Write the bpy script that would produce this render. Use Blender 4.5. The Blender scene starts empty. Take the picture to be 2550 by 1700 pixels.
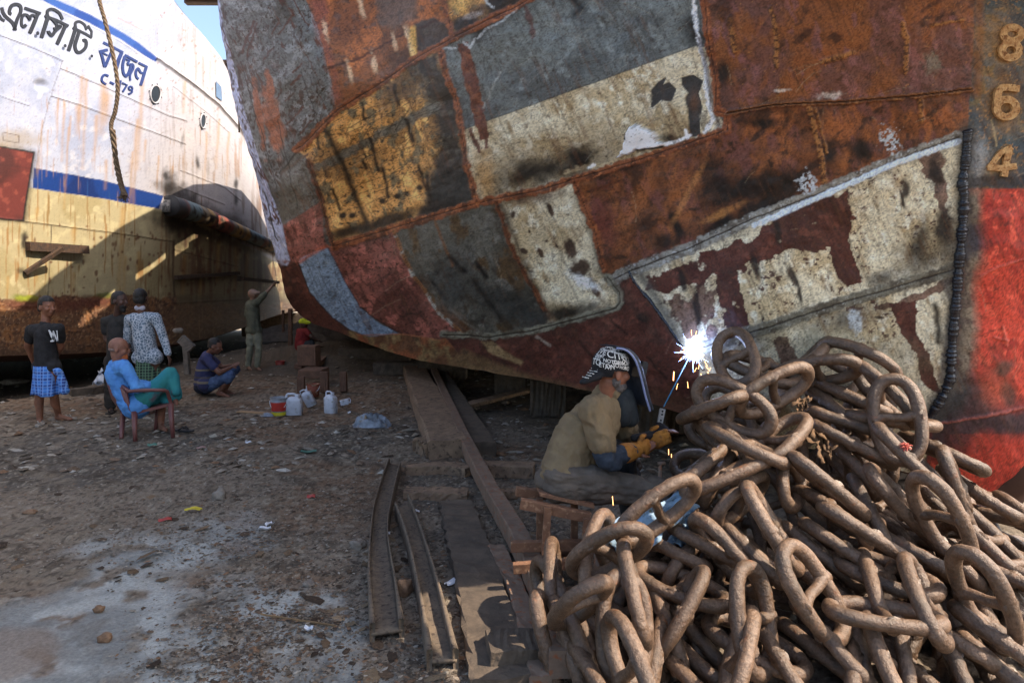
import bpy, bmesh, math, random
import numpy as np
from mathutils import Vector, Matrix, Euler
R = math.radians
sc = bpy.context.scene
COL = sc.collection

# ------------------------------------------------------------------ camera, sky, sun, exposure
CH = 1.75                       # eye height
FPX = 1700.0                    # focal length in pixels of a 2550 x 1700 frame
TH = math.atan((850 - 711) / FPX)
cam = bpy.data.cameras.new('camera'); camo = bpy.data.objects.new('camera', cam); COL.objects.link(camo)
cam.sensor_width = 36; cam.lens = 36 * FPX / 2550; cam.clip_end = 2000; cam.clip_start = 0.05
camo.location = (0, 0, CH); camo.rotation_euler = (math.pi / 2 - TH, 0, 0)
sc.camera = camo

SUN = Vector((0.66, -0.11, 0.72)).normalized()      # direction towards the sun
world = bpy.data.worlds.new('World'); sc.world = world; world.use_nodes = True
wn = world.node_tree; wn.nodes.clear()
sky = wn.nodes.new('ShaderNodeTexSky'); sky.sky_type = 'NISHITA'; sky.sun_disc = False
sky.sun_elevation = math.asin(SUN.z); sky.sun_rotation = math.atan2(SUN.x, SUN.y)
sky.dust_density = 3.0; sky.air_density = 1.0
bg = wn.nodes.new('ShaderNodeBackground'); bg.inputs[1].default_value = 0.15
wo = wn.nodes.new('ShaderNodeOutputWorld')
wn.links.new(sky.outputs[0], bg.inputs[0]); wn.links.new(bg.outputs[0], wo.inputs[0])
sl = bpy.data.lights.new('sun', 'SUN'); sl.energy = 4.0; sl.angle = R(0.5); sl.color = (1.0, 0.85, 0.68)
slo = bpy.data.objects.new('sun', sl); COL.objects.link(slo)
slo.rotation_euler = SUN.to_track_quat('Z', 'Y').to_euler()
sc.view_settings.view_transform = 'Standard'; sc.view_settings.look = 'None'
sc.view_settings.exposure = 1.3; sc.view_settings.gamma = 1.0
sc.cycles.max_bounces = 6; sc.cycles.diffuse_bounces = 4; sc.cycles.glossy_bounces = 2
sc.cycles.use_denoising = True

# ------------------------------------------------------------------ helpers
def P(px, py, d):
    """world point seen at photo pixel (px,py) at forward distance d"""
    x = (px - 1275) / FPX; y = -(py - 850) / FPX
    vy = y * math.sin(TH) + math.cos(TH); vz = y * math.cos(TH) - math.sin(TH)
    t = d / vy
    return Vector((x * t, d, CH + vz * t))
def PN(px, py, d):
    x = (px - 1275) / FPX; y = -(py - 850) / FPX
    vy = y * math.sin(TH) + math.cos(TH); vz = y * math.cos(TH) - math.sin(TH)
    t = d / vy
    return np.stack([x * t, d + 0 * t, CH + vz * t], -1)
def G(px, py, z=0.0):
    """world point on the height z seen at a pixel"""
    y = -(py - 850) / FPX
    vy = y * math.sin(TH) + math.cos(TH); vz = y * math.cos(TH) - math.sin(TH)
    t = (z - CH) / vz
    return Vector(((px - 1275) / FPX * t, vy * t, z))

def s2l(c):
    c = np.asarray(c, float) / 255.0
    return np.where(c <= 0.04045, c / 12.92, ((c + 0.055) / 1.055) ** 2.4)
def L4(c, k=1.0):
    v = s2l(c) * k
    return (float(min(v[0], 1)), float(min(v[1], 1)), float(min(v[2], 1)), 1.0)

def tag(o, label=None, cat=None, group=None, kind=None):
    if label: o['label'] = label
    if cat: o['category'] = cat
    if group: o['group'] = group
    if kind: o['kind'] = kind
    return o
def empty(name, loc=(0, 0, 0), label=None, cat=None, group=None):
    o = bpy.data.objects.new(name, None); COL.objects.link(o); o.location = loc
    o.empty_display_size = 0.1
    return tag(o, label, cat, group)
def link_mesh(name, me, mat=None, parent=None):
    o = bpy.data.objects.new(name, me); COL.objects.link(o)
    if mat is not None and not len(me.materials): me.materials.append(mat)
    if parent is not None:
        o.parent = parent
        o.matrix_parent_inverse = Matrix.LocRotScale(parent.location, parent.rotation_euler, parent.scale).inverted()
    return o
def obj(name, bm, mat=None, parent=None, smooth=True):
    me = bpy.data.meshes.new(name)
    for f in bm.faces: f.smooth = smooth
    bm.to_mesh(me); bm.free()
    return link_mesh(name, me, mat, parent)
def np_mesh(name, V, F, smooth=True):
    me = bpy.data.meshes.new(name)
    V = np.ascontiguousarray(V, np.float32); F = np.ascontiguousarray(F, np.int32)
    k = F.shape[1]
    me.vertices.add(len(V)); me.vertices.foreach_set('co', V.ravel())
    me.loops.add(F.size); me.loops.foreach_set('vertex_index', F.ravel())
    me.polygons.add(len(F)); me.polygons.foreach_set('loop_start', np.arange(0, F.size, k, dtype=np.int32))
    me.polygons.foreach_set('loop_total', np.full(len(F), k, np.int32))
    me.polygons.foreach_set('use_smooth', np.full(len(F), smooth, bool))
    me.update(calc_edges=True)
    return me

def box(bm, c, s, rot=None, taper=None):
    m = Matrix.Translation(Vector(c)) @ ((rot if isinstance(rot, Matrix) else Euler(rot).to_matrix().to_4x4()) if rot is not None else Matrix.Identity(4))
    vs = []
    for x in (-.5, .5):
        for y in (-.5, .5):
            for z in (-.5, .5):
                vs.append(bm.verts.new(m @ Vector((x * s[0], y * s[1], z * s[2]))))
    for f in ((0, 1, 3, 2), (4, 6, 7, 5), (0, 4, 5, 1), (2, 3, 7, 6), (0, 2, 6, 4), (1, 5, 7, 3)):
        bm.faces.new([vs[i] for i in f])
    return vs
def beam(bm, a, b, w, h, up=(0, 0, 1), bevel=0.0):
    """box from a to b, w wide, h high (a, b are centre line points)"""
    a = Vector(a); b = Vector(b); x = (b - a); L = x.length; x.normalize()
    y = Vector(up).cross(x); y.normalize(); z = x.cross(y)
    m = Matrix((x, y, z)).transposed().to_4x4(); m.translation = (a + b) / 2
    vs = box(bm, (0, 0, 0), (L, w, h), None)
    bmesh.ops.transform(bm, matrix=m, verts=vs)
    return vs
def tube(bm, pts, rad, seg=8, cap=True, closed=False):
    pts = [Vector(p) for p in pts]; n = len(pts)
    rad = rad if isinstance(rad, (list, tuple)) else [rad] * n
    rings = []; prev = None
    for i, p in enumerate(pts):
        if closed: t = pts[(i + 1) % n] - pts[i - 1]
        else: t = pts[min(i + 1, n - 1)] - pts[max(i - 1, 0)]
        if t.length < 1e-9: t = Vector((0, 0, 1))
        t.normalize()
        if prev is None:
            a = Vector((0, 0, 1)) if abs(t.z) < .9 else Vector((1, 0, 0))
            u = t.cross(a).normalized()
        else:
            u = (prev - t * prev.dot(t)).normalized()
        prev = u; v = t.cross(u)
        rings.append([bm.verts.new(p + (u * math.cos(k * 2 * math.pi / seg) + v * math.sin(k * 2 * math.pi / seg)) * rad[i]) for k in range(seg)])
    m = n if closed else n - 1
    for i in range(m):
        A = rings[i]; B = rings[(i + 1) % n]
        for k in range(seg):
            bm.faces.new((A[k], A[(k + 1) % seg], B[(k + 1) % seg], B[k]))
    if cap and not closed:
        bm.faces.new(rings[0][::-1]); bm.faces.new(rings[-1])
    return rings
def smoothpts(pts, n=6):
    """Catmull-Rom resampling"""
    pts = [Vector(p) for p in pts]
    out = []
    for i in range(len(pts) - 1):
        p0 = pts[max(i - 1, 0)]; p1 = pts[i]; p2 = pts[i + 1]; p3 = pts[min(i + 2, len(pts) - 1)]
        for k in range(n):
            t = k / n
            out.append(0.5 * ((2 * p1) + (p2 - p0) * t + (2 * p0 - 5 * p1 + 4 * p2 - p3) * t * t + (3 * p1 - p0 - 3 * p2 + p3) * t ** 3))
    out.append(pts[-1])
    return out
def prism(bm, poly, origin, ux, uy, depth):
    """poly 2D list extruded by depth along ux x uy"""
    n = Vector(ux).cross(Vector(uy)).normalized()
    o = Vector(origin)
    A = [bm.verts.new(o + Vector(ux) * p[0] + Vector(uy) * p[1]) for p in poly]
    B = [bm.verts.new(v.co + n * depth) for v in A]
    bm.faces.new(A[::-1]); bm.faces.new(B)
    for i in range(len(A)):
        j = (i + 1) % len(A); bm.faces.new((A[i], A[j], B[j], B[i]))

# numpy noise
def _h(xi, yi, s):
    h = (xi * 374761393 + yi * 668265263 + s * 974634777) & 0xffffffff
    h = ((h ^ (h >> 13)) * 1274126177) & 0xffffffff
    return ((h ^ (h >> 16)) & 0xffff) / 65535.0
def vn(x, y, s=0):
    s = int(s)
    xf = np.floor(x); yf = np.floor(y); xi = xf.astype(np.int64); yi = yf.astype(np.int64)
    u = x - xf; v = y - yf; u = u * u * (3 - 2 * u); v = v * v * (3 - 2 * v)
    return (_h(xi, yi, s) * (1 - u) + _h(xi + 1, yi, s) * u) * (1 - v) + (_h(xi, yi + 1, s) * (1 - u) + _h(xi + 1, yi + 1, s) * u) * v
def fb(x, y, s=0, o=4):
    r = 0; a = .5; t = 0
    for i in range(o):
        r = r + a * vn(x * 2 ** i, y * 2 ** i, s + i * 7); t += a; a *= .5
    return r / t
def sst(a, b, x):
    t = np.clip((x - a) / (b - a), 0, 1); return t * t * (3 - 2 * t)

# ------------------------------------------------------------------ materials
MATS = {}
def nodes_of(name):
    m = bpy.data.materials.new(name); m.use_nodes = True
    nt = m.node_tree; b = nt.nodes['Principled BSDF']
    return m, nt, b
def NN(nt, t, **k):
    n = nt.nodes.new(t)
    for a, v in k.items():
        if a.startswith('i_'):
            n.inputs[int(a[2:])].default_value = v
        else: setattr(n, a, v)
    return n
def mat(name, c1, c2=None, scale=8.0, rough=.75, metal=0.0, bump=.3, bscale=40.0, bdist=.01, spec=.4, stretch=(1, 1, 1), detail=6, c3=None, s3=40.0):
    """two (three) tone weathered material; colours are linear albedo tuples or srgb 0-255 tuples"""
    if name in MATS: return MATS[name]
    m, nt, b = nodes_of(name)
    def cc(c):
        return L4(c) if max(c) > 1.01 else (c[0], c[1], c[2], 1)
    tc = NN(nt, 'ShaderNodeTexCoord'); mp = NN(nt, 'ShaderNodeMapping'); mp.inputs['Scale'].default_value = stretch
    nt.links.new(tc.outputs['Object'], mp.inputs[0])
    if c2 is None: c2 = tuple(v * .7 for v in c1)
    nz = NN(nt, 'ShaderNodeTexNoise'); nz.inputs['Scale'].default_value = scale; nz.inputs['Detail'].default_value = detail; nz.inputs['Roughness'].default_value = .65
    nt.links.new(mp.outputs[0], nz.inputs[0])
    rp = NN(nt, 'ShaderNodeValToRGB'); rp.color_ramp.elements[0].position = .35; rp.color_ramp.elements[1].position = .65
    rp.color_ramp.elements[0].color = cc(c1); rp.color_ramp.elements[1].color = cc(c2)
    nt.links.new(nz.outputs[0], rp.inputs[0])
    out = rp.outputs[0]
    if c3 is not None:
        n3 = NN(nt, 'ShaderNodeTexNoise'); n3.inputs['Scale'].default_value = s3; n3.inputs['Detail'].default_value = 3
        nt.links.new(mp.outputs[0], n3.inputs[0])
        r3 = NN(nt, 'ShaderNodeValToRGB'); r3.color_ramp.elements[0].position = .56; r3.color_ramp.elements[1].position = .66
        nt.links.new(n3.outputs[0], r3.inputs[0])
        mx = NN(nt, 'ShaderNodeMix', data_type='RGBA')
        nt.links.new(r3.outputs[0], mx.inputs[0]); nt.links.new(out, mx.inputs[6]); mx.inputs[7].default_value = cc(c3)
        out = mx.outputs[2]
    nt.links.new(out, b.inputs['Base Color'])
    b.inputs['Roughness'].default_value = rough; b.inputs['Metallic'].default_value = metal
    b.inputs['Specular IOR Level'].default_value = spec
    if bump > 0:
        bn = NN(nt, 'ShaderNodeTexNoise'); bn.inputs['Scale'].default_value = bscale; bn.inputs['Detail'].default_value = 5
        nt.links.new(mp.outputs[0], bn.inputs[0])
        bp = NN(nt, 'ShaderNodeBump'); bp.inputs['Strength'].default_value = bump; bp.inputs['Distance'].default_value = bdist
        nt.links.new(bn.outputs[0], bp.inputs['Height']); nt.links.new(bp.outputs[0], b.inputs['Normal'])
    MATS[name] = m
    return m
def painted(name, rough=.6, bscale=30.0, bdist=.006, bump=.5, var=.16, vscale=90.0, spec=.4):
    """weathered steel whose paint and rust regions are stored per vertex"""
    m, nt, b = nodes_of(name)
    at = NN(nt, 'ShaderNodeAttribute', attribute_name='Col')
    tc = NN(nt, 'ShaderNodeTexCoord')
    nz = NN(nt, 'ShaderNodeTexNoise'); nz.inputs['Scale'].default_value = vscale; nz.inputs['Detail'].default_value = 4; nz.inputs['Roughness'].default_value = .7
    nt.links.new(tc.outputs['Object'], nz.inputs[0])
    mr = NN(nt, 'ShaderNodeMapRange'); mr.inputs[1].default_value = .25; mr.inputs[2].default_value = .75
    mr.inputs[3].default_value = 1 - var; mr.inputs[4].default_value = 1 + var
    nt.links.new(nz.outputs[0], mr.inputs[0])
    mx = NN(nt, 'ShaderNodeVectorMath', operation='SCALE')
    nt.links.new(at.outputs['Color'], mx.inputs[0]); nt.links.new(mr.outputs[0], mx.inputs['Scale'])
    nt.links.new(mx.outputs[0], b.inputs['Base Color'])
    b.inputs['Specular IOR Level'].default_value = spec
    n2 = NN(nt, 'ShaderNodeTexNoise'); n2.inputs['Scale'].default_value = bscale; n2.inputs['Detail'].default_value = 8; n2.inputs['Roughness'].default_value = .7
    nt.links.new(tc.outputs['Object'], n2.inputs[0])
    bp = NN(nt, 'ShaderNodeBump'); bp.inputs['Strength'].default_value = bump; bp.inputs['Distance'].default_value = bdist
    nt.links.new(n2.outputs[0], bp.inputs['Height']); nt.links.new(bp.outputs[0], b.inputs['Normal'])
    m2 = NN(nt, 'ShaderNodeMapRange'); m2.inputs[3].default_value = rough - .15; m2.inputs[4].default_value = rough + .25
    nt.links.new(n2.outputs[0], m2.inputs[0]); nt.links.new(m2.outputs[0], b.inputs['Roughness'])
    MATS[name] = m
    return m

# ------------------------------------------------------------------ surfaces painted by plate and rust region
def inpoly(x, y, poly):
    c = np.zeros(x.shape, bool); n = len(poly)
    for i in range(n):
        x1, y1 = poly[i]; x2, y2 = poly[(i + 1) % n]
        if y1 == y2: continue
        c ^= ((y1 > y) != (y2 > y)) & (x < (x2 - x1) * (y - y1) / (y2 - y1) + x1)
    return c
def ldist(x, y, pts, closed=False):
    """distance to a polyline and fraction along it"""
    best = np.full(x.shape, 1e9); par = np.zeros(x.shape); n = len(pts)
    segs = [(pts[i], pts[i + 1]) for i in range(n - 1)] + ([(pts[-1], pts[0])] if closed else [])
    for k, (a, b) in enumerate(segs):
        dx = b[0] - a[0]; dy = b[1] - a[1]; q = dx * dx + dy * dy + 1e-9
        t = np.clip(((x - a[0]) * dx + (y - a[1]) * dy) / q, 0, 1)
        d = np.hypot(x - a[0] - t * dx, y - a[1] - t * dy)
        m = d < best; best = np.where(m, d, best); par = np.where(m, (k + t) / len(segs), par)
    return best, par
SOOT = s2l((22, 20, 19)); BLK = s2l((20, 20, 21))
class Canvas:
    def __init__(s, X, Y, base):
        s.X = X; s.Y = Y; s.c = np.empty(X.shape + (3,)); s.c[:] = s2l(base); s.h = np.zeros(X.shape)
    def warp(s, amp, fr, seed):
        if amp == 0: return s.X, s.Y
        return (s.X + amp * (fb(s.X * fr, s.Y * fr, seed) - .5) * 2, s.Y + amp * (fb(s.X * fr, s.Y * fr, seed + 50) - .5) * 2)
    def mask(s, poly, soft=2.0, amp=3, fr=.06, seed=1):
        x0 = min(p[0] for p in poly) - soft * 2 - amp * 2; x1 = max(p[0] for p in poly) + soft * 2 + amp * 2
        y0 = min(p[1] for p in poly) - soft * 2 - amp * 2; y1 = max(p[1] for p in poly) + soft * 2 + amp * 2
        b = (s.X > x0) & (s.X < x1) & (s.Y > y0) & (s.Y < y1)
        m = np.zeros(s.X.shape)
        if not b.any(): return m
        x = s.X[b]; y = s.Y[b]
        if amp:
            wx = x + amp * (fb(x * fr, y * fr, seed) - .5) * 2; wy = y + amp * (fb(x * fr, y * fr, seed + 50) - .5) * 2
        else: wx, wy = x, y
        i = inpoly(wx, wy, poly); d, _ = ldist(wx, wy, poly, True)
        sd = np.where(i, -d, d)
        m[b] = np.clip(.5 - sd / (2 * soft), 0, 1)
        return m
    def line(s, pts, w, soft=1.5, amp=2, fr=.08, seed=1):
        x0 = min(p[0] for p in pts) - w - soft * 2 - amp * 2; x1 = max(p[0] for p in pts) + w + soft * 2 + amp * 2
        y0 = min(p[1] for p in pts) - w - soft * 2 - amp * 2; y1 = max(p[1] for p in pts) + w + soft * 2 + amp * 2
        b = (s.X > x0) & (s.X < x1) & (s.Y > y0) & (s.Y < y1)
        m = np.zeros(s.X.shape)
        if not b.any(): return m
        x = s.X[b]; y = s.Y[b]
        if amp:
            wx = x + amp * (fb(x * fr, y * fr, seed) - .5) * 2; wy = y + amp * (fb(x * fr, y * fr, seed + 50) - .5) * 2
        else: wx, wy = x, y
        d, t = ldist(wx, wy, pts)
        m[b] = np.clip(.5 - (d - w) / (2 * soft), 0, 1)
        return m
    def blob(s, cx, cy, rx, ry, ang=0, soft=.5, amp=.35, fr=.05, seed=1):
        a = R(ang); dx = s.X - cx; dy = s.Y - cy
        u = (dx * math.cos(a) + dy * math.sin(a)) / rx; v = (-dx * math.sin(a) + dy * math.cos(a)) / ry
        b = (abs(u) < 2.2) & (abs(v) < 2.2); m = np.zeros(s.X.shape)
        if not b.any(): return m
        r = np.hypot(u[b], v[b]) + amp * (fb(s.X[b] * fr, s.Y[b] * fr, seed) - .5) * 2
        m[b] = 1 - sst(1 - soft, 1 + soft, r)
        return m
    def put(s, m, c, k=1.0):
        if c is SOOT: k = 1 - (1 - k) * .3
        c = s2l(c) if not isinstance(c, np.ndarray) else c
        m = (m * k)[..., None]
        s.c = s.c * (1 - m) + c * m
    def mul(s, m, k):
        s.c = s.c * (1 - m[..., None] * (1 - k))

def grid_parts(V, C, nU, nV, ids, names, matl, root, normals, labels=None):
    """V (nU,nV,3): quads are split into one mesh per id"""
    idx = np.arange(nU * nV).reshape(nU, nV)
    F = np.stack([idx[:-1, :-1], idx[1:, :-1], idx[1:, 1:], idx[:-1, 1:]], -1).reshape(-1, 4)
    fn = np.cross(V[2:, 1:-1] - V[:-2, 1:-1], V[1:-1, 2:] - V[1:-1, :-2])
    if (fn * normals[1:-1, 1:-1]).sum(-1).mean() < 0: F = F[:, ::-1]
    ids = ids.reshape(-1); Vf = V.reshape(-1, 3); Cf = C.reshape(-1, 3); Nf = normals.reshape(-1, 3)
    out = {}
    for k in np.unique(ids):
        f = F[ids == k]; u, inv = np.unique(f, return_inverse=True)
        me = np_mesh(names[k], Vf[u], inv.reshape(-1, 4))
        a = me.color_attributes.new('Col', 'FLOAT_COLOR', 'POINT')
        cc = np.ones((len(u), 4), np.float32); cc[:, :3] = np.clip(Cf[u], 0, 1); a.data.foreach_set('color', cc.ravel())
        me.normals_split_custom_set_from_vertices(Nf[u])
        o = link_mesh(names[k], me, matl, root)
        if labels and labels.get(k): o['label'] = labels[k]
        out[k] = o
    return out
def grid_normals(V):
    du = np.gradient(V, axis=0); dv = np.gradient(V, axis=1)
    n = np.cross(du, dv); l = np.linalg.norm(n, axis=-1, keepdims=True); l[l == 0] = 1
    return n / l
def rbf(pts, vals, scale=1000.0):
    p = np.array(pts, float) / scale; v = np.array(vals, float); n = len(p)
    def U(r): return np.where(r > 1e-9, r * r * np.log(r + 1e-12), 0)
    K = U(np.linalg.norm(p[:, None] - p[None], axis=-1)) + np.eye(n) * 2e-3
    A = np.zeros((n + 3, n + 3)); A[:n, :n] = K; A[:n, n] = 1; A[:n, n + 1:] = p; A[n, :n] = 1; A[n + 1:, :n] = p.T
    w = np.linalg.solve(A, np.concatenate([v, np.zeros(3)]))
    def f(x, y):
        x = np.asarray(x, float) / scale; y = np.asarray(y, float) / scale
        r = w[n] + w[n + 1] * x + w[n + 2] * y
        for i in range(n): r = r + w[i] * U(np.hypot(x - p[i, 0], y - p[i, 1]))
        return r
    return f
# ------------------------------------------------------------------ big rusty hull under repair
HD = rbf([(2440,1236),(2750,900),(2800,300),(2750,-200),(2550,600),(2400,300),(2400,0),(2400,900),(2400,-600),(1750,1045),(1730,872),(1750,400),(1750,0),(1750,-500),
          (2100,1130),(2100,700),(2100,300),
          (1450,960),(1450,700),(1450,500),(1450,0),(1450,-500),(1100,890),(1100,700),(1100,500),(1100,0),(1100,-500),
          (900,850),(900,500),(900,0),(900,-500),(775,805),(770,300),(700,660),(620,-60),(700,-600),(600,200),(545,0),(660,480),(690,200),(640,20),(745,480),(760,640)],
         [4.35,4.1,3.75,3.5,3.85,3.8,3.65,4.1,3.4,5.2,4.75,4.35,4.0,3.75,
          4.7,4.2,3.95,
          6.7,5.9,5.4,4.75,4.3,9.6,8.2,7.3,6.0,5.4,
          12.5,9.9,7.9,7.0,14.5,9.2,14.4,8.9,8.3,11.8,10.6,13.4,9.4,8.9,11.0,12.2])
SIL = [(515,-150),(526,-75),(540,0),(552,80),(575,220),(605,330),(635,430),(665,560),(690,640),(700,668),(703,695),(709,722),(724,756),(747,787),(780,808),(830,824),(890,845),(960,872),(1050,900),(1150,916),(1300,940),(1440,965),(1560,990),(1650,1012),(1750,1045),(1900,1085),(2100,1135),(2300,1185),(2400,1225),(2440,1236),(2480,1222),(2530,1180),(2570,1130),(2640,1010),(2720,760),(2780,450),(2830,0),(2850,-400)]
sx = np.array([p[0] for p in SIL], float); sy = np.array([p[1] for p in SIL], float)
U = np.concatenate([np.arange(527, 540, 2), np.arange(540, 700, 1.3), np.arange(700, 800, 1.8), np.arange(800, 2560, 2.9), np.arange(2560, 2850, 12), [2850]])
nR = 430
bot = np.interp(U, sx, sy)
def TOPY(u): return np.interp(u, [455, 540, 620, 900, 1450, 2000, 2850], [-60, -60, -90, -330, -480, -480, -480])
topy = np.minimum(TOPY(U), bot - 3)
T0 = np.linspace(0, 1, 40) ** 1.0; T1 = np.linspace(0, 1, nR)[1:]
HX = np.repeat(U[:, None], 40 + nR - 1, 1)
zero = np.minimum(np.maximum(topy, 0), bot)
top0 = np.where(bot > 0, np.minimum(0, bot), topy + (bot - topy) * .6)
HY = np.concatenate([topy[:, None] + (top0 - topy)[:, None] * T0[None], top0[:, None] + (bot - top0)[:, None] * T1[None]], 1)
D = HD(HX, HY)
cv = Canvas(HX, HY, (84, 80, 76))
Xp, Yp = HX, HY
n1 = fb(Xp * .01, Yp * .01, 3, 5); n2 = fb(Xp * .05, Yp * .05, 9, 4); n3 = fb(Xp * .18, Yp * .18, 17, 3); n4 = fb(Xp * .045 - Yp * .016, Xp * .008 + Yp * .022, 23, 5)
def rot(x, y, a):
    a = R(a); return x * math.cos(a) + y * math.sin(a), -x * math.sin(a) + y * math.cos(a)
def streak(ang, fa, fl, seed, o=4):
    u, v = rot(Xp, Yp, ang); return fb(u * fa, v * fl, seed, o)
steep = streak(-18, .07, .012, 31)     # streaks running down the plates
def tone(base, *cs):
    """mottled colour field out of several srgb tones"""
    c = np.empty(Xp.shape + (3,)); c[:] = s2l(base)
    for col, nf, lo, hi in cs:
        m = sst(lo, hi, nf)[..., None]; c = c * (1 - m) + s2l(col) * m
    return c
sk1 = fb(rot(Xp, Yp, -70)[0] * .012, rot(Xp, Yp, -70)[1] * .035, 171, 5); sk2 = fb(rot(Xp, Yp, -35)[0] * .02, rot(Xp, Yp, -35)[1] * .05, 173, 5)
RUST = tone((122, 66, 30), ((160, 88, 38), n1, .5, .62), ((78, 45, 28), n2, .52, .66), ((172, 110, 50), n3, .66, .8), ((92, 56, 48), n4, .55, .7))
DRUST = tone((104, 64, 38), ((136, 82, 42), n1, .46, .62), ((70, 44, 30), sk2, .52, .72), ((108, 68, 58), n4, .5, .66), ((140, 86, 42), sk1, .5, .84), ((74, 48, 32), n2, .66, .8))
PURP = tone((108, 72, 62), ((128, 80, 44), n1, .44, .58), ((126, 84, 80), n4, .54, .7), ((134, 82, 44), sk1, .5, .84), ((82, 52, 38), sk2, .6, .8), ((150, 104, 56), n3, .76, .88))
ORG = tone((128, 80, 46), ((158, 96, 44), sk1, .46, .66), ((92, 58, 36), n1, .5, .68), ((112, 80, 64), n2, .58, .74), ((70, 48, 36), n3, .7, .84))
GREY = tone((98, 99, 100), ((120, 121, 124), n2, .5, .62), ((76, 74, 72), n1, .52, .64), ((62, 52, 46), n3, .66, .76))
GREYP = tone((104, 108, 108), ((84, 86, 86), n1, .42, .68), ((118, 122, 122), n2, .5, .85), ((78, 80, 80), n3, .74, .9))
CREAM = tone((182, 170, 148), ((166, 148, 118), n1, .46, .66), ((194, 184, 166), n2, .54, .76), ((146, 128, 100), n3, .76, .92), ((140, 120, 92), n4, .64, .9))
YELL = tone((186, 138, 76), ((150, 112, 64), n1, .5, .62), ((120, 104, 78), n2, .58, .7), ((66, 54, 40), n3, .66, .8), ((206, 158, 92), n4, .6, .7))
DARK = tone((58, 58, 58), ((44, 43, 42), n1, .46, .6), ((76, 72, 66), n2, .58, .72))
MAR = tone((88, 51, 42), ((74, 43, 36), n1, .46, .66), ((104, 62, 50), n2, .6, .72))
PINK = tone((126, 78, 68), ((104, 62, 52), n1, .5, .62), ((152, 92, 80), n2, .58, .7), ((80, 48, 40), n3, .64, .76))
GPL = tone((92, 88, 80), ((76, 72, 64), n1, .5, .6), ((104, 100, 94), n2, .56, .7), ((88, 70, 48), n4, .56, .7))
BLUE = tone((118, 134, 156), ((108, 124, 146), n1, .5, .6), ((136, 150, 168), n3, .64, .78))
LAV = tone((150, 154, 180), ((132, 138, 166), n1, .5, .6), ((170, 168, 186), n3, .6, .75))
TEAL = tone((74, 84, 88), ((104, 90, 62), n2, .5, .62), ((58, 66, 72), n1, .5, .62), ((140, 104, 62), n3, .62, .76))
RED = tone((176, 62, 36), ((156, 50, 30), n1, .46, .66), ((190, 76, 48), n2, .6, .72), ((150, 44, 28), n4, .62, .74))

seam1 = [(738,372),(754,363),(838,276),(925,222),(1042,142),(1129,95),(1216,51),(1300,11),(1400,-50),(1600,-160)]
seam2 = [(836,611),(971,571),(1080,538),(1192,505),(1345,473),(1427,447),(1573,403),(1700,362),(1812,323)]
seam3 = [(1812,282),(1935,260),(2117,253),(2280,238),(2419,222)]
seam4 = [(1524,698),(1567,676),(1727,614),(1873,545),(2018,491),(2160,430),(2226,400),(2386,342)]
seam5 = [(1740,868),(1852,833),(1980,792),(2110,749),(2240,712),(2372,673)]
seam6 = [(1513,691),(1542,727),(1545,753),(1534,767),(1440,793),(1327,822),(1225,838),(1102,834)]
bead = [(2408,322),(2404,400),(2395,454),(2401,491),(2398,540),(2395,582),(2386,673),(2379,764),(2372,836),(2368,898),(2366,941),(2351,979),(2330,1013),(2315,1039)]
bead2 = [(1567,676),(1590,712),(1618,745),(1660,802),(1702,862),(1716,878)]
PL = {}   # id -> (name, label, polygon, colour field)
def plate(k, label, poly, c, amp=3, soft=2, fr=.06):
    m = cv.mask(poly, soft, amp, fr, k); cv.put(m, c); PL[k] = (label, poly); return m
plate(1, 'grey painted plates with scattered rust pits', [(440,-800),(762,-800),(762,0),(794,73),(816,174),(838,276),(754,363),(796,502),(705,560),(560,560),(440,0)], GREY)
plate(2, 'bright orange rusted plate', [(762,-800),(1107,-800),(1107,0),(1129,95),(1042,142),(925,222),(838,276),(816,174),(794,73),(762,0)], ORG)
plate(3, 'yellow plate blackened by the torch', [(1107,-800),(1620,-800),(1600,-160),(1300,11),(1216,51),(1129,95),(1107,0)], YELL)
plate(4, 'ochre yellow plate scored with black scratches', [(738,372),(754,363),(838,276),(925,222),(1042,142),(1098,112),(1096,135),(1132,247),(1160,380),(1190,505),(1080,538),(971,571),(836,611),(800,500),(771,400)], YELL, 1)
plate(5, 'large plate grey above and dirty cream below', [(1098,112),(1129,95),(1216,51),(1300,11),(1600,-160),(1620,-800),(1745,-800),(1740,0),(1783,218),(1785,280),(1809,280),(1812,323),(1573,403),(1427,447),(1345,473),(1192,505),(1160,380),(1132,247)], GREYP, 1)
plate(6, 'brown and purple rusted plate', [(1745,-800),(2425,-800),(2430,0),(2419,222),(2280,238),(2117,253),(1935,260),(1812,282),(1785,280),(1783,218),(1740,0)], PURP, 1)
plate(7, 'orange brown rusted plate with soot smears', [(1427,447),(1573,403),(1812,323),(1812,282),(1935,260),(2117,253),(2280,238),(2419,222),(2408,322),(2386,342),(2226,400),(2160,430),(2018,491),(1873,545),(1727,614),(1567,676),(1524,698),(1513,691),(1473,553)], DRUST, 1)
plate(8, 'grey steel bow strip carrying the draught numbers', [(2425,-800),(2900,-800),(2900,468),(2398,470),(2408,322),(2419,222),(2430,0)], TEAL, 1)
plate(9, 'bright red painted bow plate', [(2398,470),(2900,468),(2900,1300),(2380,1300),(2300,1240),(2315,1039),(2351,979),(2366,941),(2372,836),(2386,673),(2398,540)], RED, 1)
plate(10, 'cream plate with flaking maroon paint', [(1567,676),(1727,614),(1873,545),(2018,491),(2160,430),(2226,400),(2386,342),(2404,400),(2395,454),(2398,540),(2395,582),(2386,673),(2372,673),(2240,712),(2110,749),(1980,792),(1852,833),(1740,868),(1716,878),(1702,862),(1618,745)], CREAM, 0)
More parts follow.
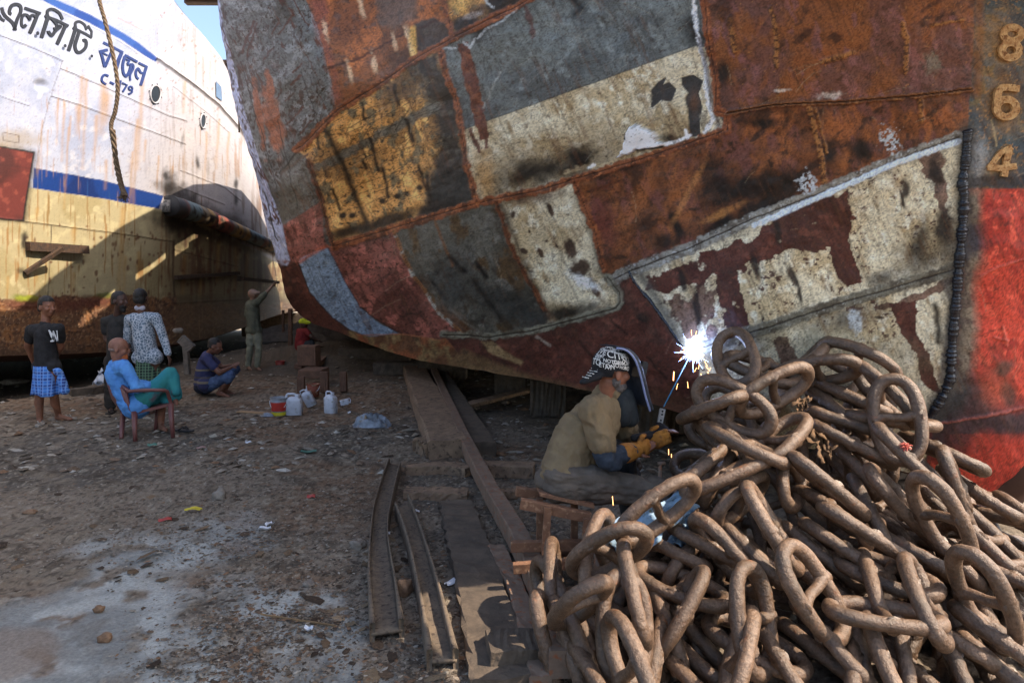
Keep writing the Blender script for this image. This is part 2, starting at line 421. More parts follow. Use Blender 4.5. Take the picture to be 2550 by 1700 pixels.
plate(11, 'cream plate with maroon stripes behind the chain', [(1740,868),(1852,833),(1980,792),(2110,749),(2240,712),(2372,673),(2386,673),(2372,836),(2366,941),(2351,979),(2315,1039),(2300,1240),(1745,1090)], CREAM, 0)
plate(12, 'dark maroon bottom plate beside the welder', [(1513,691),(1524,698),(1567,676),(1618,745),(1702,862),(1716,878),(1740,868),(1745,1090),(1560,1030),(1330,960),(1150,900),(1102,834),(1225,838),(1327,822),(1440,793),(1534,767),(1545,753),(1542,727)], MAR, 0)
plate(13, 'tall cream plate with brown stains', [(1236,494),(1345,473),(1427,447),(1473,553),(1513,691),(1542,727),(1545,753),(1534,767),(1440,793),(1366,806),(1356,774),(1300,670),(1269,604)], CREAM, 1)
plate(14, 'smoky grey plates', [(982,570),(1080,538),(1192,505),(1236,494),(1269,604),(1300,670),(1356,774),(1366,806),(1327,822),(1225,838),(1152,836),(1091,778),(1029,687)], GPL, 1)
plate(15, 'faded red plate', [(818,614),(836,611),(971,571),(982,570),(1029,687),(1091,778),(1152,836),(1100,846),(989,834),(898,764),(851,691)], PINK, 1)
plate(16, 'pale blue primed plate', [(742,654),(748,642),(770,633),(790,622),(818,614),(851,691),(898,764),(950,808),(989,832),(920,838),(870,822),(825,793),(771,727)], BLUE, 2, 1)
plate(17, 'maroon bilge plate', [(690,640),(722,650),(742,654),(771,727),(825,793),(870,822),(920,838),(890,870),(680,800)], MAR, 0)
plate(18, 'faded pink painted plate', [(705,560),(752,532),(796,502),(815,604),(818,614),(790,622),(770,633),(748,642),(735,654),(722,650)], PINK, 2)
plate(19, 'orange brown strip along the keel', [(870,822),(920,838),(989,834),(1100,846),(1102,834),(1150,900),(1330,960),(1560,1030),(1500,1060),(800,900)], tone((128, 76, 44), ((96, 66, 44), n1, .5, .62), ((120, 98, 66), n4, .54, .68)), 1)
lavm = cv.mask([(400,-800),(520,-400),(545,0),(590,200),(640,380),(670,470),(705,560),(722,650),(715,662),(688,650),(640,520),(540,200),(400,-300)], 1.5, 0, .05, 20); cv.put(lavm, LAV); PL[20] = ('pale blue grey edge strip', [(400,-800),(520,-400),(545,0),(590,200),(640,380),(670,470),(705,560),(722,650),(715,668),(680,660),(640,520),(500,200),(400,-300)])

# --- grey upper left: rust dashes and pits
u_, v_ = rot(Xp, Yp, 62)
rng = np.random.RandomState(5)
mg = cv.mask(PL[1][1], 2, 2)
dash = sst(.66, .72, fb(u_ * .03, v_ * .16, 77, 3)) * sst(.42, .56, n1 + .1) * mg
cv.put(dash, (84, 46, 30), .9)
cv.put(sst(.6, .66, fb(Xp * .16, Yp * .09, 88, 3)) * mg * sst(.4, .55, fb(Xp * .012, Yp * .012, 5)), (66, 46, 38), .85)
for (cx, cy, a, b, an) in [(645, 280, 9, 95, -8), (680, 300, 22, 80, -10), (672, 210, 9, 46, -6)]:
    cv.put(cv.blob(cx, cy, a, b, an, .3, .5, .06, cx), (146, 84, 46), .85)
for (x0, y0, x1, y1, w) in [(604,130,632,55,6),(616,140,640,60,4),(695,85,728,35,3.5),(727,182,748,160,4),(722,212,744,190,4.5),(710,250,730,235,3.5),(690,245,702,222,3.5),(735,290,752,268,4),(712,310,730,296,4),(660,150,680,120,3),(676,85,690,60,3.5),(752,330,776,300,3.5),(700,430,765,385,5),(755,352,830,278,4)]:
    cv.put(cv.line([(x0, y0), (x1, y1)], w * .6, 1.5, 4, .1, x0), (84, 46, 32), .9)
cv.put(cv.mask([(700,425),(738,372),(771,400),(796,502),(705,560),(690,520)], 5, 8, .04, 4), (96, 90, 80), .6)
cv.put(cv.line([(660,480),(692,600)], 1.3, 1, 1), SOOT, .8); cv.put(cv.line([(695,430),(756,362)], 2, 1, 2), (46, 40, 36), .9)
for p in ([(692,300),(740,520)], [(602,160),(690,470)], [(745,180),(800,330)]): cv.put(cv.line(p, .9, 1, 2), SOOT, .5)
# --- orange plate
cv.put(cv.mask([(925,-40),(1042,-40),(1040,40),(990,75),(940,60)], 8, 10, .04, 6), (96, 84, 78), .75)
cv.put(cv.mask([(1036,60),(1080,45),(1110,60),(1122,92),(1050,138),(1036,120)], 3, 6, .06, 7), DARK, .9)
cv.put(cv.mask([(762,-20),(810,-20),(830,160),(850,240),(836,276),(816,174)], 8, 10, .04, 8), (138, 78, 66), .6)
cv.put(cv.line([(812,174),(900,140),(1000,90),(1090,50)], 3, 2, 5, .08, 9), (64, 34, 24), .8)
for x, y in ((812,75),(898,20),(1020,85),(1025,120),(1030,140),(985,105),(930,160),(870,180)): cv.put(cv.blob(x, y, 6, 24, -12, .6, .8, .1, x), (206, 178, 146), .6)
cv.put(cv.mask([(1022,70),(1036,66),(1040,140),(1020,150)], 3, 4, .08, 12), (200, 160, 70), .6)
# --- burnt yellow plate top
cv.put(cv.blob(1160, 60, 45, 24, -15, .6, .6, .04, 3), SOOT, .95); cv.put(cv.blob(1250, 10, 70, 32, -25, .6, .6, .04, 4), SOOT, .85)
cv.put(cv.blob(1175, 40, 26, 8, -20, .4, .5, .08, 6), (150, 140, 136), .7); cv.put(cv.blob(1145, 2, 30, 30, 0, .6, .4, .04, 7), (196, 158, 84), .7)
# --- ochre plate
my = cv.mask(PL[4][1], 2, 1)
cv.put(cv.mask([(1010,160),(1096,125),(1135,250),(1192,505),(1110,535),(1050,540),(1080,430),(1092,330),(1060,230)], 16, 14, .03, 3) * my, DARK, .96)
cv.put(cv.mask([(930,215),(1050,150),(1075,230),(960,260)], 20, 14, .03, 4) * my, DARK, .6)
cv.put(cv.mask([(1080,420),(1190,420),(1192,505),(1050,545)], 12, 10, .03, 5) * my, (48, 50, 50), .8)
cv.put(cv.line([(770,425),(830,400),(900,362),(960,330),(1040,290),(1090,262)], 11, 3, 9, .07, 6) * my, (102, 98, 90), .9)
cv.put(cv.line([(800,300),(838,375),(866,440),(900,520),(912,565)], 6, 5, 3, .05, 7) * my, (44, 34, 24), .9)
for p, w in (([(900,258),(906,300)], 4), ([(978,212),(992,262)], 4), ([(920,345),(945,425)], 4), ([(1010,300),(1028,352)], 5), ([(955,420),(970,490)], 4), ([(1045,410),(1060,465)], 4), ([(1065,440),(1075,520)], 5), ([(830,470),(850,520)], 4), ([(810,425),(815,440)], 3), ([(905,395),(912,420)], 3.5), ([(790,340),(797,370)], 3.5)):
    cv.put(cv.line(p, w, 3, 4, .08, int(p[0][0])) * my, (30, 24, 20), .92)
rs = random.Random(4)
for i in range(80):
    x = rs.uniform(800, 1090); y = rs.uniform(250, 520); l = rs.uniform(20, 110); a = R(rs.choice([-22, -28, -15, -60, 70]) + rs.uniform(-8, 8))
    cv.put(cv.line([(x, y), (x + l * math.cos(a), y + l * math.sin(a))], .6, .9, 0) * my, (30, 24, 18), .8)
for x, y in ((955,500),(992,488),(1014,482),(880,535),(856,535),(1045,468),(815,560)): cv.put(cv.blob(x, y, 8, 7, 0, .5, .4, .1, x), SOOT, .85)
cv.put(cv.blob(870, 575, 60, 14, -14, .7, .5, .05, 9) * my, SOOT, .6); cv.put(cv.blob(960, 552, 80, 16, -16, .7, .5, .05, 10) * my, SOOT, .75)
cv.put(cv.blob(1098, 520, 50, 22, -10, .6, .5, .05, 11) * my, SOOT, .8)
# --- grey over cream plate
mc = cv.mask([(1150,325),(1209,303),(1400,235),(1729,116),(1755,118),(1783,218),(1785,280),(1812,323),(1573,403),(1427,447),(1345,473),(1192,505)], 1, 0)
cv.put(mc, CREAM)
cv.mul(cv.line([(1150,325),(1209,303),(1400,235),(1729,116)], 1.2, 1, 1), .5)
yb = cv.blob(1380, 400, 250, 50, -15, .9, .4, .02, 3) * mc
cv.put(yb, (120, 94, 54), .62); cv.put(cv.blob(1345, 425, 110, 30, -14, .9, .6, .04, 4) * mc, SOOT, .75); cv.put(cv.blob(1440, 395, 45, 26, -10, .9, .6, .04, 4) * mc, SOOT, .8)
cv.put(cv.blob(1210, 440, 22, 60, -8, .8, .5, .04, 5) * mc, (168, 128, 74), .7)
cv.put(cv.mask([(1140,110),(1168,105),(1186,190),(1210,305),(1216,345),(1196,352),(1180,300),(1152,190)], 1.5, 6, .08, 6), tone((98, 54, 40), ((120, 72, 48), n2, .5, .6)), .95)
for p in ([(1174,322),(1184,360)], [(1186,350),(1196,378)], [(1206,335),(1212,368)]): cv.put(cv.line(p, 4, 1.5, 4), (92, 50, 38), .9)
cv.put(cv.line([(1300,5),(1318,40),(1326,90)], 6, 2, 7, .1, 8), (88, 50, 46), .7)
for (p, w) in (([(1400,-20),(1450,20),(1432,36)], 8), ([(1210,60),(1190,95)], 9), ([(1720,60),(1732,95)], 20)): cv.put(cv.line(p, w, w, 6, .05, w) * (1 - mc), SOOT, .7)
cv.put(cv.line([(1200,270),(1245,180)], 3, 2, 2) , (140, 140, 136), .6)
cv.put(cv.line([(1330,170),(1365,172),(1400,155),(1430,115)], 4, 5, 3, .05), (136, 140, 140), .5)
for i in range(60):
    x = rs.uniform(1220, 1720); y = rs.uniform(20, 420); l = rs.uniform(20, 120); a = R(rs.uniform(-60, -20))
    cv.put(cv.line([(x, y), (x + l * math.cos(a), y + l * math.sin(a))], .5, 1, 2) * cv.mask(PL[5][1], 2, 0), (150, 146, 136) if i % 2 else (64, 62, 58), .4)
hole1 = [(1620,268),(1620,225),(1638,204),(1662,192),(1652,210),(1667,204),(1684,222),(1674,252),(1645,250),(1624,270)]
hole2 = [(1696,193),(1725,187),(1751,203),(1740,233),(1749,262),(1743,327),(1751,338),(1718,342),(1714,273),(1707,247),(1714,233),(1697,212)]
for h in (hole1, hole2):
    m = cv.mask(h, 1, 1.5, .1, 2); cv.put(m, (62, 60, 60)); cv.h -= m * .004
cv.put(cv.blob(1728, 250, 12, 30, 0, .8, .5, .05, 3), (110, 72, 46), .5)
cv.put(cv.mask([(1744,285),(1760,275),(1772,330),(1752,332)], 2, 5, .1, 4), (134, 124, 108), .9)
cv.put(cv.blob(1665, 345, 20, 10, 0, .7, .6, .1, 5), SOOT, .7)
wool = [(1569,316),(1584,309),(1631,331),(1652,360),(1640,368),(1591,371),(1558,385),(1538,391),(1558,371),(1562,334)]
m = cv.mask(wool, 1.5, 5, .12, 6); cv.put(m, tone((224, 222, 224), ((200, 196, 198), n3, .5, .7))); cv.h += m * .03
cv.put(cv.mask([(1566,318),(1570,312),(1566,345),(1558,345)], 1, 1), SOOT); cv.put(cv.line([(1590,372),(1660,366)], 3, 2, 2), SOOT, .8)
cv.put(cv.line([(1655,360),(1690,350),(1718,338)], 4, 1.5, 3, .1, 2), (224, 224, 230), .95); cv.put(cv.line([(1708,325),(1714,345)], 4, 1.5, 2), (224, 224, 230))
cv.put(cv.line([(1726,-20),(1728,30),(1736,75),(1752,160),(1764,255),(1776,300),(1756,330)], 5, 2, 5, .1, 3), (200, 202, 212), .95)
cv.put(cv.line([(1742,100),(1774,255),(1790,320)], 6, 4, 3, .05, 4), (86, 78, 84), .7)
cv.put(cv.line([(1412,430),(1440,420),(1500,412),(1580,385)], 5, 2, 6, .09, 5), (158, 140, 112), .8); cv.put(cv.line([(1465,418),(1480,410)], 4, 2, 3), (220, 218, 216))
for p in ([(1200,-5),(1230,20)], [(1155,105),(1172,120),(1185,96)], [(1104,122),(1132,120)], [(1192,96),(1215,70),(1240,62),(1290,20)]): cv.put(cv.line(p, 3, 1.5, 4, .12, 5), (176, 178, 182), .8)
cv.put(cv.line([(1100,128),(1106,160),(1128,245),(1150,318)], 1.3, 1, 3), (170, 170, 170), .7)
# --- cream tall plate stains
for (x, y, a, b, an) in [(1276,536,6,9,0),(1372,520,6,18,-15),(1420,620,14,28,-12),(1305,625,10,7,20),(1345,628,7,12,-30),(1200,800,6,6,0),(1318,577,4,5,0),(1445,668,22,20,0),(1480,720,8,34,-25),(1360,600,4,4,0),(1385,612,4,8,-40)]:
    cv.put(cv.blob(x, y, a, b, an, .3, .4, .1, x), (72, 54, 44), .95)
cv.put(cv.blob(1330, 490, 60, 16, -12, .7, .6, .06, 2), (84, 56, 44), .7); cv.put(cv.blob(1455, 700, 40, 14, 30, .5, .6, .1, 3), (198, 200, 204), .7)
cv.put(cv.line([(1240,500),(1300,640),(1362,790)], 7, 6, 5, .04, 4), (60, 46, 34), .7); cv.put(cv.blob(1420, 780, 80, 18, -10, .8, .6, .05, 8), SOOT, .75)
cv.put(cv.line([(1430,450),(1460,540),(1505,680)], 6, 6, 5, .04, 4), (44, 34, 28), .6)
# --- smoky grey
cv.put(cv.blob(1290, 770, 90, 42, 30, .7, .5, .03, 2) * cv.mask(PL[14][1], 2, 0), (44, 46, 46), .85)
cv.put(cv.blob(1150, 700, 60, 90, -40, .6, .6, .03, 3) * cv.mask(PL[14][1], 2, 0), (56, 56, 54), .7)
cv.put(cv.blob(1130, 800, 60, 24, 35, .7, .6, .03, 4) * cv.mask(PL[14][1], 2, 0), (104, 66, 44), .6)
cv.put(cv.line([(1083,545),(1110,620),(1130,662)], 3, 2, 2), (110, 72, 40), .8); cv.put(cv.line([(1120,640),(1158,675)], 5, 4, 2), SOOT, .8)
cv.put(cv.line([(1188,655),(1210,690)], 5, 4, 2), SOOT, .9); cv.put(cv.line([(1075,705),(1108,745)], 4, 3, 2), SOOT, .8)
cv.put(cv.line([(1180,700),(1250,790)], 5, 6, 3), SOOT, .6); cv.put(cv.mask([(1065,680),(1130,665),(1150,720),(1120,790)], 3, 4), (66, 68, 68), .5)
cv.put(cv.line([(1120,770),(1200,835)], 3, 3, 3), (120, 116, 110), .5); cv.put(cv.mask([(1200,850),(1225,848),(1300,900),(1295,910),(1215,878)], 3, 5), (150, 128, 92), .7)
# --- faded red streaks
mp_ = cv.mask(PL[15][1], 2, 1)
cv.put(sst(.6, .66, fb(rot(Xp, Yp, 50)[0] * .02, rot(Xp, Yp, 50)[1] * .12, 41)) * mp_, (74, 44, 38), .6)
cv.put(cv.line([(850,600),(960,585)], 9, 7, 8, .08, 2) * mp_, SOOT, .7)
cv.put(cv.blob(1000, 750, 70, 26, 48, .8, .5, .04, 3) * mp_, (86, 52, 46), .6)
cv.put(cv.line([(742,654),(770,636),(818,612)], 4, 4, 4, .1, 4), (160, 84, 52), .8)
for (x, y) in ((727, 600), (735, 575), (762, 565), (718, 585)): cv.put(cv.blob(x, y, 4, 14, -15, .5, .6, .1, x), (84, 46, 38), .8)
cv.put(cv.blob(735, 735, 30, 30, 0, .8, .5, .04, 4), (60, 34, 28), .5)
# --- rust plates: soot and scrapes
m7 = cv.mask(PL[7][1], 2, 1)
for (x, y, a, b, an, k) in [(1685,560,12,40,-25,.95),(1800,560,50,22,-25,.9),(1860,470,90,36,-20,.8),(1900,520,80,30,-25,.85),(1960,460,60,34,-20,.6),(1650,600,26,20,0,.5),(1890,306,40,13,3,.9),(2145,375,26,28,0,.75),(2060,380,20,30,0,.35),(1780,460,40,60,-20,.35)]:
    cv.put(cv.blob(x, y, a, b, an, .7, .5, .035, x) * m7, SOOT, k)
cv.put(cv.blob(1590, 500, 100, 20, -65, .7, .5, .03, 5) * m7, (150, 92, 44), .55); cv.put(cv.blob(1715, 480, 8, 90, 28, .6, .4, .04, 6) * m7, (170, 116, 60), .6)
cv.put(cv.blob(1800, 530, 50, 9, -25, .6, .4, .04, 7) * m7, (158, 110, 52), .7); cv.put(cv.blob(1500, 560, 30, 60, -20, .7, .5, .03, 7) * m7, (112, 60, 54), .6)
cv.put(cv.line([(1460,478),(1555,448)], 4, 3, 3), (92, 52, 30), .9)
for p, w in (([(1920,20),(1935,90),(1932,165)], 6), ([(1817,45),(1832,125)], 7), ([(2245,60),(2258,100),(2254,180)], 7), ([(2045,155),(2125,132)], 6), ([(2320,65),(2400,48)], 4), ([(1936,218),(1940,256)], 4), ([(2015,270),(2040,360),(2055,460)], 7), ([(2030,270),(2060,380)], 3), ([(2290,250),(2296,300)], 6)):
    m = cv.line(p, w, 2, 4, .12, int(p[0][0])); cv.put(m, tone((148, 102, 52), ((86, 54, 32), n3, .5, .62)), .9); cv.h += m * .008
cv.put(cv.blob(1805, 0, 18, 90, -8, .7, .5, .05, 3), (60, 34, 24), .7); cv.put(cv.blob(1800, 180, 18, 26, 0, .7, .4, .05, 4), SOOT, .75)
for (x, y, a, b) in ((2065, 238, 26, 8), (1945, 225, 20, 4), (2322, 155, 20, 24)): cv.put(cv.blob(x, y, a, b, -5, .5, .9, .12, x), (182, 172, 168) if b < 20 else (120, 112, 100), .75)
# --- cream / maroon flaking
m10 = cv.mask(PL[10][1], 1, 0); m11 = cv.mask(PL[11][1], 1, 0)
flk = (fb(Xp * .035, Yp * .035, 61, 6) - .5) * 1.5
def flake(poly, soft=14, k=1.0, M=None, seed=1):
    m = cv.mask(poly, soft, 6, .05, seed); m = sst(.46, .54, m + flk * 1.1 * (m > 0) * (m < 1.01) - .02)
    cv.put(m * M, MAR, k)
flake([(1610,690),(1790,622),(1850,600),(1875,640),(1850,680),(1785,690),(1640,735),(1610,720)], 12, 1, m10)
flake([(1780,640),(1830,635),(1846,730),(1862,800),(1872,830),(1815,845),(1800,790),(1786,740)], 4, 1, m10, 2)
flake([(1900,545),(2050,490),(2110,470),(2120,560),(2060,620),(1960,625),(1870,650),(1860,610)], 16, 1, m10, 3)
flake([(2040,520),(2100,500),(2115,600),(2140,680),(2146,700),(2110,715),(2088,690),(2070,640)], 3, 1, m10, 4)
flake([(2280,380),(2340,370),(2350,400),(2360,540),(2330,520),(2325,460),(2300,430)], 12, .8, m10, 5)
flake([(1640,740),(1760,720),(1790,800),(1740,850),(1680,800)], 34, .8, m10, 6)
flake([(2220,755),(2280,750),(2285,830),(2320,900),(2345,985),(2300,960),(2280,880),(2240,820)], 4, 1, m11, 7)
flake([(2110,770),(2230,755),(2370,690),(2372,710),(2250,760)], 8, .8, m11, 8)
flake([(1925,845),(1960,835),(1990,900),(1950,930)], 4, .8, m11, 9)
spots = sst(.69, .72, fb(Xp * .11, Yp * .11, 63, 3)) * sst(.45, .55, n1); cv.put(spots * (m10 + m11), (74, 46, 40), .9)
for (x, y, a, b, an) in [(1936,575,8,36,-6),(1880,660,9,34,-15),(1975,690,10,30,-25),(1992,735,5,28,-10),(1736,770,8,44,-8),(2255,470,10,30,-8),(2330,430,18,40,-10),(2248,500,4,20,-10),(2350,560,22,40,0),(2190,790,12,4,5),(1700,700,8,24,-15)]:
    cv.put(cv.blob(x, y, a, b, an, .5, .5, .06, x), (34, 28, 28), .9)
for (x, y, a, b, an) in [(2300,640,50,40,-20),(2200,690,36,16,-15),(1905,815,80,12,-17),(2290,600,16,50,20),(1780,880,110,30,-15),(2100,800,80,26,-15),(2355,600,16,90,0),(1960,800,50,12,-17)]:
    cv.put(cv.blob(x, y, a, b, an, .9, .5, .04, x) * (m10 + m11), (40, 36, 34), .75)
cv.put(cv.blob(2140, 870, 150, 50, 10, .8, .5, .03, 5) * m11, (140, 124, 96), .5); cv.put(cv.blob(2130, 800, 18, 36, -20, .4, .8, .12, 6), (158, 160, 164), .9)
cv.put(cv.line([(2355,700),(2372,760),(2345,940)], 9, 5, 5, .06, 5), (98, 92, 88), .7); cv.put(cv.line([(2330,760),(2340,850)], 7, 6, 5, .06, 5), SOOT, .6)
# --- maroon plate
for p in ([(1520,795),(1560,835)], [(1612,890),(1660,940)], [(1440,850),(1480,890)], [(1590,790),(1610,800)]): cv.put(cv.line(p, 3, 3, 3), (40, 22, 20), .8)
cv.put(cv.blob(1605, 790, 20, 12, 20, .7, .4, .06, 2), SOOT, .6); cv.put(cv.line([(1340,835),(1370,860)], 3, 2, 3), (160, 150, 140), .7)
cv.put(cv.mask([(1150,870),(1300,930),(1460,968),(1600,1010),(1600,1040),(1100,930)], 8, 8, .03, 4), (112, 90, 62), .8)
cv.put(cv.mask([(1620,960),(1745,1000),(1745,1090),(1600,1060)], 10, 6), (92, 62, 46), .7)
# --- bow strip and red bow
cv.put(cv.line([(2425,-500),(2440,60),(2430,230)], 12, 8, 6, .05, 3), (118, 76, 42), .85)
for (x, y, a, b, k) in ((2495, 105, 50, 70, .7), (2500, 260, 52, 62, .7), (2470, 420, 60, 40, .4)): cv.put(cv.blob(x, y, a, b, 0, .8, .6, .04, x), (138, 104, 62), k)
cv.put(cv.blob(2430, 400, 26, 60, 0, .8, .4, .04, 5), (130, 130, 134), .8); cv.put(cv.mask([(2400,440),(2560,432),(2560,466),(2400,468)], 5, 3), (56, 50, 52), .8)
cv.put(cv.line([(2470,300),(2478,345),(2482,362)], 2.5, 1.5, 2), (150, 130, 96), .8)
m9 = cv.mask(PL[9][1], 1, 0)
cv.put(cv.mask([(2395,470),(2445,472),(2440,540),(2450,640),(2430,720),(2430,850),(2410,1000),(2330,1080),(2310,1040),(2370,900),(2390,650)], 16, 12, .03, 6) * m9, tone((122, 112, 96), ((96, 86, 76), n2, .5, .62), ((70, 70, 76), n1, .54, .66)), .95)
cv.put(cv.blob(2400, 540, 20, 70, 0, .9, .4, .03, 6) * m9, (60, 62, 68), .5)
cv.put(cv.mask([(2320,1000),(2420,935),(2480,1010),(2560,1010),(2640,1020),(2600,1085),(2440,1090),(2400,1150),(2340,1120),(2290,1150)], 22, 14, .03, 7) * m9, (50, 50, 54), .9)
cv.put(cv.blob(2495, 915, 24, 16, -30, .5, .4, .04, 8), (84, 66, 58), .85); cv.put(cv.blob(2515, 985, 18, 32, -10, .6, .4, .04, 9), (66, 54, 50), .85); cv.put(cv.blob(2480, 960, 40, 50, 0, .9, .4, .04, 9) * m9, (140, 82, 60), .5)
cv.put(cv.blob(2490, 1120, 90, 70, 0, .9, .4, .03, 10) * m9 * (Yp > 1080), (176, 60, 30), .5)
for p, w in (([(2440,690),(2480,665),(2560,640)], 2.2), ([(2330,1055),(2430,1040),(2560,1015)], 3), ([(2498,815),(2505,860)], 3.5), ([(2475,840),(2510,848)], 2.5)):
    m = cv.line(p, w, 1.5, 3, .1, w); cv.h += m * .008; cv.put(m, (170, 90, 72), .5)
# --- burnt and stained margins along every joint, pits and scratches everywhere
for sm_ in (seam1, seam2, seam3, seam4, seam5, seam6, bead, [(1107,-60),(1112,30),(1129,95)], [(1098,125),(1132,247),(1160,380),(1190,505)], [(1748,-60),(1783,218),(1812,323)], [(982,574),(1029,687),(1091,778),(1152,834)], [(1236,500),(1300,670),(1356,774)], [(1430,450),(1473,553),(1505,669)], [(771,400),(800,500),(836,611)]):
    g = cv.line(sm_, 9, 22, 14, .03, int(sm_[0][0])) * sst(.38, .62, fb(Xp * .02, Yp * .02, int(sm_[0][1]) + 3, 4)); cv.put(g, (44, 36, 30), .62)
for k_, (fx, fy, lo, hi, c_, op) in enumerate(((.30, .30, .72, .80, (54, 42, 34), .4), (.16, .2, .73, .78, (70, 48, 36), .5), (.09, .09, .70, .78, (52, 42, 36), .45))):
    cv.put(sst(lo, hi, fb(Xp * fx, Yp * fy, 130 + k_, 3)), c_, op)
dr_ = fb(rot(Xp, Yp, 66)[1] * .16, rot(Xp, Yp, 66)[0] * .010, 150, 4); cv.put(sst(.58, .72, dr_) * sst(.42, .6, n1), (92, 60, 38), .38); cv.put(sst(.62, .75, fb(rot(Xp, Yp, 66)[1] * .3, rot(Xp, Yp, 66)[0] * .014, 152, 3)), (40, 34, 30), .3)
for i in range(240):
    x = rs.uniform(720, 2540); y = rs.uniform(0, 1000); l = rs.uniform(12, 90); a = R(rs.choice([-20, -25, -30, -60, 65, 75, 20]) + rs.uniform(-10, 10))
    cv.put(cv.line([(x, y), (x + l * .5 * math.cos(a), y + l * .5 * math.sin(a)), (x + l * math.cos(a + .1), y + l * math.sin(a + .1))], rs.uniform(.2, .9), .8, 0), rs.choice([(30, 26, 24), (150, 134, 112), (60, 42, 30), (34, 28, 24)]), rs.uniform(.25, .6))
# --- seams: thin strip colour, dark crack and raised edge
def seam(pts, w, c, crack=1.0, k=.95, amp=6, h=.003, seed=1):
    m = cv.line(pts, w, 2, amp, .09, seed); cv.put(m, c, k); cv.h += m * h
    mc_ = cv.line(pts, crack, .9, 1.2, .05, seed + 1); cv.put(mc_, (36, 24, 18), .9); cv.h -= mc_ * h * 1.5
OS = tone((124, 72, 40), ((92, 54, 34), n2, .46, .62), ((150, 92, 50), n3, .6, .74))
GS = tone((128, 124, 118), ((96, 90, 84), n2, .5, .62), ((150, 150, 152), n3, .62, .76))
seam(seam1, 10, OS); seam(seam2, 10, OS, seed=3)
seam([(1107,-60),(1112,30),(1129,95)], 8, OS, .4); seam([(1098,125),(1110,180),(1132,247),(1150,320),(1160,380),(1190,505)], 8, OS, .6, seed=5)
seam([(1748,-60),(1760,60),(1783,218),(1785,278),(1809,282),(1812,323)], 10, OS, 1, seed=6)
seam([(982,574),(1000,620),(1029,687),(1091,778),(1152,834)], 4, tone((124, 84, 50), ((150, 146, 140), n2, .5, .62)), .5, amp=3, seed=7)
seam([(1236,500),(1269,604),(1300,670),(1356,774)], 6, tone((104, 62, 36), ((80, 50, 32), n2, .5, .6)), .5, seed=8); seam([(1430,450),(1473,553),(1505,669)], 9, OS, .6, seed=9)
seam([(771,400),(800,500),(820,570),(836,611)], 6, tone((96, 56, 34), ((70, 42, 30), n2, .5, .6)), .8, seed=10)
seam(seam3, 6, tone((112, 72, 40), ((140, 96, 54), n3, .55, .7)), 1.4, seed=11, h=.012)
seam(seam4, 15, GS, 1.6, seed=12, amp=6); cv.put(cv.line([(1880,560),(2018,500),(2160,437),(2226,408),(2386,352)], 7, 2, 4, .08, 13), (176, 186, 204), .95)
seam(seam5, 15, tone((104, 98, 86), ((80, 72, 62), n2, .5, .62), ((132, 128, 120), n3, .64, .78)), 1.6, seed=14, amp=6)
seam(seam6, 9, tone((112, 108, 96), ((84, 78, 68), n2, .5, .62)), 1.5, seed=15); seam([(690,648),(722,652)], 1.5, OS, .3)
for (x, y, a, b) in ((2218, 350, 22, 34), (2008, 455, 22, 26)): cv.put(cv.blob(x, y, a, b, -12, .3, 1.0, .12, x) * sst(.4, .5, n3), (164, 168, 176), .9)
cv.put(cv.line([(1600,690),(1700,850)], 12, 9, 4), (70, 68, 66), .75); cv.put(cv.line([(1540,700),(1640,850)], 10, 9, 4), (64, 48, 44), .5)
cv.put(cv.line(bead, 20, 12, 5), (72, 68, 66), .75); cv.mul(cv.line([(700,668),(742,655)], 1.2, 1, 1), .3)
cv.mul(cv.line([(742,654),(771,727),(825,793),(887,833)], 1.4, 1, 1), .45); cv.mul(cv.line([(818,614),(851,691),(898,764),(989,832)], 1.4, 1, 1), .45)
cv.put(cv.line([(887,833),(989,834),(1102,848)], 1.6, 1, 2), (150, 92, 60), .6)
# fine grime on everything
gr = fb(Xp * .35, Yp * .35, 91, 2); cv.c *= (1 - .28 * sst(.5, .8, gr))[..., None] * (1 + .18 * sst(.55, .3, gr))[..., None]
cv.c *= (.86 + .28 * fb(Xp * .012, Yp * .012, 95, 4))[..., None]
HG = 2.2
cv.c = (np.clip(cv.c, 0, 1) ** 1.22) * np.array([.95, 1.02, 1.0])
cv.c = cv.c.mean(-1, keepdims=True) * .12 + cv.c * .88
V0 = PN(HX, HY, D)
NRM = grid_normals(V0)
if NRM[400, 200, 1] > 0: NRM = -NRM
dent = (fb(Xp * .012, Yp * .012, 71, 3) - .5) * .05 + (fb(Xp * .05, Yp * .05, 73, 3) - .5) * .012
dent *= np.clip(D / 6, .6, 2)
V = V0 + NRM * (dent + cv.h)[..., None]
NRM = grid_normals(V)
if NRM[400, 200, 1] > 0: NRM = -NRM
ids = np.zeros(HX.shape, int); cxm = (HX[:-1, :-1] + HX[1:, 1:]) / 2; cym = (HY[:-1, :-1] + HY[1:, 1:]) / 2
ids = np.full(cxm.shape, -1)
near = np.full(cxm.shape, 1e9)
for k, (lb, poly) in PL.items():
    ids[inpoly(cxm, cym, poly)] = k
for _ in range(400):
    if not (ids < 0).any(): break
    for ax_, sh_ in ((0, 1), (0, -1), (1, 1), (1, -1)):
        r_ = np.roll(ids, sh_, ax_); ids = np.where((ids < 0) & (r_ >= 0), r_, ids)
hull = empty('ship_hull', P(2440, 1236, 4.35), 'huge rusty hull of mismatched patched plates with a bright red bow', 'ship hull')
HM = painted('hull_paint', .55, 22, .005, .4, .09)
# quads run (u, v): flip so they face the camera
parts = grid_parts(V, cv.c * HG, *HX.shape, ids, {k: 'hull_plate' for k in PL}, HM, hull, NRM, {k: v[0] for k, v in PL.items()})
for o in parts.values(): o.data.flip_normals() if False else None

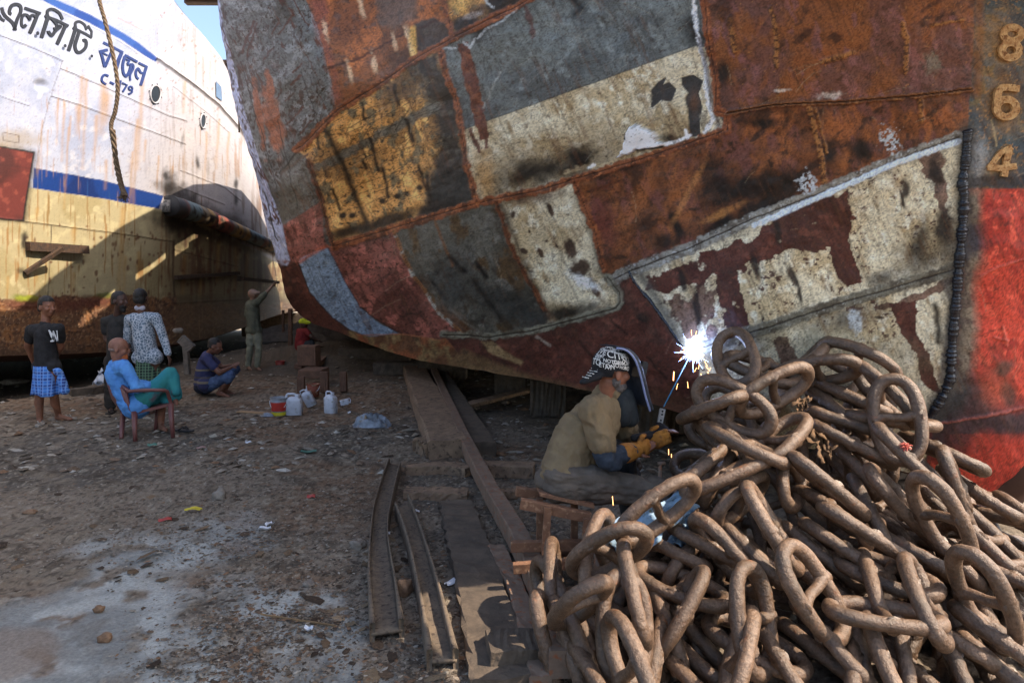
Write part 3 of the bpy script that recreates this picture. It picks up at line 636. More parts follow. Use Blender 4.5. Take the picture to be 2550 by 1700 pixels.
def hp(px, py, off=0.0):
    """point on the hull at a photo pixel, off metres proud of the steel"""
    d = float(HD(px, py)); p = P(px, py, d); q = P(px + 2, py, float(HD(px + 2, py))); r = P(px, py + 2, float(HD(px, py + 2)))
    n = (q - p).cross(r - p).normalized()
    if n.y > 0: n = -n
    return p + n * off
M_BEAD = mat('weld_slag', (14, 17, 24), (30, 38, 52), scale=60, rough=.25, bump=.8, bscale=160, bdist=.004, spec=.7)
def weld(pts, rpx, name='weld_bead', label=None):
    ps = []; 
    for i in range(len(pts) - 1):
        a, b = pts[i], pts[i + 1]; n = max(2, int(math.hypot(b[0] - a[0], b[1] - a[1]) / 2.2))
        ps += [(a[0] + (b[0] - a[0]) * k / n, a[1] + (b[1] - a[1]) * k / n) for k in range(n)]
    bm = bmesh.new(); rr = []; W = []
    for i, p in enumerate(ps):
        d = float(HD(*p)); wob = 1.1 * math.sin(i * .37) + rs.uniform(-.7, .7)
        W.append(hp(p[0] + wob * .4, p[1], .004)); rr.append(rpx * d / FPX * (.95 + .07 * math.sin(i * 1.7 + 2 * math.sin(i * .31)) + .14 * math.sin(i * .23) + .08 * math.sin(i * .07 * 9.1) + rs.uniform(-.17, .17)))
    tube(bm, W, rr, 8); return tag(obj(name, bm, M_BEAD, hull), label)
weld(bead, 11.5, label='thick glossy black weld running down beside the red bow')
weld(bead2, 5, label='thin fresh black weld leading to the arc')

# raised draught numbers
M_NUM = mat('rusty_number', (224, 184, 128), (176, 126, 78), scale=30, c3=(140, 96, 58), s3=46, rough=.85, bump=1.0, bscale=90, bdist=.008)
def ribbon(bm, pts, wpx, fn, off, close=False):
    """flat raised stroke with bevelled sides following a surface function"""
    n = len(pts); L = []
    for i in range(n):
        if close: a = pts[i - 1]; b = pts[(i + 1) % n]
        else: a = pts[max(i - 1, 0)]; b = pts[min(i + 1, n - 1)]
        t = Vector((b[0] - a[0], b[1] - a[1])); t.normalize(); nx, ny = -t.y, t.x
        w = wpx if not callable(wpx) else wpx(i / (n - 1))
        L.append([fn(pts[i][0] + nx * w * s, pts[i][1] + ny * w * s, o) for s, o in ((-.54, -.002), (-.5, off), (0, off), (.5, off), (.54, -.002))])
    R_ = [[bm.verts.new(v) for v in r] for r in L]
    for i in range(n if close else n - 1):
        A = R_[i]; B = R_[(i + 1) % n]
        for k in range(4): bm.faces.new((A[k], A[k + 1], B[k + 1], B[k]))
    if not close:
        bm.faces.new(R_[0][::-1]); bm.faces.new(R_[-1])
def curve2(pts, n=5): return [(p.x, p.y) for p in smoothpts([(a, b, 0) for a, b in pts], n)]
def ring2(cx, cy, rx, ry, n=18, a0=0): return [(cx + rx * math.cos(a0 + 2 * math.pi * i / n), cy + ry * math.sin(a0 + 2 * math.pi * i / n)) for i in range(n)]
bm = bmesh.new(); ribbon(bm, ring2(2517, 86, 22, 17), 18, hp, .014, True); ribbon(bm, ring2(2513, 126, 21, 19), 18, hp, .014, True)
tag(obj('draught_number', bm, M_NUM, hull, False), 'raised rusty numeral 8')
bm = bmesh.new(); ribbon(bm, curve2([(2535,222),(2500,218),(2484,228),(2480,262)]), 17, hp, .014); ribbon(bm, curve2([(2484,250),(2508,245)]), 8, hp, .013); ribbon(bm, ring2(2503, 270, 24, 22), 18, hp, .015, True)
tag(obj('draught_number', bm, M_NUM, hull, False), 'raised rusty numeral 6')
bm = bmesh.new(); ribbon(bm, [(2516,366),(2490,380),(2466,410),(2458,420)], 13, hp, .014); ribbon(bm, [(2456,417),(2490,419),(2528,414)], 15, hp, .016); ribbon(bm, [(2512,368),(2504,400),(2498,440)], 16, hp, .015)
tag(obj('draught_number', bm, M_NUM, hull, False), 'raised rusty numeral 4')

# the far side, deck, bottom and after body of the ship (seen only from elsewhere, and casting its shadow)
M_SIDE = mat('hull_side_rust', (96, 62, 44), (70, 50, 42), scale=1.2, rough=.8, bump=.3, bscale=12, bdist=.01)
bl = V[:, -1]; tp = V[:, 0]
i0 = int(np.searchsorted(U, 775)); sel = list(range(i0, len(U), 7)) + [len(U) - 1]
ctr = Vector((3.35, 4.05, 0)); nn = Vector((.96, .28, 0)); fw = Vector((.28, -.96, 0))
def mir(p): return p - nn * (2 * min((p - ctr).dot(nn), 0))
bm = bmesh.new(); rows = []
for i in sel:
    a = Vector(tp[i]); b = Vector(bl[i]); w = float(sst(1250, 2700, U[i])); w8 = 0.0
    t1 = a + Vector((0, 0, .1 - 1.6 * w)) + fw * (2.4 * w) - nn * .15; t2 = a + Vector((0, 0, .3 + 1.8 * w)) + fw * (3.2 * w) - nn * .3  # bow overhang out of view, added and shaped to shade the foreground
    t3 = Vector((t2.x, t2.y, t2.z)) + nn * .12
    dk = a + nn * .3
    mb = mir(b); mb = Vector((mb.x, mb.y, b.z))
    rows.append([bm.verts.new(v) for v in (b, b * .7 + mb * .3 - Vector((0, 0, .12)), b * .3 + mb * .7 - Vector((0, 0, .12)), mb, mir(a), mir(a) + fw * (2.4 * w8) + Vector((0, 0, .1 - 1.6 * w8)), mir(a) + fw * (3 * w8) + Vector((0, 0, .3)), mir(a) - nn * .15 + Vector((0, 0, .3)), mir(a) - nn * .15 + Vector((0, 0, .02)), dk + Vector((0, 0, .02)), t3, t2, t1, a)])
for i in range(len(rows) - 1):
    n_ = len(rows[0])
    for k in range(n_ - 1): bm.faces.new((rows[i][k], rows[i + 1][k], rows[i + 1][k + 1], rows[i][k + 1]))
bm.faces.new(rows[-1][::-1])
tag(obj('hull_far_side', bm, M_SIDE, hull), 'plain starboard side, deck and flat bottom of the hull')
# after body: unseen port wall, top and slots shaped for shadow and sun stripes
sd = Vector((-.28, .96, 0)); sn = Vector((.96, .28, 0)); s0 = Vector((-4.5, 11.6, 0))
KZ = ([-1.5, -.2, .7, 3.1, 4.6, 5.7, 6.9, 8.5, 10.5, 12.0, 13.2, 14.2], [6.1, 6.3, 6.5, 6.8, 6.85, 7.0, 7.0, 6.75, 6.2, 5.3, 4.3, 2.2])  # top edge heights fitted to the shadow line on the left ship
SLOT = [[(340,704),(336,690),(395,640),(406,636),(406,652)], [(432,640),(432,622),(470,594),(487,590),(482,604)], [(503,598),(512,577),(536,577),(536,592)], [(194,812),(200,795),(268,742),(284,728),(280,746),(214,806)]]
def slot(p):
    t = (p.x + 8.7) / SUN.x; q = p - SUN * t
    if q.z < .2: return False
    px = 1275 + FPX * q.x / (q.y * math.cos(TH) - (q.z - CH) * math.sin(TH)); dd = q.y * math.cos(TH) - (q.z - CH) * math.sin(TH)
    py = 850 - FPX * ((q.z - CH) * math.cos(TH) + q.y * math.sin(TH)) / dd
    x = np.array([px]); y = np.array([py]); return any(inpoly(x, y, s)[0] for s in SLOT)
bm = bmesh.new(); ks = np.linspace(-.8, 14.2, 150); cols = []
for k in ks:
    zt = float(np.interp(k, *KZ)); zd = min(float(np.interp(k, [-.8, .5, 1.6, 2.2], [5.4, 4.8, 4.2, 3.2])), zt - .2)
    cols.append([bm.verts.new(s0 + sd * k + sn * .2 + Vector((0, 0, zd + (zt - zd) * j / 30))) for j in range(31)])
for i in range(len(cols) - 1):
    for j in range(30):
        c = (cols[i][j].co + cols[i + 1][j + 1].co) / 2
        if not slot(c): bm.faces.new((cols[i][j], cols[i + 1][j], cols[i + 1][j + 1], cols[i][j + 1]))
obj('bulwark', bm, M_SIDE, hull)
bm = bmesh.new(); rows = []
for k in np.linspace(1.3, 14.2, 12):
    zt = float(np.interp(k, *KZ)); zd = min(3.2, zt - .2); c = s0 + sd * k
    rows.append([bm.verts.new(c + sn * (o + max(0, 2.8 - k) * .6) + Vector((0, 0, z_))) for o, z_ in ((.2, zd), (.5, 2.2), (1.3, 1.0), (2.0, .7), (9.0, .7), (10.5, 1.4), (11.0, zd))])
for A, B in zip(rows[:-1], rows[1:]):
    for k in range(7): bm.faces.new((A[k], B[k], B[(k + 1) % 7], A[(k + 1) % 7]))
bm.faces.new(rows[-1]); obj('after_hull', bm, M_SIDE, hull)
# ------------------------------------------------------------------ ground
def gh(x, y):
    """ground height (works on floats and arrays)"""
    x = np.asarray(x, float); y = np.asarray(y, float)
    far = np.clip((y - 3) / 10, 0, 1)
    h = (fb(x * .5 + 40, y * .5 + 40, 3, 3) - .5) * .10 * (.4 + far)
    h = h + (fb(x * 3 + 90, y * 3 + 90, 5, 3) - .5) * .045
    h = h + .32 * sst(2.6, .6, np.hypot(x + 4.4, (y - 17) * .8))      # low bank of rubble under the stern
    h = h - .30 * sst(-7.3, -8.8, x) * sst(5, 9, y)                               # the ground dips under the left hull
    return h
def gz(px, py, up=0.0):
    """point on the ground surface seen at a pixel"""
    p = G(px, py, 0)
    for _ in range(4):
        p = G(px, py, float(gh(p.x, p.y)))
    return p + Vector((0, 0, up))
rr = np.concatenate([np.geomspace(.6, 2.4, 14)[:-1], np.geomspace(2.4, 16, 420)[:-1], np.geomspace(16, 600, 60)])
aa = np.radians(np.concatenate([np.linspace(-180, -52, 24)[:-1], np.linspace(-52, 52, 640)[:-1], np.linspace(52, 180, 24)]))
RR, AA = np.meshgrid(rr, aa, indexing='ij')
gx = RR * np.sin(AA); gy = RR * np.cos(AA)
fine = sst(30, 8, RR)
z = gh(gx, gy)
gr1 = fb(gx * 9, gy * 9, 7, 4); gr2 = fb(gx * 28, gy * 28, 8, 3)
z = z + fine * ((gr1 - .5) * .035 + (gr2 - .5) * .014)
conc = sst(.42, .56, fb(gx * .9 + 7, gy * .9 + 3, 12, 4) + .35 * sst(1.0, -.3, np.hypot((gx + 2.5) / 1.15, (gy - 3.1) / 1.15)) - .12 + .0)
conc = conc * sst(1.5, .7, np.hypot((gx + 2.6) / 1.6, (gy - 3.0) / 1.9) + (fb(gx * 3, gy * 3, 14, 5) - .5) * 1.5)
z = z * (1 - .55 * conc * fine)
GV = np.stack([gx, gy, z], -1)
gc = np.empty(gx.shape + (3,)); gc[:] = s2l((112, 98, 84))
def gput(m, c, k=1.0):
    global gc
    m = (m * k)[..., None]; gc = gc * (1 - m) + s2l(c) * m
gput(sst(.48, .6, fb(gx * 1.1, gy * 1.1, 21, 4)), (86, 78, 70)); gput(sst(.54, .64, fb(gx * .7 + 5, gy * .7, 23, 4)), (108, 82, 60), .8)
gput(sst(.55, .68, gr1), (70, 60, 50), .7); gput(sst(.5, .66, fb(gx * 5, gy * 5, 25, 4)), (112, 98, 82), .6)
gput(sst(.62, .72, gr2), (138, 126, 110), .6); gput(sst(.62, .7, fb(gx * 40, gy * 40, 27, 2)), (46, 40, 36), .6)
gput(conc * sst(.30, .5, fb(gx * 7, gy * 7, 33, 4)), (150, 152, 150), .85); gput(conc * sst(.5, .66, fb(gx * 3, gy * 3, 29, 4)), (112, 112, 110), .8); gput(conc * sst(.58, .7, fb(gx * 1.6, gy * 1.6, 31, 3)), (120, 104, 92), .8)
under = sst(.2, .9, gx * .8 + (gy - 4.05) * .6 - 2.68 + 1.5) * sst(-6, 0, gx) * sst(4.0, 5.2, gy)
gput(sst(-7.6, -8.4, gx) * sst(4, 7, gy), (40, 36, 32), .85)  # ground under the left hull darkened in its colour, where shade falls
gput(sst(11, 14.5, gy) * sst(-9, -7.5, gx) * sst(30, 22, gy), (66, 58, 50), .75); gput(sst(.1, .8, gx * .35 + gy * .3 - 1.9) * sst(5.2, 6.2, gy) * sst(-2.5, -.5, gx) * sst(14, 11, gy), (72, 64, 56), .6)  # far ground and ground under the big hull coloured darker for their shade
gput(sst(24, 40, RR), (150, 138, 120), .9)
idx = np.arange(gx.size).reshape(gx.shape)
F = np.stack([idx[:-1, :-1], idx[:-1, 1:], idx[1:, 1:], idx[1:, :-1]], -1).reshape(-1, 4)
cen = np.array([[0, 0, -.01]]); Vg = GV.reshape(-1, 3)
me = np_mesh('ground', Vg, F)
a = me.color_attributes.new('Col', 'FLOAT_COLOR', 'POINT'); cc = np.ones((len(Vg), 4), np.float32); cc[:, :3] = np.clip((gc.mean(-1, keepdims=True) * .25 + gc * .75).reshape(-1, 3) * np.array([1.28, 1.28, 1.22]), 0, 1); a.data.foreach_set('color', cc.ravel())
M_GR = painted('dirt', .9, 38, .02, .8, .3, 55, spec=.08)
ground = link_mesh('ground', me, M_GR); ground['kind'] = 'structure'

# ------------------------------------------------------------------ white ship on the left
LX = 8.7
def LD(px, py=0):
    px = np.asarray(px, float)
    bow = np.clip((px - 560) / 160, 0, 2)
    return (LX - .0 * bow) * FPX / (1275 - px)
TOPL = [(-700,-900),(300,-320),(380,-110),(432,0),(454,29),(509,91),(552,145),(581,203),(600,236),(622,300),(650,420),(672,520),(700,600),(740,640),(800,660)]
BOTL = [(-700,905),(0,886),(200,880),(330,872),(420,860),(520,842),(600,818),(640,803),(690,784),(740,772),(800,762)]
UL = np.concatenate([np.arange(-700, -260, 20), np.arange(-260, 0, 5), np.arange(0, 800, 2.6), [800]])
tl = np.interp(UL, *zip(*TOPL)); bl_ = np.interp(UL, *zip(*BOTL))
t0 = np.minimum(np.maximum(tl, 0), bl_ - 5); TT = np.linspace(0, 1, 330)
T00 = np.linspace(0, 1, 12)
LYX = np.concatenate([tl[:, None] + (t0 - tl - .01)[:, None] * T00[None, :-1], t0[:, None] + (bl_ - t0)[:, None] * TT[None]], 1)
LXX = np.repeat(UL[:, None], LYX.shape[1], 1)
cv = Canvas(LXX, LYX, (214, 214, 222)); Xp, Yp = LXX, LYX
n1 = fb(Xp * .01, Yp * .01, 3, 5); n2 = fb(Xp * .05, Yp * .05, 9, 4); n3 = fb(Xp * .2, Yp * .2, 17, 3)
st1 = fb(Xp * .22, Yp * .012, 31, 4); st2 = fb(Xp * .09, Yp * .006, 35, 3)
WH = tone((196, 204, 226), ((178, 188, 214), n1, .48, .64), ((210, 214, 228), n2, .55, .75), ((188, 190, 204), n3, .76, .9))
WHP = tone((206, 200, 200), ((214, 206, 202), n1, .5, .62), ((182, 170, 162), st1, .55, .7))
CRM = tone((200, 188, 148), ((188, 174, 130), n1, .5, .62), ((216, 204, 160), n2, .55, .7), ((170, 140, 90), st1, .6, .74))
TAN = tone((150, 132, 96), ((130, 104, 78), st1, .48, .6), ((172, 158, 116), n2, .55, .7), ((96, 66, 44), st2, .58, .7))
LR = tone((98, 70, 50), ((124, 86, 54), n2, .5, .66), ((70, 48, 38), n3, .52, .7), ((140, 112, 84), fb(Xp * .3, Yp * .3, 44, 2), .64, .78))
cv.c[:] = WH
cv.put(sst(330, 560, Xp + .25 * Yp), WHP, .8)
cv.put(sst(.12, .2, n3 - .62), (150, 120, 96), .4)
bb = [(84,418),(250,448),(330,468),(407,488),(470,500),(560,545),(640,590),(700,625)]
lowp = [(-750,440),(0,458),(82,469),(240,492),(395,520),(470,540),(560,585),(700,660),(720,900),(-750,900)]
cv.put(cv.mask(lowp, 1.5, 1), CRM); PLL = {0: ('white painted topsides', None)}
cv.put(sst(360, 470, Xp) * sst(-10, 25, Yp - (520 + (Xp - 395) * .44)), TAN, .95)
cv.put(cv.mask([(84,418),(250,448),(330,468),(407,488),(395,520),(240,492),(82,469)], .8, 1.2), tone((8, 62, 142), ((6, 48, 118), n1, .5, .62), ((34, 78, 142), st1, .66, .78)))
cv.put(cv.mask([(98,0),(60,-40),(120,-40),(141,0),(221,35),(281,68),(341,104),(391,144),(388,155),(372,147),(301,100),(221,58),(141,20)], .8, 1), tone((28, 74, 160), ((50, 96, 180), n1, .5, .6)))
cv.put(cv.line([(104,2),(150,26),(221,60),(301,102),(372,149)], 1.2, 1, 1), (226, 228, 236), .9); cv.mul(cv.line([(150,30),(221,64),(301,106),(368,150)], 1.0, 1, 1), .5)
rail = [(389,145),(430,174),(473,204),(545,262),(596,320),(629,367),(660,430)]
cv.put(cv.line(rail, 2.2, 1.2, 1.2), (70, 56, 46)); cv.h += .03 * cv.line(rail, 3, 1.2, 1)
for p, w in (([(0,89),(80,119),(157,153)], .9), ([(150,171),(241,209),(345,256),(420,289),(465,302)], 1.1), ([(128,240),(201,263),(341,315),(462,360)], 1.1), ([(0,240),(75,265)], .6), ([(0,545),(57,552),(130,561),(280,580),(432,602)], 1.3), ([(450,425),(560,468),(600,500)], .8), ([(445,466),(560,510)], .8), ([(128,562),(120,740)], 1.2), ([(434,622),(592,664)], 1), ([(430,215),(520,285),(570,330)], .5), ([(30,764),(95,764)], 1.6), ([(434,756),(640,744)], 1.6), ([(0,826),(340,826)], 1.2)):
    cv.put(cv.line(p, w, .9, .8), (70, 54, 42), .85); cv.h += .01 * cv.line([(a, b - 2) for a, b in p], w, 1.5, .8)
cv.put(cv.line([(155,155),(135,215),(110,300),(95,380)], .9, .9, 2), (110, 100, 96), .7 ); cv.put(cv.line([(455,60),(462,190)], .5, .8, 1), (150, 140, 134), .6)
cv.put(cv.line([(434,600),(430,660),(436,760),(432,800)], 2.5, 1.5, 2), (74, 48, 32), .9); cv.put(cv.line([(650,600),(640,740)], 2, 1.5, 2), (84, 60, 44), .8)
# runs of rust below the seams
def run(x, y0, y1, w, c=(196, 146, 66), k=.55, dx=-.05):
    m = cv.line([(x, y0), (x + dx * (y1 - y0), y1)], w, w * .9, 2.5, .03, int(x)); cv.put(m * (.55 + .45 * sst(y1, y0, Yp)), c, k)
for a in [(166,171,178,3),(205,190,300,5),(216,200,420,4),(258,212,330,8),(265,240,300,10),(146,248,360,2.5),(160,254,400,3),(195,268,330,6),(176,290,350,2),(170,320,520,2.5),(240,290,400,4),(355,200,420,4.5),(342,300,520,4),(330,380,560,3),(362,350,400,3),(265,400,470,3.5),(105,300,420,2),(120,325,440,1.6),(395,390,470,2),(430,415,470,2),(545,300,420,3),(570,330,460,3),(515,330,460,2.5),(460,205,280,3),(92,520,545,4),(185,570,600,5),(306,520,740,5),(312,640,720,4),(20,690,740,3),(90,685,700,4),(345,630,720,4),(184,680,730,3),(460,640,730,4),(545,600,700,4),(590,600,720,5),(618,620,740,4),(500,700,740,4)]:
    run(*a)
srun = sst(.6, .74, st1) * sst(.5, .62, fb(Xp * .05, Yp * .01, 61, 3)) * sst(170, 260, Yp - .1 * Xp); cv.put(srun, (188, 140, 88), .45)
cv.put(sst(.6, .72, st1) * sst(470, 520, Yp) * sst(300, 450, Xp), (112, 72, 40), .5)
for i in range(90):
    x = rs.uniform(60, 600); y = rs.uniform(560, 735); cv.put(cv.blob(x, y, rs.uniform(1.5, 4), rs.uniform(2, 8), 0, .5, .5, .1, i), (110, 60, 34), .8)
for i in range(70):
    x = rs.uniform(380, 560); y = rs.uniform(0, 330); cv.put(cv.blob(x, y, rs.uniform(1, 2.5), rs.uniform(1.5, 5), 30, .5, .5, .1, i), (150, 110, 96), .7)
cv.put(cv.line([(296,46),(355,76)], 2, 2, 2), (206, 160, 150), .8)
# maroon inset panel, soot, weed and the rusty boot
cv.put(cv.mask([(-60,352),(0,360),(85,374),(92,384),(84,440),(64,556),(0,548),(-60,540)], 8, 4), (74, 62, 54), .8)
cv.put(cv.blob(30, 350, 60, 22, 0, .8, .5, .04, 3), (170, 150, 110), .6)
mpan = cv.mask([(-100,352),(0,366),(83,380),(76,430),(57,550),(0,544),(-100,530)], 1, 1); cv.put(mpan, tone((120, 56, 50), ((92, 48, 44), n1, .48, .6), ((150, 76, 64), n2, .58, .7)))
cv.put(cv.line([(0,410),(78,420)], 1, 2, 1), (70, 40, 38), .6); cv.put(cv.line([(-60,358),(0,366),(84,380),(76,430),(58,550),(0,545),(-60,536)], 2.2, 1, 1.5), (34, 30, 30), .95)
cv.put(cv.line([(6,330),(8,350),(46,356),(47,338),(8,330)], 1, 1, 1), (90, 74, 60), .8)
for (x, y, a, b, an, k) in [(413,434,9,12,0,.9),(424,468,14,30,0,.92),(440,470,40,16,20,.8),(470,500,60,14,25,.75),(560,540,60,10,28,.6),(430,560,50,16,20,.85),(500,575,80,14,22,.85),(600,612,70,10,26,.7),(588,460,4,20,0,.9),(588,500,4,14,0,.9),(60,600,7,26,0,.9),(56,676,10,8,0,.8),(454,350,3,14,8,.5),(492,405,5,16,-8,.9),(590,560,26,30,0,.5),(450,600,26,22,0,.6)]:
    cv.put(cv.blob(x, y, a, b, an, .8, .7, .07, x), (36, 30, 26), k)
boot = 738 + 6 * (fb(Xp * .05, 0 * Yp, 5) - .5) * 4; bm_ = sst(-3, 4, Yp - boot - np.where(Xp > 440, 18, 0)); cv.put(bm_, LR)
cv.put(cv.blob(64, 742, 34, 9, 0, .5, .6, .06, 2), (128, 138, 40), .9); cv.put(cv.blob(268, 736, 30, 7, 0, .5, .6, .06, 4), (104, 118, 44), .8)
cv.put(cv.blob(120, 760, 100, 16, 0, .6, .6, .05, 5), (84, 42, 30), .7); cv.put(cv.blob(240, 750, 60, 14, 0, .6, .6, .05, 6), (80, 40, 30), .7)
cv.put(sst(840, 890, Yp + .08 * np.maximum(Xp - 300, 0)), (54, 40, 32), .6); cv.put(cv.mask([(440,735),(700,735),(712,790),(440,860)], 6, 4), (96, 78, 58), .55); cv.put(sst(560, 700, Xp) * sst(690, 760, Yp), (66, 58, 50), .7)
cv.put(sst(.62, .74, st1) * bm_ * sst(400, 500, Xp), (132, 104, 72), .5)
cv.h += (n3 - .5) * .015 * bm_
gr = fb(Xp * .4, Yp * .4, 91, 2); cv.c *= (1 - .14 * sst(.5, .8, gr))[..., None]
LV0 = PN(LXX, LYX, LD(LXX)); LN = grid_normals(LV0)
if LN[100, 200, 0] < 0: LN = -LN
dent = (fb(Xp * .012, Yp * .012, 71, 3) - .5) * .022 + (fb(Xp * .03, Yp * .004, 73, 3) - .5) * .012
dent -= .05 * cv.blob(103, 213, 14, 10, 20, .9, 0)
LVV = LV0 + LN * (dent + cv.h)[..., None] * np.array([1, 0, 0]); LN = grid_normals(LVV)
if LN[100, 200, 0] < 0: LN = -LN
cxm = (LXX[:-1, :-1] + LXX[1:, 1:]) / 2; cym = (LYX[:-1, :-1] + LYX[1:, 1:]) / 2
ids = np.zeros(cxm.shape, int); ids[inpoly(cxm, cym, lowp)] = 1; ids[inpoly(cxm, cym, [(-100,352),(0,366),(83,380),(76,430),(57,550),(0,544),(-100,530)])] = 2
ids[cym > 742 + np.where(cxm > 440, 18, 0)] = 3
ship2 = empty('ship', (-LX, 12, .6), 'white and cream painted ship on the left with blue bands and a rusty bottom', 'ship')
M_L = painted('left_hull_paint', .6, 30, .004, .4, .1)
cv.c *= .58 * (1 + .9 * bm_)[..., None]  # bottom band colour raised to stand for bounced light
grid_parts(LVV, cv.c * 1.0, *LXX.shape, ids, {0: 'hull_topside', 1: 'hull_side', 2: 'patch_panel', 3: 'hull_bottom'}, M_L, ship2, LN,
           {0: 'white painted topsides', 1: 'cream painted band with rust runs', 2: 'maroon patch panel with black welded edges', 3: 'flaky rust brown bottom'})
def lp(px, py, off=0.0):
    p = P(px, py, float(LD(px))); return p + Vector((off, 0, 0))
# inboard side and bottom closing the ship
bm = bmesh.new(); rows = []
for i in list(range(0, len(UL), 10)) + [len(UL) - 1]:
    a = Vector(LVV[i, 0]); b = Vector(LVV[i, -1])
    rows.append([bm.verts.new(v) for v in (b, b + Vector((-.35, 0, -.12)), b + Vector((-6, 0, -.25)), Vector((-LX - 7, a.y, a.z)), a)])
for i in range(len(rows) - 1):
    for k in range(4): bm.faces.new((rows[i][k], rows[i][k + 1], rows[i + 1][k + 1], rows[i + 1][k]))
bm.faces.new(rows[0]); bm.faces.new(rows[-1][::-1])
obj('hull_far_side', bm, M_SIDE, ship2)
# portholes, window
M_BLK = mat('dark_opening', (18, 20, 20), (26, 28, 28), rough=.4, bump=0); M_RIM = mat('porthole_rim', (176, 176, 182), (150, 146, 146), scale=50, rough=.6)
for (x, y, rx, ry) in ((385, 235, 12.5, 22), (504, 302, 6.5, 17.5)):
    bm = bmesh.new(); o_ = [bm.verts.new(lp(a, b, .02)) for a, b in ring2(x, y, rx * .9, ry * .9, 28)]; bm.faces.new(o_[::-1]); g = obj('porthole', bm, M_BLK, ship2, False)
    bm = bmesh.new(); tube(bm, [lp(a, b, .02) for a, b in ring2(x, y, rx, ry, 28)], .02, 6, closed=True); rim = obj('rim', bm, M_RIM, g)
    bm = bmesh.new()
    for a, b in ring2(x, y, rx + 3.2, ry + 4, 8, .3): box(bm, lp(a, b, .02), (.02, .022, .022))
    bo = obj('bolts', bm, M_BLK, g, False); bo['kind'] = 'stuff'
bm = bmesh.new(); vs = [bm.verts.new(lp(a, b, .03)) for a, b in ((535,202),(549,217),(551,252),(536,241))]; bm.faces.new(vs); obj('window', bm, mat('window_glass', (96, 116, 140), (80, 98, 122), rough=.15, bump=0), ship2, False)
# split pipe fender
PIPE = smoothpts([lp(a, b, .14) for a, b in ((408,512),(440,520),(500,540),(560,566),(620,592),(690,624))], 14)
bm = bmesh.new(); k_ = [.26 * (1 - .25 * i / len(PIPE)) for i in range(len(PIPE))]; tube(bm, PIPE, k_, 20)
for v in bm.verts: v.co += Vector((0, 0, rs.uniform(-.006, .006)))
me = bpy.data.meshes.new('fender_pipe'); 
for f in bm.faces: f.smooth = True
bm.to_mesh(me); bm.free()
vco = np.zeros(len(me.vertices) * 3); me.vertices.foreach_get('co', vco); vco = vco.reshape(-1, 3)
tt = vco[:, 1]; cb = fb(tt * 1.1, tt * 0 + 3.5, 7, 3); nzz = fb(tt * 8, vco[:, 2] * 8, 9, 3)
pc = np.empty((len(tt), 3)); pc[:] = s2l((104, 92, 74))
for c, lo, hi, f in (((150, 118, 66), .5, .56, cb), ((84, 100, 104), .6, .64, fb(tt * 1.3, tt * 0, 19, 2)), ((110, 58, 46), .62, .68, fb(tt * 1.6, tt * 0, 29, 2)), ((36, 32, 30), .54, .64, nzz)):
    m = sst(lo, hi, f)[:, None]; pc = pc * (1 - m) + s2l(c) * m
m = sst(17.9, 17.3, tt)[:, None]; pc = pc * (1 - m) + s2l((44, 44, 46)) * m
at = me.color_attributes.new('Col', 'FLOAT_COLOR', 'POINT'); c4 = np.ones((len(pc), 4), np.float32); c4[:, :3] = pc * 1.2; at.data.foreach_set('color', c4.ravel())
link_mesh('fender_pipe', me, M_L, ship2)
bm = bmesh.new(); ribbon(bm, [(410,498),(407,528)], 8, lp, .16); obj('fender_end', bm, mat('fender_end_paint', (150, 146, 140), (60, 58, 56), scale=14), ship2)
# brackets and strips left on the side
M_DST = mat('dark_scorched_steel', (44, 36, 30), (74, 54, 38), scale=12, rough=.8, bump=.5)
def lbar(pts, w, off=.10, name='bracket', label=None, par=None):
    bm = bmesh.new()
    for a, b in zip(pts[:-1], pts[1:]): beam(bm, lp(*a, off), lp(*b, off), .10, w, up=(1, 0, 0))
    return tag(obj(name, bm, M_DST, par or ship2, False), label)
bm = bmesh.new(); beam(bm, lp(62, 613, .05), lp(62, 613, .05) + Vector((.0, 0, 0)) + (lp(205, 622, .10) - lp(62, 613, .05)), .16, .09, up=(1, 0, 0)); br = obj('bracket', bm, M_DST, ship2, False)
bm = bmesh.new(); beam(bm, lp(112, 619, .32), lp(58, 680, .03), .07, .06, up=(1, 0, 0)); obj('brace', bm, M_DST, br, False)
lbar([(434,691),(592,680)], .10, .03, label='black cut slit along the side'); lbar([(588,694),(680,703)], .08, .2); lbar([(588,688),(588,700)], .1, .1)

# ship name painted on the bow plating
M_LB = mat('black_lettering', (30, 30, 34), (40, 40, 44), rough=.5, bump=0); M_LBL = mat('blue_lettering', (38, 56, 112), (28, 40, 84), scale=20, rough=.5, bump=0)
Z0 = 420 / 2091.0
def letter(strokes, m, name='painted_letter', label=None, scale=Z0):
    bm = bmesh.new()
    for st in strokes:
        pts, w = st[0], st[1]; pts = [(a * scale, b * scale) for a, b in pts]
        if len(st) > 2: pts = curve2(pts, 6)
        ribbon(bm, pts, w * scale, lp, .014)
    tag(obj(name, bm, m, ship2, False), label)
letter([([(12,95),(25,150),(60,205),(110,250),(150,290),(175,340),(180,380)], 42, 1), ([(168,378),(205,250),(250,150),(245,80),(195,55),(140,75),(115,120),(110,165),(135,180)], 40, 1), ([(-20,190),(10,240),(50,262)], 34, 1)], M_LB, label='black Bengali letter e')
letter([([(300,100),(400,135),(500,170)], 32), ([(470,160),(420,290),(368,412)], 40), ([(440,210),(400,190),(372,215),(365,255)], 30, 1), ([(365,240),(330,190),(285,190),(262,245),(262,310),(290,335),(320,310)], 32, 1)], M_LB, label='black Bengali letter la')
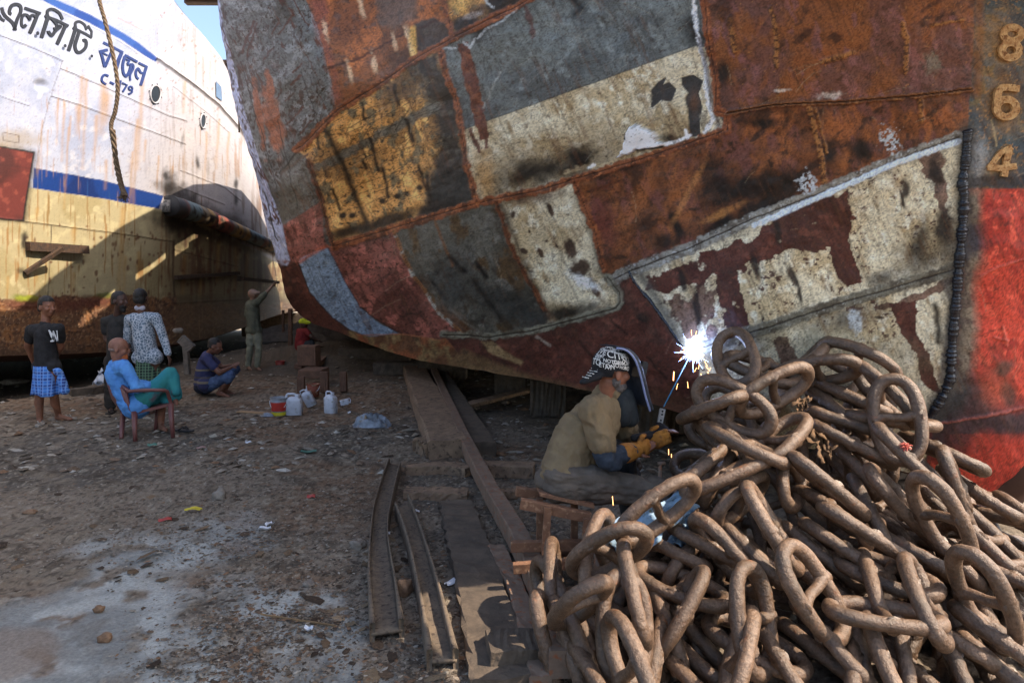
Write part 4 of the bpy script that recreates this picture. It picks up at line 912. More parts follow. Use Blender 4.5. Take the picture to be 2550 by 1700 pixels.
letter([([(552,195),(620,225),(700,255),(845,325)], 32), ([(590,215),(550,345),(510,470)], 42), ([(590,215),(585,140),(650,115),(730,165),(770,245)], 32, 1), ([(645,240),(700,310),(690,350),(660,360)], 30, 1), ([(700,330),(750,330),(690,380),(640,440),(600,400),(595,385)], 34, 1), ([(810,320),(755,440),(705,550)], 40)], M_LB, label='black Bengali syllable si')
letter([([(898,345),(980,385),(1060,425),(1135,470)], 30), ([(930,365),(890,500),(845,632)], 40), ([(935,360),(930,290),(980,270),(1040,310),(1065,370)], 30, 1), ([(1055,372),(1100,320)], 24), ([(1085,325),(1130,390),(1128,450)], 26), ([(975,400),(950,480),(925,570),(945,640),(990,650),(1050,600),(1065,540),(1050,500),(1020,510)], 38, 1)], M_LB, label='black Bengali syllable ti')
def dot(x, y, r): 
    bm = bmesh.new(); bm.faces.new([bm.verts.new(lp(a * Z0, b * Z0, .04)) for a, b in ring2(x, y, r * .85, r, 14)]); obj('painted_dot', bm, M_LB, ship2, False)
dot(440, 415, 25); dot(782, 570, 22); dot(1113, 698, 20)
letter([([(1275,530),(1380,580),(1520,655)], 30), ([(1330,620),(1235,640),(1262,700),(1295,830)], 32), ([(1395,600),(1350,710),(1300,830)], 30), ([(1240,640),(1330,690)], 18)], M_LBL, label='blue Bengali letter ka')
letter([([(1505,650),(1470,740),(1440,850)], 40)], M_LBL, label='blue Bengali vowel stroke')
letter([([(1545,685),(1700,770)], 28), ([(1545,700),(1520,800),(1525,900),(1560,945),(1600,890),(1625,800)], 30, 1), ([(1560,740),(1600,750),(1580,800),(1640,800),(1650,850),(1610,930),(1612,1000)], 22, 1)], M_LBL, label='blue Bengali letter ja')
letter([([(1715,780),(1825,835)], 26), ([(1812,830),(1775,950),(1740,1060)], 32), ([(1780,910),(1740,900),(1710,850),(1680,900),(1690,960),(1715,980)], 26, 1)], M_LBL, label='blue Bengali letter la')
letter([([(1340,945),(1295,930),(1262,965),(1262,1010),(1310,1050)], 24, 1)], M_LBL, 'painted_numeral', 'blue letter C'); letter([([(1358,1020),(1410,1045)], 24)], M_LBL, 'painted_dash')
letter([([(1495,1000),(1470,1110)], 18)], M_LBL, 'painted_numeral', 'blue numeral 1'); letter([([(1512,1030),(1572,1055),(1520,1140)], 20)], M_LBL, 'painted_numeral', 'blue numeral 7')
letter([(ring2(1615, 1095, 22, 22, 12) + [(1637, 1095)], 18), ([(1637,1095),(1630,1150),(1590,1170)], 20)], M_LBL, 'painted_numeral', 'blue numeral 9')

# hanging rope
M_ROPE = mat('hemp_rope', (118, 100, 80), (84, 70, 56), scale=30, rough=.95, bump=.8, bscale=200, bdist=.004)
RP = [(243,-60),(247,0),(262,55),(283,145),(293,218),(287,276),(277,309),(280,345),(290,400),(301,450),(309,484)]
RC = smoothpts([P(a, b, 8.9) for a, b in RP], 26)
rope = empty('mooring_rope', RC[0], 'frayed brown rope hanging down in front of the white ship', 'rope')
for s in range(3):
    bm = bmesh.new(); tube(bm, [p + Vector((math.cos(i * .42 + s * 2.094) * .013, math.sin(i * .42 + s * 2.094) * .013, 0)) for i, p in enumerate(RC)], .0145, 6); obj('strand', bm, M_ROPE, rope)
lowc = smoothpts([P(a, b, 8.85) for a, b in ((276,325),(284,400),(296,460),(308,487))], 26)
for s in range(3):
    bm = bmesh.new(); tube(bm, [p + Vector((.035 + .02 * math.cos(i * .35 + s * 2.1), -.02 + .02 * math.sin(i * .35 + s * 2.1), 0)) for i, p in enumerate(lowc)], .014, 6); obj('strand', bm, M_ROPE, rope)
bm = bmesh.new()
for i in range(46):
    b = P(rs.uniform(299, 314), rs.uniform(470, 484), 8.87); tube(bm, [b, b + Vector((rs.uniform(-.03, .03), 0, -.04)), b + Vector((rs.uniform(-.07, .07), rs.uniform(-.03, .03), -rs.uniform(.06, .13)))], .0035, 4)
tag(obj('frayed_end', bm, M_ROPE, rope), kind='stuff')
# thin chain near the far bow
bm = bmesh.new(); tube(bm, smoothpts([P(591, 215, 15), P(594, 260, 15), P(596, 330, 15)], 12), .02, 5); o = obj('hanging_chain', bm, M_ROPE); tag(o, 'thin brown chain hanging between the two ships', 'chain')
# roof edges seen in the gap
M_ROOF = mat('brown_roofing', (92, 74, 66), (66, 54, 50), scale=3, rough=.8)
def slatroof(name, pts, d, n, label):
    r = empty(name, P(pts[0][0], pts[0][1], d), label, 'roof')
    (xa, ya), (xb, yb) = pts
    bm = bmesh.new(); box(bm, (P(xa, ya, d) + P(xb, yb, d)) / 2, (abs(P(xb, ya, d).x - P(xa, ya, d).x), .3, abs(P(xa, yb, d).z - P(xa, ya, d).z))); obj('roof_panel', bm, M_ROOF, r, False)
    bm = bmesh.new()
    for k in range(n):
        y = ya + (yb - ya) * (k + .3) / n; a = P(xa, y, d - .2); b = P(xb, y, d - .2); beam(bm, a, b, .12, .12)
    obj('slats', bm, M_DST, r, False)
slatroof('shed_roof', [(549,151),(640,225)], 38, 4, 'brown slatted roof edge seen between the two ships'); slatroof('canopy', [(462,-8),(600,11)], 30, 1, 'dark canopy edge against the sky at the top')
# ------------------------------------------------------------------ heap of anchor chain
CL, CW, CRAD = .49, .275, .0325       # link length, width, bar radius
def chain_mat():
    m, nt, b = nodes_of('rusty_chain')
    tc = NN(nt, 'ShaderNodeTexCoord'); oi = NN(nt, 'ShaderNodeObjectInfo')
    ad = NN(nt, 'ShaderNodeVectorMath', operation='ADD'); nt.links.new(tc.outputs['Object'], ad.inputs[0]); nt.links.new(oi.outputs['Location'], ad.inputs[1])
    def noise(s, d=5, r=.65):
        n = NN(nt, 'ShaderNodeTexNoise'); n.inputs['Scale'].default_value = s; n.inputs['Detail'].default_value = d; n.inputs['Roughness'].default_value = r
        nt.links.new(ad.outputs[0], n.inputs[0]); return n
    a = noise(7); r1 = NN(nt, 'ShaderNodeValToRGB'); e = r1.color_ramp.elements
    e[0].position = .3; e[0].color = L4((82, 67, 53)); e[1].position = .7; e[1].color = L4((124, 101, 82))
    x = e.new(.5); x.color = L4((105, 82, 63)); nt.links.new(a.outputs[0], r1.inputs[0])
    c = noise(70, 6, .75); r2 = NN(nt, 'ShaderNodeValToRGB'); r2.color_ramp.elements[0].position = .38; r2.color_ramp.elements[0].color = (.55, .52, .50, 1); r2.color_ramp.elements[1].position = .58; r2.color_ramp.elements[1].color = (1.05, 1.05, 1.05, 1)
    nt.links.new(c.outputs[0], r2.inputs[0])
    mx = NN(nt, 'ShaderNodeMix', data_type='RGBA', blend_type='MULTIPLY'); mx.inputs[0].default_value = 1; nt.links.new(r1.outputs[0], mx.inputs[6]); nt.links.new(r2.outputs[0], mx.inputs[7])
    hs = NN(nt, 'ShaderNodeHueSaturation'); mr = NN(nt, 'ShaderNodeMapRange'); mr.inputs[3].default_value = .82; mr.inputs[4].default_value = 1.15
    nt.links.new(oi.outputs['Random'], mr.inputs[0]); nt.links.new(mr.outputs[0], hs.inputs['Value']); nt.links.new(mx.outputs[2], hs.inputs['Color']); hs.inputs['Saturation'].default_value = .98
    d = noise(16, 4); r3 = NN(nt, 'ShaderNodeValToRGB'); r3.color_ramp.elements[0].position = .62; r3.color_ramp.elements[1].position = .78; nt.links.new(d.outputs[0], r3.inputs[0])
    m2 = NN(nt, 'ShaderNodeMix', data_type='RGBA'); nt.links.new(r3.outputs[0], m2.inputs[0]); nt.links.new(hs.outputs[0], m2.inputs[6]); m2.inputs[7].default_value = L4((128, 80, 50))
    nt.links.new(m2.outputs[2], b.inputs['Base Color'])
    b.inputs['Roughness'].default_value = .42; b.inputs['Specular IOR Level'].default_value = .55
    f = noise(110, 6, .7); g = noise(24, 4)
    am = NN(nt, 'ShaderNodeMath', operation='MULTIPLY_ADD'); nt.links.new(g.outputs[0], am.inputs[0]); am.inputs[1].default_value = 2.2; nt.links.new(f.outputs[0], am.inputs[2])
    bp = NN(nt, 'ShaderNodeBump'); bp.inputs['Strength'].default_value = 1.0; bp.inputs['Distance'].default_value = .0045; nt.links.new(am.outputs[0], bp.inputs['Height']); nt.links.new(bp.outputs[0], b.inputs['Normal'])
    return m
M_CH = chain_mat()
def link_meshes(seed):
    r = random.Random(seed); n = 44; seg = 14
    hl = CL / 2 - CRAD; hw = CW / 2 - CRAD; pts = []; rad = []
    for i in range(n):
        t = 2 * math.pi * i / n; c, s = math.cos(t), math.sin(t)
        e = 2 / 2.55
        x = hl * math.copysign(abs(c) ** e, c); y = hw * math.copysign(abs(s) ** e, s) * (1 - .10 * abs(c) ** 3)
        pts.append(Vector((x, y, r.uniform(-.002, .002)))); rad.append(CRAD * (1 + .05 * math.sin(3 * t + seed) + r.uniform(-.02, .02)) * (1.04 if abs(c) > .93 else 1))
    bm = bmesh.new(); tube(bm, pts, rad, seg, closed=True)
    me = bpy.data.meshes.new('chain_link'); [setattr(f, 'smooth', True) for f in bm.faces]; bm.to_mesh(me); bm.free(); me.materials.append(M_CH)
    bm = bmesh.new(); K = 11; P_ = []; Q = []
    for i in range(K):
        v = -1 + 2 * i / (K - 1); P_.append(Vector((.004 * math.sin(i + seed), v * (hw + CRAD * .4), 0))); Q.append(CRAD * (.72 + .55 * abs(v) ** 3))
    tube(bm, P_, Q, 12)
    m2 = bpy.data.meshes.new('stud'); [setattr(f, 'smooth', True) for f in bm.faces]; bm.to_mesh(m2); bm.free(); m2.materials.append(M_CH)
    return me, m2
LM = [link_meshes(i) for i in range(4)]
HID = 'rusty link mostly hidden deep inside the chain heap'
FR = {'A': (1650, 820, .4304), 'B': (1350, 1250, .5102), 'S': (0, 0, 1.0)}
def pile_d(px, py):
    base = 2.72 + (1700 - py) / 860.0 * 1.25
    return base + .25 * float(sst(2250, 2600, px)) * float(sst(1500, 1000, py))
def add_link(fr, x1, y1, x2, y2, w, k=0.0, side=0, label=None, tilt=None):
    """ends of the link in the photo, apparent width, layer (metres further away)"""
    ox, oy, s = FR[fr]; x1, y1, x2, y2 = ox + x1 * s, oy + y1 * s, ox + x2 * s, oy + y2 * s; w = w * s
    if w > 84 and label != HID: k -= .7
    cx, cy = (x1 + x2) / 2, (y1 + y2) / 2
    d = pile_d(cx, cy) + .13 * k
    mpp = d / FPX                                   # metres per pixel
    app = math.hypot(x2 - x1, y2 - y1) * mpp
    a0 = P(x1, y1, d); b0 = P(x2, y2, d); L = (b0 - a0)
    if app < CL:
        dz = math.sqrt(max(CL * CL - app * app, 0)) * .95
        if side == 0: side = 1 if y1 < y2 else -1
    else: dz = 0
    # lower end nearer the camera by default
    a = a0 + Vector((0, side * dz / 2, 0)); b = b0 - Vector((0, side * dz / 2, 0))
    X = (b - a).normalized(); c = (a0 + b0) / 2; view = (c - Vector((0, 0, CH))).normalized()
    Yp_ = X.cross(view).normalized()                # in picture plane
    Zp_ = X.cross(Yp_).normalized()
    W = w * mpp; ca = min(1, max(0, (W - 2 * CRAD) / (CW - 2 * CRAD))); roll = math.acos(ca) * (1 if (tilt if tilt is not None else rs.choice((1, -1))) > 0 else -1)
    Y = Yp_ * math.cos(roll) + Zp_ * math.sin(roll); Z = X.cross(Y)
    M = Matrix((X, Y, Z)).transposed().to_4x4(); M.translation = c
    me, m2 = LM[rs.randrange(4)]
    o = bpy.data.objects.new('chain_link', me); COL.objects.link(o); o.matrix_world = M; sc_ = 1.0
    if app > CL: sc_ = min(app / CL, 1.3)
    o.scale = (sc_, 1, 1)
    st = bpy.data.objects.new('stud', m2); COL.objects.link(st); st.parent = o
    st.location = (rs.uniform(-.01, .01), 0, 0)
    tag(o, label or 'rusty brown stud link lying tangled among its neighbours in the chain heap', 'chain link', 'anchor chain links in the heap')
    return o
LINKS = [
 ('A',425,25,420,300,265,1.6,0,'large dull link standing upright as the topmost arch beside the arc'), ('A',395,160,740,300,150,1.2,0,'link threaded through the arch at the top left of the heap'),
 ('A',410,470,880,240,215,0,-1,'sunlit curved link bridging the top of the heap'), ('A',705,300,1090,190,190,.5,1), ('A',750,190,1000,110,110,1.6), ('A',960,110,1300,270,210,1.2,1,'arched link at the very top right of the heap'),
 ('A',205,330,610,560,290,.3,1), ('A',170,560,385,350,90,-.2,1), ('A',240,540,430,700,170,1.0), ('A',290,585,662,745,100,-.8,0,'straight sunlit link lying across the others below the arc'),
 ('A',870,520,470,760,200,.1,1), ('A',95,960,640,730,110,-.5,1), ('A',60,860,430,690,90,.7), ('A',180,930,460,800,90,1.2),
 ('S',1530,1345,1748,1195,100,-1,-1,'big sunlit link above the blue cloth nearest the welder'), ('S',1600,1290,1430,1460,118,-.5,-1,'link with its stud showing left of the blue cloth'),
 ('S',1470,1405,1418,1600,100,-1.1,-1,'curved link hanging at the left edge of the heap'), ('S',1568,1385,1590,1560,46,-1.2), ('S',1565,1435,1545,1690,150,-.3,0,'broad open link at the lower left of the heap'), ('S',1530,1575,1612,1770,105,-1.1),
 ('S',1415,1525,1520,1730,60,.5), ('S',1330,1470,1405,1730,60,.9), ('S',1775,1425,1610,1625,62,-.2,0,'edge-on link slanting down to the left in the lower heap'), ('S',1590,1440,1800,1475,90,1), ('S',1635,1420,1800,1385,80,1.5), ('S',1680,1570,1600,1760,62,.6), ('S',1670,1550,1810,1660,60,1.6),
 ('B',1040,312,1025,832,225,-.4,0,'upright link with a clear stud in the middle of the lower heap'), ('B',1085,620,830,910,150,-.8), ('B',745,85,1050,425,150,0), ('A',500,895,760,1390,120,-.9,0,'long edge-on link hanging down the middle of the heap'), ('A',250,1030,660,930,180,.2), ('A',735,715,1172,1085,104,-.9,0,'long orange lit link in the centre of the heap'),
 ('A',860,650,650,980,180,.4), ('A',910,1015,1415,1335,98,-.7,0,'long smooth link sloping right in the centre of the heap'), ('A',845,1010,1090,1170,180,.7), ('A',860,1160,1255,1400,90,.2), ('A',730,1170,1100,1450,90,1), ('A',1095,1380,1490,1440,210,.3,0,'ring of two lit ends left of the big stud link'), ('A',1310,1430,1140,1580,84,-.3),
 ('A',1372,262,1342,772,335,-.6,0,'wide upright stud link at the upper right holding a red tuft'), ('A',1165,215,1375,520,160,-.3,0,'arched link leaning over the wide stud link'), ('A',1040,490,1606,560,90,.4,1), ('A',1305,570,1578,935,100,-1.2,0,'pale sunlit link hanging from the wide stud link'),
 ('A',1475,800,1745,1370,265,-1,0,'large stud link at the right with its stud worn thin'), ('A',1600,655,1850,1290,92,-.4), ('A',1500,660,1732,765,92,.4), ('A',1165,780,1560,1200,120,0), ('A',850,465,1250,590,80,.8), ('A',890,560,1300,770,84,.5), ('A',950,330,1220,460,78,1.1), ('A',1195,900,1235,1250,84,.6), ('A',1280,1240,1540,1330,120,.5),
 ('B',2050,188,2262,735,255,-1.1,0,'long stud link at the lower right of the heap'), ('B',1383,540,1957,560,160,-1.5,0,'horizontal stud link in front at the bottom of the heap'), ('B',1930,375,1800,570,130,-1.5), ('B',1175,195,1470,680,235,-1,0,'slanting stud link left of the horizontal one'), ('B',1330,590,1487,770,80,-.3), ('B',1600,640,1480,870,115,.2), ('B',1725,645,1700,940,150,-.7), ('B',1835,600,1690,900,85,-.2), ('B',1830,605,2080,690,90,0), ('B',2050,650,1990,940,92,.1),
 ('B',2130,590,2410,770,112,-.8), ('B',2150,730,2400,960,80,0), ('B',2200,260,2430,340,140,.2), ('B',2180,345,2460,420,72,0), ('B',2120,50,2250,310,130,.1), ('B',2160,75,2500,105,72,1.2), ('B',2345,30,2420,190,110,.9), ('B',2330,430,2420,700,100,.4),
 ('B',640,150,1040,305,80,.7), ('B',900,130,1110,330,70,.5), ('B',480,215,760,250,64,1.3), ('B',680,750,880,800,120,1.2), ('B',835,640,1245,750,200,.9), ('B',1135,690,1275,940,100,0), ('B',640,840,830,890,100,.7), ('B',1250,690,1500,810,72,1), ('B',1400,900,1640,800,62,0), ('B',1780,810,1980,940,70,.6),
 ('S',1335,1440,1415,1535,84,1.6), ('S',1385,1395,1370,1480,50,1.6), ('S',1450,1440,1530,1310,90,1.1), ('A',1740,860,1910,1030,80,.9), ('A',300,1100,620,1350,90,1.1), ('A',1560,1150,1700,1400,90,.8), ('A',1000,680,1140,900,140,1.3), ('A',940,400,1050,560,110,1.5),
 ('B',60,550,200,860,70,.9), ('B',160,850,330,900,120,.2), ('B',560,480,640,700,90,.8), ('B',1480,450,1260,330,90,.9), ('B',400,860,560,560,80,1.0), ('B',2080,560,2260,560,80,1.4), ('B',2240,760,2120,900,90,1.2),
]
for a in LINKS: add_link(*(a + (0,) * (8 - len(a)) if len(a) < 8 else a))
# links half hidden in the depth of the heap
hr = random.Random(21)
for i in range(115):
    px = hr.uniform(1470, 2560); lo = np.interp(px, [1400, 1500, 1600, 1700, 1765, 1800, 2100, 2300, 2420, 2560], [1520, 1430, 1340, 1230, 1090, 960, 950, 1050, 1260, 1400]); py = hr.uniform(lo + 45, 1720)
    d = pile_d(px, py); a = hr.uniform(0, math.pi); l = hr.uniform(.24, .45) / d * FPX / 2
    add_link('S', px - l * math.cos(a), py - l * math.sin(a), px + l * math.cos(a), py + l * math.sin(a), hr.uniform(45, 130), hr.uniform(2.4, 6) if py < 1500 else hr.uniform(1.7, 4.0), 0, HID)
# red tuft and cloth caught in the chain
M_TUFT = mat('red_fibre', (206, 112, 98), (176, 84, 74), scale=60, rough=.9)
bm = bmesh.new(); c = P(1650 + 1405 * .4304, 820 + 680 * .4304, 3.30)
for i in range(60):
    v = Vector((hr.gauss(0, 1), hr.gauss(0, .6), hr.gauss(0, 1.3))).normalized() * hr.uniform(.012, .032); tube(bm, [c + v * .2, c + v * .7 + Vector((.004, 0, .004)), c + v], .0025, 4)
tag(obj('fibre_tuft', bm, M_TUFT), 'small red fibre tuft caught inside the wide upright link', 'tuft')
def cloth(name, outline, dfn, matl, label, cat, amp=.02, seed=3, thick=.004, res=22, zgrid=None):
    """crumpled sheet: bilinear patch over four pixel corners with folds"""
    (x00, y00), (x10, y10), (x11, y11), (x01, y01) = outline; V_ = []
    for i in range(res + 1):
        for j in range(res + 1):
            u, v = i / res, j / res
            x = (1-u)*(1-v)*x00 + u*(1-v)*x10 + u*v*x11 + (1-u)*v*x01; y = (1-u)*(1-v)*y00 + u*(1-v)*y10 + u*v*y11 + (1-u)*v*y01
            e = fb(np.array([u * 3.0 + seed]), np.array([v * 3.0]), seed, 4)[0] - .5; e2 = fb(np.array([u * 9.0 + seed]), np.array([v * 2.2]), seed + 3, 3)[0] - .5
            w = 1 if 0 < i < res and 0 < j < res else 2.2
            x += 22 * w * (fb(np.array([u * 5.]), np.array([v * 5. + 9]), seed + 9, 3)[0] - .5); y += 22 * w * (fb(np.array([u * 5.]), np.array([v * 5. + 4]), seed + 19, 3)[0] - .5)
            V_.append(P(x, y, dfn(x, y) + amp * (e * 2 + e2 * 2)))
    V_ = np.array([tuple(v) for v in V_]); I = np.arange((res + 1) ** 2).reshape(res + 1, res + 1)
    F_ = np.stack([I[:-1, :-1], I[1:, :-1], I[1:, 1:], I[:-1, 1:]], -1).reshape(-1, 4)
    o = link_mesh(name, np_mesh(name, V_, F_), matl); md = o.modifiers.new('thickness', 'SOLIDIFY'); md.thickness = thick
    return tag(o, label, cat)
M_BCL = mat('pale_blue_cloth', (146, 172, 196), (104, 126, 142), scale=9, rough=.9, c3=(96, 92, 76), s3=14)
cloth('cloth', [(1492,1320),(1700,1222),(1745,1255),(1560,1405)], lambda x, y: pile_d(x, y) + .06, M_BCL, 'crumpled pale blue cloth tucked under the sunlit link', 'cloth', .07, 4)
cloth('rag', [(1690,1300),(1770,1275),(1785,1310),(1640,1375)], lambda x, y: pile_d(x, y) + .14, M_BCL, 'dirty blue grey rag stuffed between the chain links', 'rag', .05, 8)
M_LEAF = mat('dried_leaf', (120, 92, 64), (84, 64, 46), scale=20, rough=.9)
cloth('dry_leaf', [(2020,1085),(2050,1075),(2075,1125),(2052,1150)], lambda x, y: pile_d(x, y) - .02, M_LEAF, 'curled dry leaf caught near the middle of the chain', 'leaf', .04, 12, .002)
cloth('dry_leaf', [(1985,995),(2010,990),(2008,1022),(1990,1020)], lambda x, y: pile_d(x, y) - .02, M_LEAF, 'small dry leaf near the top of the chain heap', 'leaf', .03, 14, .002)
# ------------------------------------------------------------------ people
def cap_(bm, p0, p1, r0, r1, seg=12):
    p0 = Vector(p0); p1 = Vector(p1); t = (p1 - p0); L = t.length
    if L < 1e-5: t = Vector((0, 0, 1)); L = 1e-5
    t = t / L; pts = []; rad = []
    for a in (80, 55, 28): pts.append(p0 - t * r0 * math.sin(R(a))); rad.append(r0 * math.cos(R(a)))
    for k in range(5): pts.append(p0 + t * L * k / 4); rad.append(r0 + (r1 - r0) * k / 4)
    for a in (28, 55, 80): pts.append(p1 + t * r1 * math.sin(R(a))); rad.append(r1 * math.cos(R(a)))
    # straight axis: reuse tube with fixed frame
    a = Vector((0, 0, 1)) if abs(t.z) < .9 else Vector((1, 0, 0)); u = t.cross(a).normalized(); v = t.cross(u)
    rings = [[bm.verts.new(p + (u * math.cos(2 * math.pi * k / seg) + v * math.sin(2 * math.pi * k / seg)) * q) for k in range(seg)] for p, q in zip(pts, rad)]
    for A, B in zip(rings[:-1], rings[1:]):
        for k in range(seg): bm.faces.new((A[k], A[(k + 1) % seg], B[(k + 1) % seg], B[k]))
    bm.faces.new(rings[0][::-1]); bm.faces.new(rings[-1])
def ell_(bm, c, r, M=None):
    m = Matrix.Translation(Vector(c)) @ (M.to_4x4() if M is not None else Matrix.Identity(4)) @ Matrix.Diagonal((r[0], r[1], r[2], 1))
    bmesh.ops.create_uvsphere(bm, u_segments=16, v_segments=12, radius=1, matrix=m)
def fuse(name, items, matl, parent, voxel=.012, sm=4, fold=0, fs=(9, 9, 4), seed=1):
    """one continuous surface out of overlapping limbs; fold adds cloth folds"""
    bm = bmesh.new()
    for it in items:
        if it[0] == 'c': cap_(bm, *it[1:])
        else: ell_(bm, *it[1:])
    bmesh.ops.recalc_face_normals(bm, faces=bm.faces)
    me = bpy.data.meshes.new('tmp'); bm.to_mesh(me); bm.free()
    o = bpy.data.objects.new('tmp', me); COL.objects.link(o)
    r = o.modifiers.new('r', 'REMESH'); r.mode = 'VOXEL'; r.voxel_size = voxel
    s = o.modifiers.new('s', 'SMOOTH'); s.factor = .5; s.iterations = sm
    dg = bpy.context.evaluated_depsgraph_get(); m2 = bpy.data.meshes.new_from_object(o.evaluated_get(dg)); m2.name = name
    bpy.data.objects.remove(o); bpy.data.meshes.remove(me)
    n = len(m2.vertices); co = np.zeros(n * 3); m2.vertices.foreach_get('co', co); co = co.reshape(-1, 3)
    if fold:
        no = np.zeros(n * 3); m2.vertices.foreach_get('normal', no); no = no.reshape(-1, 3)
        w = fb(co[:, 0] * fs[0] + co[:, 1] * fs[1] * .7 + seed, co[:, 2] * fs[2] + co[:, 0] * 2, seed, 3); rdg = 1 - np.abs(w - .5) * 4
        co = co + no * ((rdg * fold) + (fb(co[:, 0] * 3 + seed, co[:, 2] * 3, seed + 2, 2) - .5)[:, ] * fold * 1.5)[:, None]
        m2.vertices.foreach_set('co', co.ravel())
    m2.polygons.foreach_set('use_smooth', np.ones(len(m2.polygons), bool)); m2.materials.clear(); m2.update()
    return link_mesh(name, m2, matl, parent)
def skin(name, c):
    c = tuple(min(255, v * 1.15) for v in c)
    return mat(name, c, tuple(v * .78 for v in c), scale=12, rough=.55, bump=.25, bscale=120, bdist=.002)
def hand(items, w, d, side, r=.009, curl=.5, size=1.0):
    """palm, four bent fingers and a thumb; w wrist, d direction, side = thumb side"""
    d = Vector(d).normalized(); side = Vector(side); side = (side - d * side.dot(d)).normalized(); n = d.cross(side)
    pc = w + d * .045 * size; items.append(('e', pc, (.045 * size, .038 * size, .017 * size), Matrix((d, side, n)).transposed()))
    for i, (o_, l) in enumerate(((.028, .072), (.010, .082), (-.009, .076), (-.027, .058))):
        b = w + d * .08 * size + side * o_ * size; l *= size; m = b + (d * math.cos(curl * .5) - n * math.sin(curl * .5)) * l * .5; e = m + (d * math.cos(curl * 1.6) - n * math.sin(curl * 1.6)) * l * .5
        items += [('c', b - d * .02, m, r, r * .9), ('c', m, e, r * .9, r * .75)]
    b = w + d * .025 * size + side * .03 * size; m = b + (side + d * .6).normalized() * .035 * size; items += [('c', b, m, r * 1.25, r * 1.05), ('c', m, m + (d + side * .2).normalized() * .03 * size, r * 1.05, r * .85)]
def head_items(c, f, k=1.0, tiltup=0.0):
    f = Vector(f).normalized(); up = Vector((0, 0, 1)); s = f.cross(up).normalized(); up = s.cross(f).normalized(); M = Matrix((f, s, up)).transposed()
    H = [('e', c + up * .03 * k, (.094 * k, .076 * k, .088 * k), M), ('e', c - up * .03 * k + f * .018 * k, (.070 * k, .060 * k, .080 * k), M), ('e', c - up * .085 * k + f * .048 * k, (.030 * k, .032 * k, .022 * k), M),
         ('c', c + f * .088 * k + up * .012 * k, c + f * .108 * k - up * .028 * k, .010 * k, .015 * k), ('e', c + f * .082 * k + up * .024 * k, (.014 * k, .048 * k, .010 * k), M), ('e', c + f * .084 * k - up * .058 * k, (.012 * k, .026 * k, .010 * k), M)]
    for q in (-1, 1):
        H += [('e', c + s * q * .078 * k - up * .012 * k - f * .008 * k, (.020 * k, .008 * k, .032 * k), M), ('e', c + f * .06 * k + s * q * .042 * k - up * .022 * k, (.03 * k, .022 * k, .026 * k), M)]
    return H, f, s, up, M
def hair(name, c, f, parent, matl, k=1.1, back=.0, top=.012, low=-.02, voxel=.009):
    """scalp cap of hair"""
    H, f, s, up, M = head_items(c, f, k)
    it = [('e', c + up * (.03 + top) * k - f * (.010 + back) * k, (.095 * k, .0785 * k, .087 * k), M), ('e', c - f * .040 * k - up * .012 * k, (.060 * k, .074 * k, .072 * k), M)]
    o = fuse(name, it, matl, parent, voxel, 3, .004, (40, 40, 40))
    # trim the face side
    me = o.data; bm = bmesh.new(); bm.from_mesh(me)
    jr = random.Random(3)
    g = [v for v in bm.verts if (v.co - c).dot(f) > .035 * k and (v.co - c).dot(up) < (.058 + jr.uniform(-.01, .01)) * k or (v.co - c).dot(up) < (low - .045 + jr.uniform(-.014, .008)) * k or ((v.co - c).dot(f) > -.02 * k and (v.co - c).dot(up) < low * k + .02 * k)]
    bmesh.ops.delete(bm, geom=g, context='VERTS'); bm.to_mesh(me); bm.free()
    return o
def eyes(c, f, parent, k=1.0):
    f = Vector(f).normalized(); s = f.cross(Vector((0, 0, 1))).normalized(); bm = bmesh.new()
    for q in (-1, 1): ell_(bm, c + f * .080 * k + s * q * .031 * k + Vector((0, 0, .006)) * k, (.011 * k, .015 * k, .007 * k))
    obj('eyes', bm, mat('eye', (26, 20, 18), (30, 24, 22), rough=.2, bump=0), parent)
def person(label, d0, J, foot_skin=True, skinc=(96, 66, 52), voxel=.011, face=(1, 0, 0), arms=(.045, .036, .027), legs=(.08, .055, .036), hands=None, group=None, hk=1.1, sk='skin'):
    Q = {n: P(v[0], v[1], d0 + (v[2] if len(v) > 2 else 0)) for n, v in J.items()}
    root = empty('person', Q.get('base', Q['pel']), label, 'person', group)
    it, f, s, up, M = head_items(Q['head'], face, hk)
    sh = (Q['shL'] + Q['shR']) / 2
    it += [('c', Q['head'] - up * .06 - f * .02, sh + Vector((0, 0, .02)), .054, .056), ('c', Q['shL'] * .75 + Q['shR'] * .25, Q['shR'] * .75 + Q['shL'] * .25, .062, .062), ('c', sh - Vector((0, 0, .06)), Q['pel'], .09, .105), ('c', Q['hipL'], Q['hipR'], .10, .10)]
    for q in 'LR':
        it += [('c', Q['sh' + q], Q['el' + q], arms[0] + .008, arms[0]), ('c', Q['el' + q], Q['wr' + q], arms[0] - .003, arms[2]), ('e', Q['sh' + q], (.058, .058, .058))]
        hd = (hands or {}).get(q); d_ = (Q['wr' + q] - Q['el' + q]).normalized()
        hand(it, Q['wr' + q], hd[0] if hd else d_, hd[1] if hd else f, .0095, hd[2] if hd and len(hd) > 2 else .5)
        it += [('c', Q['hip' + q], Q['kn' + q], legs[0], legs[1]), ('c', Q['kn' + q], Q['an' + q], legs[1] * .98, legs[2]), ('e', (Q['kn' + q] * .7 + Q['an' + q] * .3) - f * .018, (.05, .05, .09))]
        tdir = (Q['to' + q] - Q['an' + q]); it += [('c', Q['an' + q] - tdir.normalized() * .03 + Vector((0, 0, -.035)), Q['to' + q] - tdir.normalized() * .02 + Vector((0, 0, .0)), .034, .024)]
        for t_ in (-.5, .5): it.append(('c', Q['an' + q], Q['to' + q] + s * t_ * .03, .03, .016))
    body = fuse('body', it, skin(sk, skinc), root, voxel, 3)
    return root, Q, it, (f, s, up, M)
